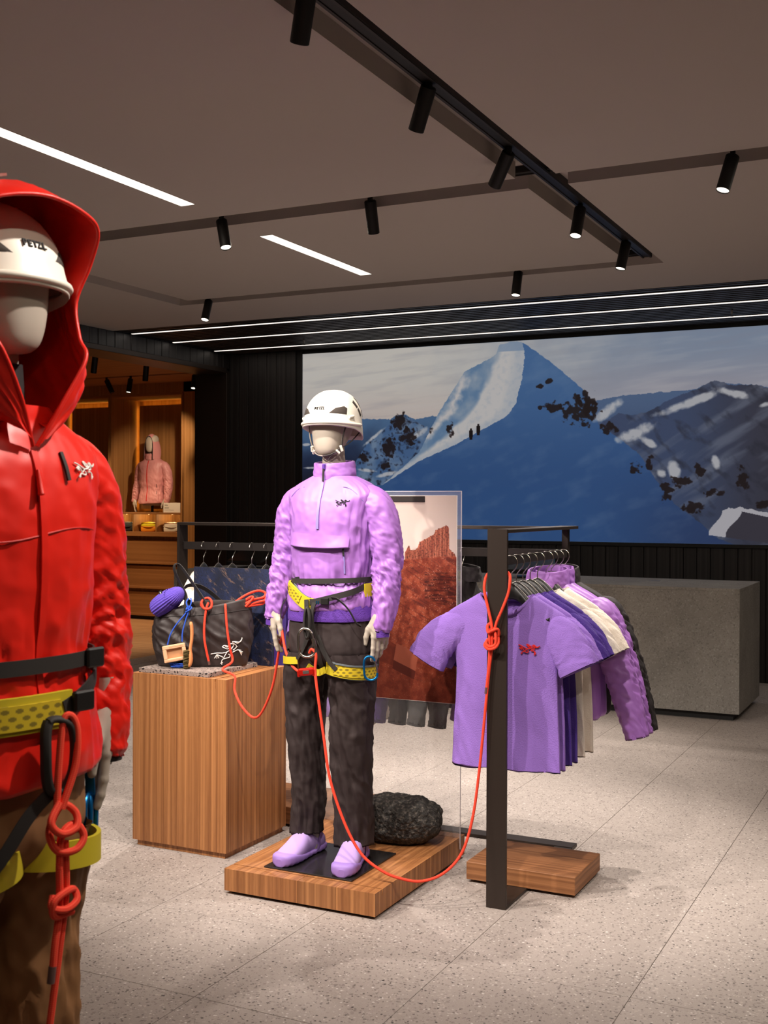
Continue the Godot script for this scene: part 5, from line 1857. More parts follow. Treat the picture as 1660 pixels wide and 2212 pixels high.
func helmet(at: Vector3, turn: float, label: String, strap_on: bool) -> void:
	var o := thing("climbing_helmet", label, "helmet", at, turn, "white climbing helmets")
	# shell with a dropped back rim
	var rows := []
	for i in 45:
		var t := i / 44.0
		var ring := PackedVector3Array()
		for j in 96:
			var az := TAU * j / 96.0
			var p := shell_pt(az, t, 0.0)
			var low := 1.0 - clampf(t / 0.45, 0.0, 1.0)
			var bk := clampf(0.35 - cos(az), 0.0, 1.0)
			p.y -= low * (0.045 * bk * bk + 0.012 * pow(absf(sin(az)), 3.0))
			ring.append(p)
		rows.append(ring)
	var rim := PackedVector3Array()
	var rim2 := PackedVector3Array()
	for p in rows[0]:
		rim.append(Vector3(p.x * 0.975, p.y - 0.004, p.z * 0.975))
		rim2.append(Vector3(p.x * 0.93, p.y + 0.012, p.z * 0.93))
	rows.insert(0, rim)
	rows.insert(0, rim2)
	var b := MB.new()
	b.grid(rows)
	part("shell", b.weld(), M.helmet, o)
	# brow ridge above the rim
	var br := []
	for i in 41:
		var az := lerpf(-1.75, 1.75, i / 40.0)
		br.append(shell_pt(az, 0.06, 0.0005) - Vector3(0, 0.006 * pow(absf(sin(az)), 3.0), 0))
	part("brow", tb(br, 0.0062, 8), M.helmet, o)
	# vents: polygons in azimuth and height on the shell
	var vents := [[[0.38, 0.30], [1.02, 0.27], [1.05, 0.44], [0.93, 0.5], [0.6, 0.44]], [[1.38, 0.62], [1.52, 0.7], [1.72, 0.52], [1.6, 0.46]], [[1.62, 0.44], [1.74, 0.5], [1.9, 0.3], [1.78, 0.26]], [[1.75, 0.78], [1.83, 0.8], [2.05, 0.5], [1.98, 0.48]], [[2.02, 0.46], [2.09, 0.48], [2.22, 0.27], [2.15, 0.25]]]
	for vv in vents:
		for s in [-1.0, 1.0]:
			var pts := []
			for k in vv.size():
				for q in 5:
					var e: Array = vv[k]
					var g: Array = vv[(k + 1) % vv.size()]
					pts.append(Vector2(lerpf(e[0], g[0], q / 5.0) * s, lerpf(e[1], g[1], q / 5.0)))
			var cen := Vector2.ZERO
			for p in pts: cen += p / pts.size()
			var rr := []
			for w in 5:
				var row := PackedVector3Array()
				for p in pts:
					var q: Vector2 = cen.lerp(p, 1.0 - w / 4.0)
					row.append(shell_pt(q.x, q.y, 0.0012 if w > 0 else 0.0))
				rr.append(row)
			var vb := MB.new()
			vb.grid(rr, true, s < 0)
			part("vent", vb.weld(), M.vent, o)
	for s in [-1.0, 1.0]:
		var cl := []
		for i in 6: cl.append(shell_pt(s * lerpf(1.1, 1.3, i / 5.0), 0.2 + 0.04 * (i / 5.0), 0.004))
		part("lamp_clip", tb(cl, 0.0055, 8, 1.0, Vector3.ZERO, 0.7), M.helmet if strap_on else M.helmet_dark, o)
	var tx := words("PETZL", 0.0165, 0.002, true)
	tx.horizontal_alignment = HORIZONTAL_ALIGNMENT_CENTER
	tx.vertical_alignment = VERTICAL_ALIGNMENT_CENTER
	var c := shell_pt(0.0, 0.44, 0.001)
	var up := (shell_pt(0.0, 0.5, 0.001) - shell_pt(0.0, 0.4, 0.001)).normalized()
	var lt := part("lettering", tx, M.ink, o)
	lt.basis = Basis(Vector3.RIGHT, up, Vector3.RIGHT.cross(up))
	lt.position = c
	if strap_on:
		for s in [-1.0, 1.0]:
			part("chin_strap", tb(curve([Vector3(s * 0.082, 0.0, 0.035), Vector3(s * 0.0715, -0.05, 0.045), Vector3(s * 0.062, -0.085, 0.04), Vector3(s * 0.035, -0.112, 0.06), Vector3(0, -0.121, 0.07)], 6), 0.0022, 6, 1.0, Vector3.ZERO, 2.0), M.skin if s < 0 else M.grey_cloth, o)
			part("side_strap", tb(curve([Vector3(s * 0.088, -0.02, -0.07), Vector3(s * 0.075, -0.06, -0.02), Vector3(s * 0.062, -0.088, 0.034)], 6), 0.0018, 6, 1.0, Vector3.ZERO, 2.0), M.grey_cloth, o)
			var bk := part("buckle", bx(Vector3(-0.005, -0.012, -0.007), Vector3(0.005, 0.012, 0.007), 0.002), M.helmet, o, Vector3(s * 0.064, -0.09, 0.04))
			bk.rotation = Vector3(0.3, 0.6 * s, 0.35 * s)
			bk = part("buckle", bx(Vector3(-0.004, -0.01, -0.006), Vector3(0.004, 0.01, 0.006), 0.002), M.helmet, o, Vector3(s * 0.053, -0.103, 0.047))
			bk.rotation = Vector3(0.3, 0.6 * s, 0.8 * s)
		part("strap_tail", tb(curve([Vector3(0.05, -0.104, 0.053), Vector3(0.03, -0.118, 0.06), Vector3(0.01, -0.14, 0.055)], 6), 0.0016, 6), M.grey_cloth, o)

func build_figures() -> void:
	lilac_figure()
	helmet(Vector3(-2.2, 1.803, -3.985), 0.0, "white climbing helmet with a thin chin strap on the lilac figure's head", true)
	red_figure()
	helmet(Vector3(-1.38, 1.836, -1.383), 1.43, "white climbing helmet under the raised red hood", false)
	pink_figure()

# ---------------------------------------------------------------- rack, hangers, hanging clothes
var hang_body: ArrayMesh
var hang_hook: ArrayMesh
var hang_wire: ArrayMesh

func hanger(at: Vector3, turn: float, label: String, group: String) -> void:
	# at = under the rail; the hook curls in the hanger's own plane
	if hang_body == null:
		var b := MB.new()
		var rows := []
		for i in 41:
			var x := lerpf(-0.205, 0.205, i / 40.0)
			var u := absf(x) / 0.205
			var yc := -0.078 - 0.112 * (u * u * (3 - 2 * u)) + 0.012 * u * u * u
			var hh := lerpf(0.032, 0.013, pow(u, 0.7))
			var ring := PackedVector3Array()
			for j in 14:
				var a := TAU * j / 14.0
				ring.append(Vector3(x, yc + cos(a) * hh, sin(a) * lerpf(0.009, 0.02, u)))
			rows.append(ring)
		b.grid(rows)
		b.fan(rows[0], true)
		b.fan(rows[40], false)
		hang_body = b.weld()
		var e := []
		for i in 31:
			var x := lerpf(-0.19, 0.19, i / 30.0)
			var u := absf(x) / 0.205
			e.append(Vector3(x, -0.078 - 0.112 * (u * u * (3 - 2 * u)) + 0.012 * u * u * u + lerpf(0.0335, 0.0145, pow(u, 0.7)), 0.0))
		hang_wire = tb(e, 0.0018, 6)
		hang_hook = tb(curve([Vector3(0, -0.05, 0), Vector3(0, -0.022, 0), Vector3(0.008, -0.008, 0), Vector3(0.024, 0.012, 0), Vector3(0.03, 0.034, 0), Vector3(0.02, 0.052, 0), Vector3(0, 0.0585, 0), Vector3(-0.017, 0.05, 0), Vector3(-0.023, 0.036, 0)], 6), 0.0021, 8)
	var t := thing("hanger", label, "hanger", at, turn, group)
	part("bar", hang_body, M.black_plastic, t).scale.x = 0.8
	part("edge_bead", hang_wire, M.grey_metal, t).scale.x = 0.8
	part("hook", hang_hook, M.chrome, t)

# body of a hung garment: [y, half width, half depth]
func hung_body(keys: Array, seed_: int, amp: float, dip: float, neck_w: float) -> ArrayMesh:
	fn.seed = seed_
	fn.fractal_octaves = 2
	var rows := []
	var y0: float = keys[0][0]
	var y1: float = keys[keys.size() - 1][0]
	for i in 91:
		var t := i / 90.0
		var y := lerpf(y0, y1, 1.0 - pow(1.0 - t, 1.35))
		var k := lerp_rows(keys, y)
		var ring := PackedVector3Array()
		var down := clampf((y1 - y) / (y1 - y0), 0, 1)
		for j in 96:
			var a := -TAU * j / 96.0
			var c := cos(a)
			var s := sin(a)
			var e := lerpf(2.1, 2.6, 1.0 - down)
			var r := sup(c, s, e)
			var x: float = c * r * k[1]
			var z: float = s * r * k[2]
			var w := fn.get_noise_3d(x * 5.0 + y * 1.2, y * 1.3, s * 0.6) + 0.3 * fn.get_noise_3d(x * 12.0 + y * 6.0, y * 4.0, s)
			z += amp * w * (0.25 + down) * (1.0 if absf(s) > 0.05 else 0.5)
			var yy := y
			if i == 0: yy += 0.012 * fn.get_noise_3d(x * 6.0, 3.0, s) + 0.006 * s
			if y > y1 - 0.11:
				var nx := clampf(1.0 - pow(absf(x) / neck_w, 2.0), 0.0, 1.0)
				var tt := clampf((y - (y1 - 0.11)) / 0.11, 0.0, 1.0)
				yy -= tt * nx * (dip if s > 0 else dip * 0.35)
			ring.append(Vector3(x, yy, z))
		rows.append(ring)
	var inner := PackedVector3Array()
	for p in rows[0]: inner.append(Vector3(p.x * 0.97, p.y + 0.03, p.z * 0.6))
	rows.insert(0, inner)
	var b := MB.new()
	b.grid(rows)
	return b.weld()

func hung_sleeve(path: Array, seed_: int, amp: float, flat: float, fr: float) -> ArrayMesh:
	# path rows: [t, x, y, z, r]; flat squashes along z
	fn.seed = seed_
	fn.fractal_octaves = 2
	var rows := []
	for i in 61:
		var t := i / 60.0
		var k := lerp_rows(path, t)
		var k2 := lerp_rows(path, minf(t + 0.02, 1.0))
		var k1 := lerp_rows(path, maxf(t - 0.02, 0.0))
		var d := Vector3(k2[1] - k1[1], k2[2] - k1[2], k2[3] - k1[3]).normalized()
		var side := Vector3(0, 0, 1)
		side = (side - d * side.dot(d)).normalized()
		var oth := d.cross(side)
		var ring := PackedVector3Array()
		for j in 48:
			var a := TAU * j / 48.0
			var c := cos(a)
			var s := sin(a)
			var w := fold(c * 0.9 + t * 2.0, t * fr + c * 0.6, s * 0.9) - 0.5
			var r: float = k[4] + amp * w * clampf(t * 5.0, 0, 1)
			ring.append(Vector3(k[1], k[2], k[3]) + side * (c * r * flat) + oth * (s * r))
		rows.append(ring)
	var cen := Vector3.ZERO
	for p in rows[60]: cen += p / 48.0
	var inn := PackedVector3Array()
	for p in rows[60]: inn.append(cen + (p - cen) * 0.88 + Vector3(0, 0.02, 0))
	rows.append(inn)
	var b := MB.new()
	b.grid(rows)
	return b.weld()

var tee_parts := []
var coat_parts := []

func make_garments() -> void:
	for v in 2:
		var keys := [[-0.755, 0.218, 0.045], [-0.6, 0.213, 0.042], [-0.45, 0.205, 0.04], [-0.38, 0.203, 0.038], [-0.3, 0.212, 0.036], [-0.2, 0.232, 0.032], [-0.168, 0.236, 0.028], [-0.145, 0.205, 0.028], [-0.122, 0.165, 0.028], [-0.1, 0.127, 0.03], [-0.088, 0.108, 0.032]]
		var body := hung_body(keys, 400 + v * 9, 0.022, 0.075, 0.112)
		var sl := []
		for s in [-1.0, 1.0]:
			var w := 1.12 if s < 0 else 1.0
			sl.append(hung_sleeve([[0, s * 0.15, -0.2, 0, 0.04], [0.25, s * 0.195, -0.222, 0, 0.066], [0.6, s * 0.25 * w, -0.285, 0.004, 0.078], [1.0, s * 0.29 * w, -0.36, 0.01, 0.08]], 410 + v * 9 + int(s), 0.006, 0.5, 3.0))
		var nk := []
		for j in 33:
			var a := TAU * j / 32.0
			var x := cos(a) * 0.106
			nk.append(Vector3(x, -0.09 - (1.0 - pow(x / 0.112, 2.0)) * (0.075 if sin(a) > 0 else 0.026), sin(a) * 0.031))
		tee_parts.append([body, sl[0], sl[1], tb(nk, 0.0075, 8, 1.0, Vector3.UP)])
	for v in 2:
		var keys := [[-0.63, 0.222, 0.055], [-0.61, 0.232, 0.06], [-0.45, 0.228, 0.06], [-0.3, 0.226, 0.055], [-0.2, 0.236, 0.05], [-0.165, 0.232, 0.045], [-0.14, 0.2, 0.045], [-0.11, 0.15, 0.047], [-0.09, 0.11, 0.05], [-0.078, 0.09, 0.052]]
		var body := hung_body(keys, 500 + v * 9, 0.02, 0.02, 0.09)
		var sl := []
		for s in [-1.0, 1.0]:
			sl.append(hung_sleeve([[0, s * 0.17, -0.185, 0, 0.055], [0.15, s * 0.215, -0.21, 0, 0.068], [0.45, s * 0.288, -0.37, 0.006, 0.066], [0.75, s * 0.345, -0.54, 0.016, 0.058], [1.0, s * 0.388, -0.69, 0.02, 0.046]], 520 + v * 9 + int(s), 0.010, 0.8, 12.0))
		coat_parts.append([body, sl[0], sl[1], collar_mesh(0.0, 0.0, 0.088, 0.084, -0.088, -0.022, 0.012, 540 + v)])

func tee(at: Vector3, turn: float, m: Material, label: String, group: String, v := 0) -> Node3D:
	var t := thing("hanging_shirt", label, "shirt", at, turn, group)
	part("body", tee_parts[v][0], m, t)
	part("sleeve", tee_parts[v][1], m, t)
	part("sleeve", tee_parts[v][2], m, t)
	part("neckband", tee_parts[v][3], m, t)
	return t

func coat(at: Vector3, turn: float, m: Material, label: String, group: String, v := 0) -> Node3D:
	var t := thing("hanging_jacket", label, "jacket", at, turn, group)
	part("body", coat_parts[v][0], m, t)
	part("sleeve", coat_parts[v][1], m, t)
	part("sleeve", coat_parts[v][2], m, t)
	part("collar", coat_parts[v][3], m, t)
	return t

func build_rack() -> void:
	var x0 := -1.565
	var x1 := -1.487
	var t := thing("clothes_rack", "dark steel clothes rack with a wide flat post and two hanging rails", "rack", Vector3.ZERO)
	var th := 0.0125
	part("post", bx(Vector3(x0, 0.0, -4.043), Vector3(x1, 1.407, -4.03), 0.001), M.steel, t)
	part("post", bx(Vector3(-3.581, 0.0, -4.925), Vector3(-3.567, 1.402, -4.85), 0.001), M.steel, t)
	part("top_bar", bx(Vector3(x0, 1.3925, -4.925), Vector3(x1, 1.4055, -4.043), 0.001), M.steel, t)
	part("top_bar", bx(Vector3(-3.567, 1.387, -4.925), Vector3(x0, 1.402, -4.85), 0.001), M.steel, t)
	part("foot_bar", bx(Vector3(x0, 0.0, -4.85), Vector3(x1, th, -4.043), 0.001), M.steel, t)
	part("foot_bar", bx(Vector3(-3.567, 0.0, -4.925), Vector3(x1, th + 0.003, -4.85), 0.001), M.steel, t)
	part("hanging_rail", bx(Vector3(-1.532, 1.27, -4.865), Vector3(-1.519, 1.304, -4.06), 0.001), M.steel_edge, t)
	part("hanging_rail", bx(Vector3(-3.567, 1.263, -4.894), Vector3(-1.545, 1.302, -4.88), 0.001), M.steel_edge, t)
	part("rail_drop", bx(Vector3(-1.545, 1.265, -4.895), Vector3(-1.517, 1.3925, -4.87), 0.001), M.steel, t)
	part("rail_bracket", bx(Vector3(-1.532, 1.27, -4.06), Vector3(-1.519, 1.304, -4.043)), M.steel, t)
	make_garments()
	var zs := [-4.165, -4.24, -4.315, -4.4, -4.49, -4.6, -4.665, -4.745, -4.82]
	var g1 := "black hangers on the shirt rail"
	var shirts := "shirts on the hanging rail behind the steel post"
	var dy := 1.2465
	var hl := ["hanger of the first lilac shirt, just behind the steel post", "hanger of the second lilac shirt behind the steel post", "hanger holding the first dark purple shirt", "hanger holding the second dark purple shirt", "hanger holding the first white shirt", "hanger holding the second white shirt", "hanger holding the first puffy lilac jacket", "hanger holding the second puffy lilac jacket", "last black hanger of the rail, holding the black jacket"]
	for k in 9: hanger(Vector3(-1.5255, dy, zs[k]), 0.0, hl[k], g1)
	var cx := -1.54
	var a := tee(Vector3(cx, dy, zs[0]), 0.03, M.lilac_jersey, "lilac short-sleeved shirt with a small red mark at the front of the rail", shirts, 0)
	var mk := mark_mesh(0.078, func(u: float, v: float) -> Vector3: return Vector3(0.098 + u, -0.288 + v, 0.035), 0.055)
	part("chest_mark", mk, M.red_ink, a)
	tee(Vector3(cx, dy, zs[1]), -0.02, M.lilac_jersey, "second lilac short-sleeved shirt, hanging right behind the marked one", shirts, 1)
	tee(Vector3(cx, dy, zs[2]), 0.02, M.dark_jersey, "first dark purple shirt behind the two lilac shirts", shirts, 0)
	tee(Vector3(cx, dy, zs[3]), -0.03, M.dark_jersey, "second dark purple shirt, next to the white shirts", shirts, 1)
	tee(Vector3(cx, dy, zs[4]), 0.0, M.white_jersey, "first white shirt behind the dark purple shirts", shirts, 0)
	tee(Vector3(cx, dy, zs[5]), 0.04, M.white_jersey, "second white shirt, in front of the puffy lilac jackets", shirts, 1)
	var jk := "jackets at the end of the shirt rail"
	coat(Vector3(cx, dy, zs[6]), 0.0, M.lilac_nylon, "first puffy lilac jacket behind the white shirts", jk, 0)
	coat(Vector3(cx, dy, zs[7]), -0.03, M.lilac_nylon, "second puffy lilac jacket, in front of the black jacket", jk, 1)
	coat(Vector3(cx, dy, zs[8]), 0.0, M.black_cloth, "black jacket hanging last on the shirt rail", jk, 0)
	# rail behind the figure
	var xs := [-3.442, -3.352, -3.268, -3.152, -3.068]
	var g2 := "dark hangers above the navy board"
	var bl := ["hanger above the navy board nearest the rack's end post", "second hanger above the navy board from the rack's end post", "third hanger above the navy board, in front of the checkout tablet", "fourth hanger above the navy board from the rack's end post", "fifth hanger above the navy board, beside the lilac sleeve"]
	var ml := [M.white_jersey, M.white_jersey, M.lilac_jersey, M.white_jersey, M.dark_jersey]
	var tl := ["white shirt just inside the rack's end post, seen past the bag handles", "white shirt hidden behind the navy board, second from the end post", "lilac shirt hidden behind the navy board", "white shirt hidden behind the navy board beside the lilac one", "dark purple shirt hidden behind the navy board"]
	var cl := "clothes on the rail behind the navy board"
	for k in 5:
		hanger(Vector3(xs[k], 1.2435, -4.887), PI / 2 + [0.12, 0.03, -0.03, 0.02, 0.0][k], bl[k], g2)
		var o := tee(Vector3(xs[k], 1.2435, -4.887), PI / 2 + [0.12, 0.03, -0.03, 0.02, 0.0][k], ml[k], tl[k], cl, k % 2)
		o.scale = Vector3(0.86, 1.0, 1.0)
	var g3 := "clothes on the rail behind the canyon poster"
	var gh := "hangers behind the canyon poster"
	var set_ := [[-2.74, M.lilac_jersey, "lilac shirt whose hem shows between the dark trouser legs", 0], [-2.47, M.white_jersey, "pale shirt whose hem shows under the poster beside the trouser leg", 0], [-2.4, M.lilac_nylon, "lilac jacket whose sleeve end shows under the poster beside the pale hem", 1], [-2.31, M.purple_jersey, "purple jacket whose sleeve end shows under the middle of the poster", 1], [-2.21, M.black_cloth, "black jacket whose cuff shows under the poster beside the purple sleeve", 1], [-2.12, M.grey_cloth, "dark grey jacket whose cuff shows under the poster's far corner", 1], [-2.02, M.black_cloth, "black jacket whose shoulder shows past the poster's edge above the lilac shirt", 1]]
	for s in set_:
		var p := Vector3(s[0], 1.2435, -4.887)
		hanger(p, PI / 2, "hanger of the " + s[2].split(" whose")[0] + " behind the poster at " + ["the trouser legs", "its pale middle", "its sunlit slope", "its boulder", "its rock tower", "its far corner", "its edge"][set_.find(s)], gh)
		var o := tee(p, PI / 2, s[1], s[2], g3, 0) if s[3] == 0 else coat(p, PI / 2, s[1], s[2], g3, 0)
		o.scale = Vector3(0.84, 1.02, 1.0)

# ---------------------------------------------------------------- bag, climbing gear, ropes
func rope_mesh(pts: Array, r: float, per := 10) -> ArrayMesh:
	return tb(curve(pts, per), r, 12, 1.0)

func carabiner(parent: Node3D, at: Vector3, hgt: float, wid: float, r: float, m: Material, gate: Material, rot: Vector3, called := "carabiner", locked := false) -> Node3D:
	var o := Node3D.new()
	var n: int = used.get(str(parent.get_instance_id()) + called, 0)
	used[str(parent.get_instance_id()) + called] = n + 1
	o.name = called if n == 0 else "%s_%03d" % [called, n]
	parent.add_child(o, true)
	o.position = at
	o.rotation = rot
	var h := hgt / 2
	var w := wid / 2
	var pts := [Vector3(w, -h * 0.45, 0), Vector3(w * 0.85, -h * 0.8, 0), Vector3(w * 0.2, -h, 0), Vector3(-w * 0.5, -h * 0.93, 0), Vector3(-w * 0.95, -h * 0.6, 0), Vector3(-w * 0.98, 0, 0), Vector3(-w * 0.8, h * 0.7, 0), Vector3(-w * 0.25, h, 0), Vector3(w * 0.45, h * 0.9, 0), Vector3(w * 0.8, h * 0.6, 0)]
	part("frame", tb(curve(pts, 6), r, 10), m, o)
	part("gate", tb([pts[0], Vector3(w * 0.92, 0.1 * h, 0), pts[9]], r * 0.8, 10), gate, o)
	if locked: part("lock_sleeve", tb([Vector3(w * 0.95, -h * 0.3, 0), Vector3(w * 0.9, h * 0.25, 0)], r * 1.7, 12), gate, o)
	return o

func bag_ring(t: float, off := 0.0) -> PackedVector3Array:
	var ring := PackedVector3Array()
	for j in 96:
		var a := -TAU * j / 96.0
		var c := cos(a)
		var s := sin(a)
		var e := lerpf(3.2, 2.3, t)
		var r := sup(c, s, e)
		var bulge := sin(PI * t)
		var w := 0.196 + 0.014 * bulge + 0.012 * t
		var d := 0.086 + 0.016 * bulge - 0.004 * t
		var y := 0.272 * t
		y += t * t * t * (0.018 * c - 0.045 * pow(clampf(-c - 0.35, 0, 1), 1.0) + 0.008 * sin(a * 3.0))
		var wr := 0.011 * fold(c * 1.6 + t * 1.3, t * 2.6 + c * 1.4, s * 1.6 + 4.0) * bulge
		ring.append(Vector3(c * r * (w + wr + off), y, s * r * (d + wr + off)))
	return ring

func tote() -> void:
	fn.seed = 44
	fn.fractal_octaves = 2
	var yaw := deg_to_rad(31)
	var o := thing("tote_bag", "black tote bag with a large white skeleton mark, standing on the stone slab", "bag", Vector3(-3.03, 0.777, -4.30), yaw)
	var rows := []
	for i in 41: rows.append(bag_ring(i / 40.0))
	for k in 8:
		var ring := PackedVector3Array()
		for p in rows[40]: ring.append(Vector3(p.x * (0.975 - 0.004 * k), p.y - 0.02 * k, p.z * (0.94 - 0.01 * k)))
		rows.append(ring)
	var b := MB.new()
	b.grid(rows)
	b.fan(rows[0], true)
	b.fan(rows[48], false)
	part("bag_body", b.weld(), M.bag_cloth, o)
	var hem := []
	var hr := bag_ring(0.86, 0.0012)
	for j in 97: hem.append(hr[j % 96])
	part("hem_stitch", tb(hem, 0.0012, 5), M.webbing, o)
	b = MB.new()
	b.strap(curve([Vector3(0.02, 0.2, 0.1), Vector3(0.017, 0.277, 0.093), Vector3(-0.045, 0.37, 0.05), Vector3(-0.1, 0.44, 0.01), Vector3(-0.124, 0.447, 0.0), Vector3(-0.127, 0.42, 0.0), Vector3(-0.1, 0.36, 0.0), Vector3(-0.075, 0.31, 0.03), Vector3(-0.072, 0.265, 0.085), Vector3(-0.075, 0.21, 0.098)], 8), Vector3(0.55, 0.1, 0.75), 0.02, 0.003)
	part("handle", b.mesh(), M.webbing, o)
	b = MB.new()
	b.strap(curve([Vector3(0.1, 0.2, -0.088), Vector3(0.08, 0.262, -0.085), Vector3(0.03, 0.315, -0.07), Vector3(-0.02, 0.346, -0.05), Vector3(-0.065, 0.353, -0.02), Vector3(-0.088, 0.335, 0.0), Vector3(-0.088, 0.305, 0.015), Vector3(-0.06, 0.28, 0.01), Vector3(-0.03, 0.23, -0.05)], 8), Vector3(0.2, 0.9, 0.4), 0.018, 0.003)
	part("handle", b.mesh(), M.webbing, o)
	fn.seed = 44
	var place := func(u: float, v: float) -> Vector3:
		var x := 0.112 + u
		var y := 0.068 + v
		var t := clampf(y / 0.272, 0, 1)
		var ring := bag_ring(t, 0.001)
		var best := Vector3.ZERO
		for j in range(49, 95):
			if ring[j].z > 0 and absf(ring[j].x - x) < absf(best.x - x): best = ring[j]
		# rings run backwards, so the front is the second half
		for j in range(49, 96):
			var p := ring[j]
			var q := ring[(j + 1) % 96]
			if p.z > 0 and (p.x - x) * (q.x - x) <= 0.0 and absf(q.x - p.x) > 1e-6:
				best = p.lerp(q, (x - p.x) / (q.x - p.x))
		return Vector3(x, y, best.z + 0.001)
	part("skeleton_mark", mark_mesh(0.145, place, 0.028, 0.12), M.white_ink, o)

func knit_cap() -> void:
	# a ribbed cap lying over the bag's corner, opening towards the viewer's side
	var o := thing("knit_cap", "purple ribbed knit cap with a small black label hanging over the bag's corner", "hat", Vector3(-3.03, 0.777, -4.30), deg_to_rad(31))
	var base := Transform3D(Basis.from_euler(Vector3(0.15, -0.25, 0.62)), Vector3(-0.155, 0.285, 0.02))
	for q in 2:
		var rows := []
		for i in 25:
			var t := i / 24.0
			var ring := PackedVector3Array()
			for j in 144:
				var a := -TAU * j / 144.0
				var rib := 0.0022 * signf(sin(a * 24.0)) * pow(absf(sin(a * 24.0)), 0.6)
				var rx: float
				var ry: float
				var x: float
				if q == 0:      # turned-up cuff
					x = lerpf(-0.055, 0.03, t)
					rx = 0.083 + 0.004 * sin(PI * t) + rib
					ry = 0.044 + 0.004 * sin(PI * t) + rib
				else:           # crown
					x = lerpf(0.02, 0.085, t)
					var f := sqrt(maxf(1.0 - pow(t, 2.4), 0.0))
					rx = (0.08 + rib) * f
					ry = (0.04 + rib) * f
				ring.append(base * Vector3(x, sin(a) * ry, cos(a) * rx))
			rows.append(ring)
		if q == 0:
			for k in 5:
				var ring := PackedVector3Array()
				for j in 144:
					var a := -TAU * j / 144.0
					ring.append(base * Vector3(-0.055 + 0.02 * k + (-0.003 if k == 0 else 0.0), sin(a) * (0.037 - 0.001 * k), cos(a) * (0.075 - 0.001 * k)))
				rows.insert(0, ring)
		var b := MB.new()
		b.grid(rows)
		part(["cuff", "crown"][q], b.weld(), M.knit, o)
	var lab := part("label", bx(Vector3(-0.011, -0.007, -0.001), Vector3(0.011, 0.007, 0.001)), M.ink, o)
	lab.transform = base * Transform3D(Basis.from_euler(Vector3(-0.55, 0.0, 1.57)), Vector3(0.012, 0.0475, 0.035))
	lab.rotation.z -= 0.0
	part("label_mark", mark_mesh(0.011, func(u: float, v: float) -> Vector3: return Vector3(u, v, 0.0012), 0.07), M.white_ink, lab)

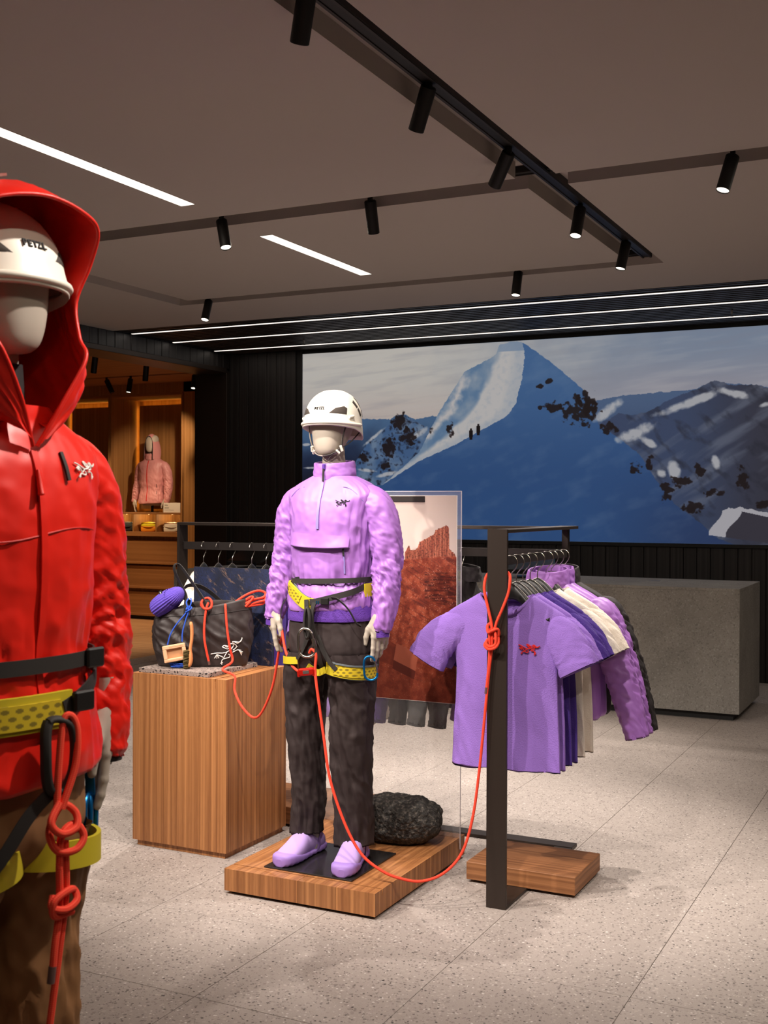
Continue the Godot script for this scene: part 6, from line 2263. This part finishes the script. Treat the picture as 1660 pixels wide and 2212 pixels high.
func gear_on_bag() -> void:
	var yaw := deg_to_rad(31)
	var at := Vector3(-3.03, 0.777, -4.30)
	# wooden training hold on a blue cord
	var o := thing("hang_hold", "pale wooden finger hold hanging on a blue cord at the bag's side", "climbing hold", at, yaw)
	var bs := Transform3D(Basis.from_euler(Vector3(-0.08, 0.12, 0.16)), Vector3(-0.114, 0.068, 0.124))
	var c := MB.new()
	c.xf = bs
	c.box(Vector3(-0.05, -0.037, -0.014), Vector3(0.05, -0.021, 0.014), 0.003)
	c.box(Vector3(-0.05, 0.019, -0.014), Vector3(0.05, 0.037, 0.014), 0.003)
	c.box(Vector3(-0.05, -0.023, -0.014), Vector3(-0.033, 0.021, 0.014), 0.003)
	c.box(Vector3(0.033, -0.023, -0.014), Vector3(0.05, 0.021, 0.014), 0.003)
	part("block", c.mesh(), M.maple, o)
	c = MB.new()
	c.xf = bs
	c.box(Vector3(-0.035, -0.024, -0.013), Vector3(0.035, 0.022, 0.002))
	part("pocket", c.mesh(), M.maple_dark, o)
	for q in 2:      # worn, unreadable engraving above and below the pocket
		var sq := []
		for k in 40:
			sq.append(bs * Vector3(lerpf(-0.02, 0.04, k / 39.0) if q == 0 else lerpf(-0.042, 0.02, k / 39.0), (0.028 if q == 0 else -0.030) + 0.0025 * sin(k * 2.1) * sin(k * 0.7 + q), 0.0142))
		part("engraving", tb(sq, 0.0006, 4), M.maple_dark, o)
	part("cord", rope_mesh([Vector3(-0.145, 0.103, 0.124), Vector3(-0.132, 0.15, 0.122), Vector3(-0.105, 0.195, 0.118), Vector3(-0.06, 0.25, 0.108), Vector3(-0.045, 0.285, 0.1), Vector3(-0.05, 0.3, 0.06)], 0.0032), M.blue_cord, o)
	part("cord", rope_mesh([Vector3(-0.082, 0.117, 0.124), Vector3(-0.08, 0.16, 0.122), Vector3(-0.066, 0.215, 0.115), Vector3(-0.056, 0.25, 0.111), Vector3(-0.066, 0.285, 0.1), Vector3(-0.06, 0.3, 0.06)], 0.0032), M.blue_cord, o)
	part("cord_knot", rope_mesh([Vector3(-0.068, 0.245, 0.112), Vector3(-0.05, 0.255, 0.118), Vector3(-0.042, 0.265, 0.108), Vector3(-0.06, 0.268, 0.1), Vector3(-0.066, 0.255, 0.116)], 0.0034), M.blue_cord, o)
	var hank := []
	rng.seed = 9
	for k in 60: hank.append(Vector3(-0.1 + 0.026 * sin(k * 1.7) + rng.randf_range(-0.012, 0.012), 0.012 + rng.randf_range(-0.007, 0.011), 0.118 + rng.randf_range(-0.012, 0.01)))
	part("cord_hank", rope_mesh(hank, 0.0028, 4), M.blue_cord, o)
	# brush
	o = thing("brush", "wooden climbing brush with brown bristles leaning against the bag", "brush", at, yaw)
	var rows := []
	for i in 41:
		var t := i / 40.0
		var k := lerp_rows([[0, 0.006, 0.0], [0.04, 0.012, 0.0], [0.12, 0.0125, 0.001], [0.4, 0.0115, 0.0], [0.6, 0.0115, -0.002], [0.72, 0.015, 0.001], [0.85, 0.0155, 0.003], [0.96, 0.012, 0.0], [1.0, 0.004, -0.004]], t)
		var ring := PackedVector3Array()
		for j in 20:
			var a := TAU * j / 20.0
			ring.append(Vector3(-0.044 + k[2] * 1.2 + cos(a) * k[1] * 0.62 + 0.004 * sin(t * 5.0), 0.205 - 0.2 * t, 0.128 + 0.012 * t + sin(a) * k[1]))
		rows.append(ring)
	var b := MB.new()
	b.grid(rows)
	part("handle", b.weld(), M.beech, o)
	part("hang_hole", tb([Vector3(-0.053, 0.187, 0.13), Vector3(-0.036, 0.187, 0.13)], 0.0032, 10), M.ink, o)
	b = MB.new()
	rng.seed = 3
	for k in 420:
		var t := rng.randf()
		var p := Vector3(-0.048, 0.082 - 0.078 * t, 0.137 + rng.randf_range(-0.012, 0.012))
		var q := p + Vector3(-0.025 + rng.randf_range(-0.004, 0.004), rng.randf_range(-0.004, 0.004) - 0.004, rng.randf_range(-0.003, 0.006))
		b.tube([p, q], PackedFloat32Array([0.0016, 0.0009]), 3, false)
	var br := part("bristles", b.mesh(), M.bristle, o)
	br.set_meta("kind", "stuff")
	# orange rope stowed in the bag, one end knotted through the handle
	o = thing("stowed_rope", "orange climbing rope coiled into the bag with one end hanging down its front", "rope", at, yaw)
	part("tail", rope_mesh([Vector3(0.03, 0.285, 0.098), Vector3(0.022, 0.262, 0.107), Vector3(0.014, 0.2, 0.114), Vector3(0.014, 0.13, 0.12), Vector3(0.024, 0.07, 0.118), Vector3(0.034, 0.024, 0.113)], 0.0052), M.rope, o)
	part("whipped_end", tb([Vector3(0.0325, 0.03, 0.1135), Vector3(0.0355, 0.014, 0.112)], 0.0056, 12), M.rope_end, o)
	part("handle_loop", rope_mesh([Vector3(0.008, 0.262, 0.104), Vector3(-0.002, 0.277, 0.096), Vector3(0.006, 0.297, 0.082), Vector3(0.028, 0.304, 0.085), Vector3(0.043, 0.29, 0.094), Vector3(0.042, 0.266, 0.104), Vector3(0.026, 0.258, 0.112), Vector3(0.01, 0.262, 0.106), Vector3(-0.002, 0.285, 0.1)], 0.0054), M.rope, o)
	var coil := [[Vector3(0.11, 0.25, 0.03), Vector3(0.15, 0.285, 0.02), Vector3(0.2, 0.315, 0.0), Vector3(0.245, 0.328, -0.02), Vector3(0.276, 0.318, -0.02), Vector3(0.268, 0.3, 0.0), Vector3(0.22, 0.29, 0.03), Vector3(0.16, 0.262, 0.05)],
		[Vector3(0.14, 0.25, 0.04), Vector3(0.19, 0.29, 0.035), Vector3(0.215, 0.305, 0.03), Vector3(0.222, 0.298, 0.04), Vector3(0.19, 0.262, 0.05)],
		[Vector3(0.16, 0.255, 0.0), Vector3(0.22, 0.285, -0.01), Vector3(0.27, 0.297, -0.01), Vector3(0.275, 0.287, 0.01), Vector3(0.23, 0.276, 0.03), Vector3(0.17, 0.25, 0.04)],
		[Vector3(0.18, 0.25, -0.02), Vector3(0.24, 0.275, -0.03), Vector3(0.272, 0.28, -0.02), Vector3(0.262, 0.27, 0.01), Vector3(0.2, 0.262, 0.04), Vector3(0.15, 0.24, 0.05)]]
	for cc in coil: part("coil", rope_mesh(cc, 0.0054), M.rope, o)

func build_ropes() -> void:
	var o := thing("climbing_rope", "orange climbing rope running from the bag past the lilac figure's hip to its belay device", "rope", Vector3.ZERO)
	var p0 := Vector3(-3.03, 0.777, -4.30)
	var bs := Basis(Vector3.UP, deg_to_rad(31))
	part("strand", rope_mesh([p0 + bs * Vector3(0.1, 0.23, 0.05), p0 + bs * Vector3(0.103, 0.274, 0.088), p0 + bs * Vector3(0.106, 0.25, 0.113), p0 + bs * Vector3(0.113, 0.17, 0.122), p0 + bs * Vector3(0.125, 0.09, 0.124), p0 + bs * Vector3(0.136, 0.03, 0.126), Vector3(-2.81, 0.79, -4.13), Vector3(-2.742, 0.768, -4.12), Vector3(-2.728, 0.71, -4.1), Vector3(-2.67, 0.65, -4.07), Vector3(-2.6, 0.615, -4.05), Vector3(-2.55, 0.65, -4.04), Vector3(-2.49, 0.76, -4.02), Vector3(-2.45, 0.9, -4.0), Vector3(-2.425, 0.985, -3.985), Vector3(-2.415, 1.0, -3.965), Vector3(-2.40, 0.985, -3.945), Vector3(-2.368, 0.925, -3.915), Vector3(-2.32, 0.87, -3.885), Vector3(-2.26, 0.846, -3.86), Vector3(-2.22, 0.852, -3.84), Vector3(-2.205, 0.875, -3.835)], 0.0052, 8), M.rope, o)
	o = thing("climbing_rope", "red climbing rope sagging from the belay device to a knot on the steel post", "rope", Vector3.ZERO)
	part("strand", rope_mesh([Vector3(-2.215, 0.93, -3.84), Vector3(-2.20, 0.945, -3.832), Vector3(-2.182, 0.925, -3.832), Vector3(-2.185, 0.86, -3.832), Vector3(-2.17, 0.76, -3.83), Vector3(-2.145, 0.61, -3.83), Vector3(-2.115, 0.46, -3.825), Vector3(-2.05, 0.305, -3.82), Vector3(-1.98, 0.2, -3.82), Vector3(-1.9, 0.145, -3.83), Vector3(-1.83, 0.12, -3.85), Vector3(-1.76, 0.112, -3.88), Vector3(-1.69, 0.14, -3.92), Vector3(-1.635, 0.21, -3.96), Vector3(-1.605, 0.33, -3.99), Vector3(-1.585, 0.5, -4.005), Vector3(-1.567, 0.7, -4.012), Vector3(-1.553, 0.86, -4.016), Vector3(-1.54, 0.97, -4.015), Vector3(-1.536, 1.02, -4.01)], 0.0054, 8), M.rope, o)
	# figure-eight loop round the post
	part("post_loop", rope_mesh([Vector3(-1.536, 1.02, -4.008), Vector3(-1.541, 1.06, -4.012), Vector3(-1.556, 1.11, -4.02), Vector3(-1.572, 1.165, -4.026), Vector3(-1.576, 1.2, -4.03), Vector3(-1.572, 1.235, -4.045), Vector3(-1.55, 1.25, -4.053), Vector3(-1.51, 1.255, -4.053), Vector3(-1.483, 1.24, -4.045), Vector3(-1.476, 1.21, -4.03), Vector3(-1.481, 1.17, -4.026), Vector3(-1.5, 1.115, -4.018), Vector3(-1.52, 1.065, -4.012), Vector3(-1.528, 1.03, -4.01)], 0.0054, 8), M.rope, o)
	part("knot", rope_mesh([Vector3(-1.527, 1.045, -4.008), Vector3(-1.519, 1.015, -4.0), Vector3(-1.52, 0.985, -3.998), Vector3(-1.54, 0.975, -3.996), Vector3(-1.556, 0.985, -4.0), Vector3(-1.553, 1.0, -4.012), Vector3(-1.53, 1.003, -4.016), Vector3(-1.512, 1.018, -4.012), Vector3(-1.512, 1.04, -4.002), Vector3(-1.53, 1.035, -3.994), Vector3(-1.548, 1.028, -3.998), Vector3(-1.555, 1.05, -4.01), Vector3(-1.545, 1.06, -4.015)], 0.0055, 8), M.rope, o)
	part("knot", rope_mesh([Vector3(-1.56, 0.992, -4.012), Vector3(-1.562, 0.978, -4.0), Vector3(-1.545, 0.966, -3.994), Vector3(-1.52, 0.972, -3.996), Vector3(-1.51, 0.99, -4.004), Vector3(-1.514, 1.01, -4.014)], 0.0055, 8), M.rope, o)
	part("tail", rope_mesh([Vector3(-1.546, 1.04, -4.004), Vector3(-1.546, 0.99, -4.01), Vector3(-1.549, 0.93, -4.014), Vector3(-1.556, 0.85, -4.014), Vector3(-1.56, 0.815, -4.013)], 0.0054, 8), M.rope, o)
	part("whipped_end", tb([Vector3(-1.559, 0.822, -4.013), Vector3(-1.562, 0.798, -4.013)], 0.0058, 12), M.rope_end, o)

func waist_path(keys: Array, a0: float, a1: float, hgt: Callable, off: float, n := 40) -> Array:
	# angle from the front, positive towards the figure's left
	var out := []
	for i in n + 1:
		var a := lerpf(a0, a1, float(i) / n)
		var y: float = hgt.call(a)
		var k := lerp_rows(keys, y)
		var s := cos(a)
		var c := sin(a)
		var r := sup(c, s, 2.35)
		out.append(Vector3(c * r * (k[1] + off), y, k[3] + s * r * (k[2] + off)))
	return out

func leg_path(keys: Array, a0: float, a1: float, y0: float, rise: float, off: float, slim := 1.0) -> Array:
	var out := []
	for i in 33:
		var a := lerpf(a0, a1, i / 32.0)
		var y := y0 + rise * sin(a) * (1.0 if keys[0][1] > 0 else -1.0)
		var k := lerp_rows(keys, y)
		var r := sup(sin(a), cos(a), 2.2)
		out.append(Vector3((k[1] + sin(a) * r * (k[3] + off)) * slim, y, (k[2] + cos(a) * r * (k[4] + off)) * slim))
	return out

func strap_part(called: String, path: Array, w: float, m: Material, parent: Node3D, th := 0.003, side = Vector3.UP) -> void:
	var b := MB.new()
	b.strap(path, side, w, th)
	part(called, b.mesh(), m, parent)

func lilac_harness() -> void:
	var at := Vector3(-2.2, 0.102, -4.0)
	var o := thing("harness", "yellow and black climbing harness with a red belay device worn by the lilac figure", "harness", at)
	# black belt at the waist, padded waist belt sagging below it
	strap_part("belt", waist_path(TORSO, -PI, PI, func(a: float) -> float: return 1.1 + 0.006 * sin(a), 0.017, 72), 0.02, M.webbing, o)
	part("belt_clip", bx(Vector3(-0.014, -0.012, -0.004), Vector3(0.014, 0.012, 0.004), 0.002), M.black_plastic, o, Vector3(-0.105, 1.1, 0.092))
	var hy := func(a: float) -> float: return 1.068 - 0.058 * exp(-pow((a + 0.05) / 0.5, 2.0))
	strap_part("waist_pad", waist_path(TORSO, -PI, -0.02, hy, 0.009, 60), 0.05, M.pad_edge, o, 0.008)
	strap_part("pad_mesh", waist_path(TORSO, -2.2, -0.35, hy, 0.0135, 40), 0.034, M.pad, o, 0.004)
	strap_part("pad_edge", waist_path(TORSO, -1.25, -0.1, func(a: float) -> float: return hy.call(a) + 0.025, 0.0125, 30), 0.006, M.pad_grey, o, 0.005)
	strap_part("waist_pad", waist_path(TORSO, PI, 1.15, func(a: float) -> float: return 1.066, 0.009, 40), 0.05, M.pad_edge, o, 0.008)
	strap_part("waist_web", waist_path(TORSO, -0.1, 1.5, func(a: float) -> float: return 1.022 + 0.06 * clampf(a / 1.2, 0, 1), 0.017, 30), 0.023, M.webbing, o)
	part("buckle", bx(Vector3(-0.017, -0.013, -0.005), Vector3(0.017, 0.013, 0.005), 0.002), M.black_metal, o, Vector3(0.045, 1.026, 0.148))
	for k in 2: part("size_tick", bx(Vector3(-0.0015, -0.007, -0.001), Vector3(0.0015, 0.007, 0.001)), M.blue_metal, o, Vector3(0.012 + 0.008 * k, 1.02, 0.155))
	strap_part("strap_tail", curve([Vector3(0.075, 1.04, 0.15), Vector3(0.11, 1.035, 0.16), Vector3(0.15, 1.0, 0.155), Vector3(0.172, 0.95, 0.135), Vector3(0.188, 0.935, 0.125)], 6), 0.014, M.webbing, o, 0.002, Vector3(0.3, 0.5, 0.6))
	strap_part("gear_loop", curve([Vector3(0.158, 1.06, -0.03), Vector3(0.19, 1.075, -0.01), Vector3(0.205, 1.1, 0.01), Vector3(0.19, 1.13, 0.0), Vector3(0.165, 1.13, -0.03)], 6), 0.012, M.webbing, o, 0.003, Vector3(0, 0, 1))
	part("pad_mark", mark_mesh(0.03, func(u: float, v: float) -> Vector3:
		var a := -0.98 + u * 7.0
		var p: Vector3 = waist_path(TORSO, a, a + 0.01, hy, 0.0165, 1)[0]
		return p + Vector3(0, v, 0), 0.06), M.ink, o)
	# tie-in point and belay loop
	strap_part("tie_in_web", curve([Vector3(-0.032, 1.03, 0.155), Vector3(-0.028, 0.99, 0.16), Vector3(-0.03, 0.93, 0.155), Vector3(-0.034, 0.875, 0.14)], 6), 0.02, M.webbing, o, 0.004, Vector3(1, 0, 0.2))
	strap_part("tie_in_web", curve([Vector3(0.005, 1.02, 0.157), Vector3(-0.005, 0.985, 0.16), Vector3(-0.004, 0.93, 0.155), Vector3(0.012, 0.86, 0.14)], 6), 0.018, M.webbing, o, 0.004, Vector3(1, 0, 0.2))
	part("belay_loop", tb(curve([Vector3(-0.02, 1.0, 0.165), Vector3(-0.008, 0.96, 0.17), Vector3(-0.012, 0.9, 0.168), Vector3(-0.025, 0.885, 0.168), Vector3(-0.034, 0.93, 0.168), Vector3(-0.03, 0.985, 0.168)], 5, true), 0.005, 8, 1.0, Vector3.ZERO, 1.6), M.webbing, o)
	var lock := carabiner(o, Vector3(-0.018, 0.868, 0.178), 0.108, 0.066, 0.0048, M.chrome, M.chrome, Vector3(0.0, 0.25, 0.12), "locking_carabiner", true)
	part("wire", tb(curve([Vector3(-0.042, 0.84, 0.178), Vector3(-0.056, 0.81, 0.176), Vector3(-0.058, 0.765, 0.172)], 6), 0.0016, 6), M.chrome, o)
	var dv := Node3D.new()
	dv.name = "belay_device"
	o.add_child(dv, true)
	dv.position = Vector3(-0.02, 0.757, 0.172)
	dv.rotation = Vector3(0, 0.3, 0.1)
	part("body", bx(Vector3(-0.032, -0.014, -0.014), Vector3(0.032, 0.014, 0.014), 0.005), M.red_metal, dv)
	part("slot", bx(Vector3(-0.012, -0.006, 0.0138), Vector3(0.012, 0.006, 0.0148), 0.002), M.grey_metal, dv)
	part("horn", bx(Vector3(-0.036, -0.018, -0.006), Vector3(-0.024, 0.008, 0.012), 0.003), M.red_metal, dv)
	part("horn", bx(Vector3(0.022, -0.018, -0.006), Vector3(0.036, 0.01, 0.012), 0.003), M.red_metal, dv)
	# leg loops
	var lp := leg_path(LEG_L, -0.5, 1.75, 0.763, -0.016, 0.004)
	strap_part("leg_pad", lp, 0.05, M.pad_edge, o, 0.007)
	strap_part("leg_mesh", leg_path(LEG_L, -0.1, 1.7, 0.763, -0.016, 0.009), 0.036, M.pad, o, 0.003)
	strap_part("leg_edge", leg_path(LEG_L, -0.3, 1.75, 0.789, -0.016, 0.006), 0.006, M.pad_grey, o, 0.006)
	strap_part("leg_edge", leg_path(LEG_L, -0.3, 1.75, 0.737, -0.016, 0.006), 0.006, M.pad_grey, o, 0.006)
	strap_part("leg_web", curve([Vector3(0.01, 0.895, 0.145), Vector3(0.03, 0.84, 0.137), Vector3(0.055, 0.795, 0.13), Vector3(0.085, 0.765, 0.13)], 6), 0.018, M.webbing, o)
	strap_part("leg_pad", leg_path(LEG_R, 0.05, -1.4, 0.79, -0.01, 0.005), 0.028, M.pad_edge, o, 0.006)
	strap_part("leg_web", curve([Vector3(-0.035, 0.88, 0.14), Vector3(-0.06, 0.835, 0.135), Vector3(-0.09, 0.795, 0.128)], 6), 0.016, M.webbing, o)
	strap_part("crotch_web", curve([Vector3(0.005, 0.88, 0.14), Vector3(0.008, 0.8, 0.12), Vector3(0.0, 0.745, 0.07), Vector3(0.0, 0.73, 0.0)], 6), 0.02, M.webbing, o, 0.003, Vector3(1, 0, 0))
	strap_part("crotch_pad", curve([Vector3(-0.05, 0.77, 0.118), Vector3(-0.015, 0.745, 0.1), Vector3(0.03, 0.76, 0.118)], 6), 0.026, M.pad_edge, o, 0.004)
	# hip hook that carries the bag rope, blue carabiner at the other hip
	strap_part("gear_loop", curve([Vector3(-0.17, 1.05, 0.03), Vector3(-0.205, 0.99, 0.05), Vector3(-0.212, 0.91, 0.045), Vector3(-0.2, 0.885, 0.04)], 6), 0.014, M.webbing, o, 0.003, Vector3(0.6, 0, 0.8))
	carabiner(o, Vector3(0.195, 0.77, 0.06), 0.09, 0.05, 0.0045, M.blue_metal, M.chrome, Vector3(0, 0.5, 0.1), "blue_carabiner")

func build_small() -> void:
	tote()
	knit_cap()
	gear_on_bag()
	build_ropes()
	lilac_harness()
	red_harness()

func red_harness() -> void:
	var o := thing("harness", "yellow padded climbing harness with black straps worn over the bright red jacket", "harness", Vector3(-1.39, 0.15, -1.383), 1.43)
	strap_part("belt", waist_path(TORSO_RED, -PI, PI, func(a: float) -> float: return 1.1, 0.017, 72), 0.024, M.webbing, o)
	part("belt_clip", bx(Vector3(-0.018, -0.016, -0.005), Vector3(0.018, 0.016, 0.005), 0.003), M.black_plastic, o, Vector3(0.11, 1.1, 0.125))
	strap_part("waist_pad", waist_path(TORSO_RED, -PI, 0.25, func(a: float) -> float: return 1.03, 0.012, 60), 0.056, M.pad_edge, o, 0.009)
	strap_part("pad_mesh", waist_path(TORSO_RED, -2.2, 0.1, func(a: float) -> float: return 1.028, 0.018, 40), 0.038, M.pad, o, 0.004)
	strap_part("waist_web", waist_path(TORSO_RED, 0.15, 1.6, func(a: float) -> float: return 1.03 + 0.05 * clampf((a - 0.15) / 0.8, 0, 1), 0.017, 30), 0.026, M.webbing, o)
	part("buckle", bx(Vector3(-0.02, -0.016, -0.006), Vector3(0.02, 0.016, 0.006), 0.003), M.black_metal, o, Vector3(0.06, 1.04, 0.155))
	part("belay_loop", tb(curve([Vector3(-0.02, 1.02, 0.17), Vector3(0.012, 1.01, 0.182), Vector3(0.016, 0.95, 0.182), Vector3(0.0, 0.915, 0.178), Vector3(-0.024, 0.92, 0.176), Vector3(-0.03, 0.97, 0.176)], 6, true), 0.006, 8, 1.0, Vector3.ZERO, 1.7), M.webbing, o)
	strap_part("leg_web", curve([Vector3(-0.01, 0.92, 0.175), Vector3(-0.05, 0.885, 0.165), Vector3(-0.085, 0.83, 0.15), Vector3(-0.12, 0.78, 0.13)], 6), 0.02, M.webbing, o)
	for q in 2: strap_part("leg_pad", leg_path([LEG_R, LEG_L][q], -1.7, 1.7, 0.79, -0.01, 0.014, 0.92), 0.045, M.pad_edge, o, 0.007)
	var r := thing("climbing_rope", "red climbing rope with two knots hanging down in front of the tan trousers", "rope", Vector3(-1.39, 0.15, -1.383), 1.43)
	part("tie_in", rope_mesh([Vector3(-0.012, 0.89, 0.19), Vector3(0.012, 0.95, 0.192), Vector3(0.018, 1.0, 0.19), Vector3(0.012, 1.025, 0.185), Vector3(0.0, 1.02, 0.18), Vector3(-0.01, 0.96, 0.182), Vector3(-0.018, 0.89, 0.186)], 0.0056), M.rope, r)
	part("knot", rope_mesh([Vector3(-0.016, 0.9, 0.19), Vector3(-0.036, 0.875, 0.195), Vector3(-0.02, 0.856, 0.2), Vector3(0.008, 0.86, 0.2), Vector3(0.014, 0.88, 0.19), Vector3(-0.006, 0.893, 0.182), Vector3(-0.03, 0.86, 0.184), Vector3(-0.022, 0.83, 0.192), Vector3(0.006, 0.826, 0.2), Vector3(0.024, 0.842, 0.198), Vector3(0.014, 0.862, 0.19), Vector3(-0.012, 0.85, 0.19), Vector3(-0.016, 0.8, 0.19)], 0.0058), M.rope, r)
	part("strand", rope_mesh([Vector3(-0.005, 0.84, 0.19), Vector3(-0.002, 0.76, 0.188), Vector3(-0.012, 0.68, 0.186), Vector3(-0.03, 0.55, 0.182), Vector3(-0.05, 0.4, 0.18), Vector3(-0.07, 0.2, 0.18)], 0.0056), M.rope, r)
	part("tail", rope_mesh([Vector3(-0.016, 0.81, 0.19), Vector3(-0.016, 0.74, 0.19), Vector3(-0.026, 0.69, 0.192), Vector3(-0.03, 0.655, 0.192)], 0.0056), M.rope, r)
	part("stopper_knot", rope_mesh([Vector3(-0.03, 0.765, 0.192), Vector3(-0.036, 0.75, 0.198), Vector3(-0.014, 0.742, 0.202), Vector3(0.01, 0.748, 0.198), Vector3(0.012, 0.762, 0.19), Vector3(-0.01, 0.768, 0.2), Vector3(-0.034, 0.758, 0.2), Vector3(-0.03, 0.735, 0.196), Vector3(0.004, 0.733, 0.196)], 0.0056), M.rope, r)
	part("whipped_end", tb([Vector3(-0.03, 0.66, 0.192), Vector3(-0.033, 0.635, 0.191)], 0.006, 12), M.rope_end, r)
	var d := thing("quickdraw", "blue quickdraw with three curved carabiners hanging beside the tan trousers", "carabiner", Vector3(-1.39, 0.15, -1.383), 1.43)
	strap_part("sling", [Vector3(0.172, 0.97, 0.03), Vector3(0.178, 0.9, 0.035), Vector3(0.18, 0.85, 0.036)], 0.016, M.blue_metal, d, 0.004, Vector3(0.5, 0, 0.85))
	for k in 3: carabiner(d, Vector3(0.182 + 0.008 * k, 0.8, 0.03 - 0.01 * k), 0.1, 0.058, 0.0046, M.blue_metal, M.chrome, Vector3(0, 0.6 + 0.35 * k, 0.15))

func _ready() -> void:
	build_view()
	build_materials()
	build_shell()
	build_ceiling_lights()
	build_screen()
	build_cabinets()
	build_furniture()
	build_figures()
	build_rack()
	build_small()
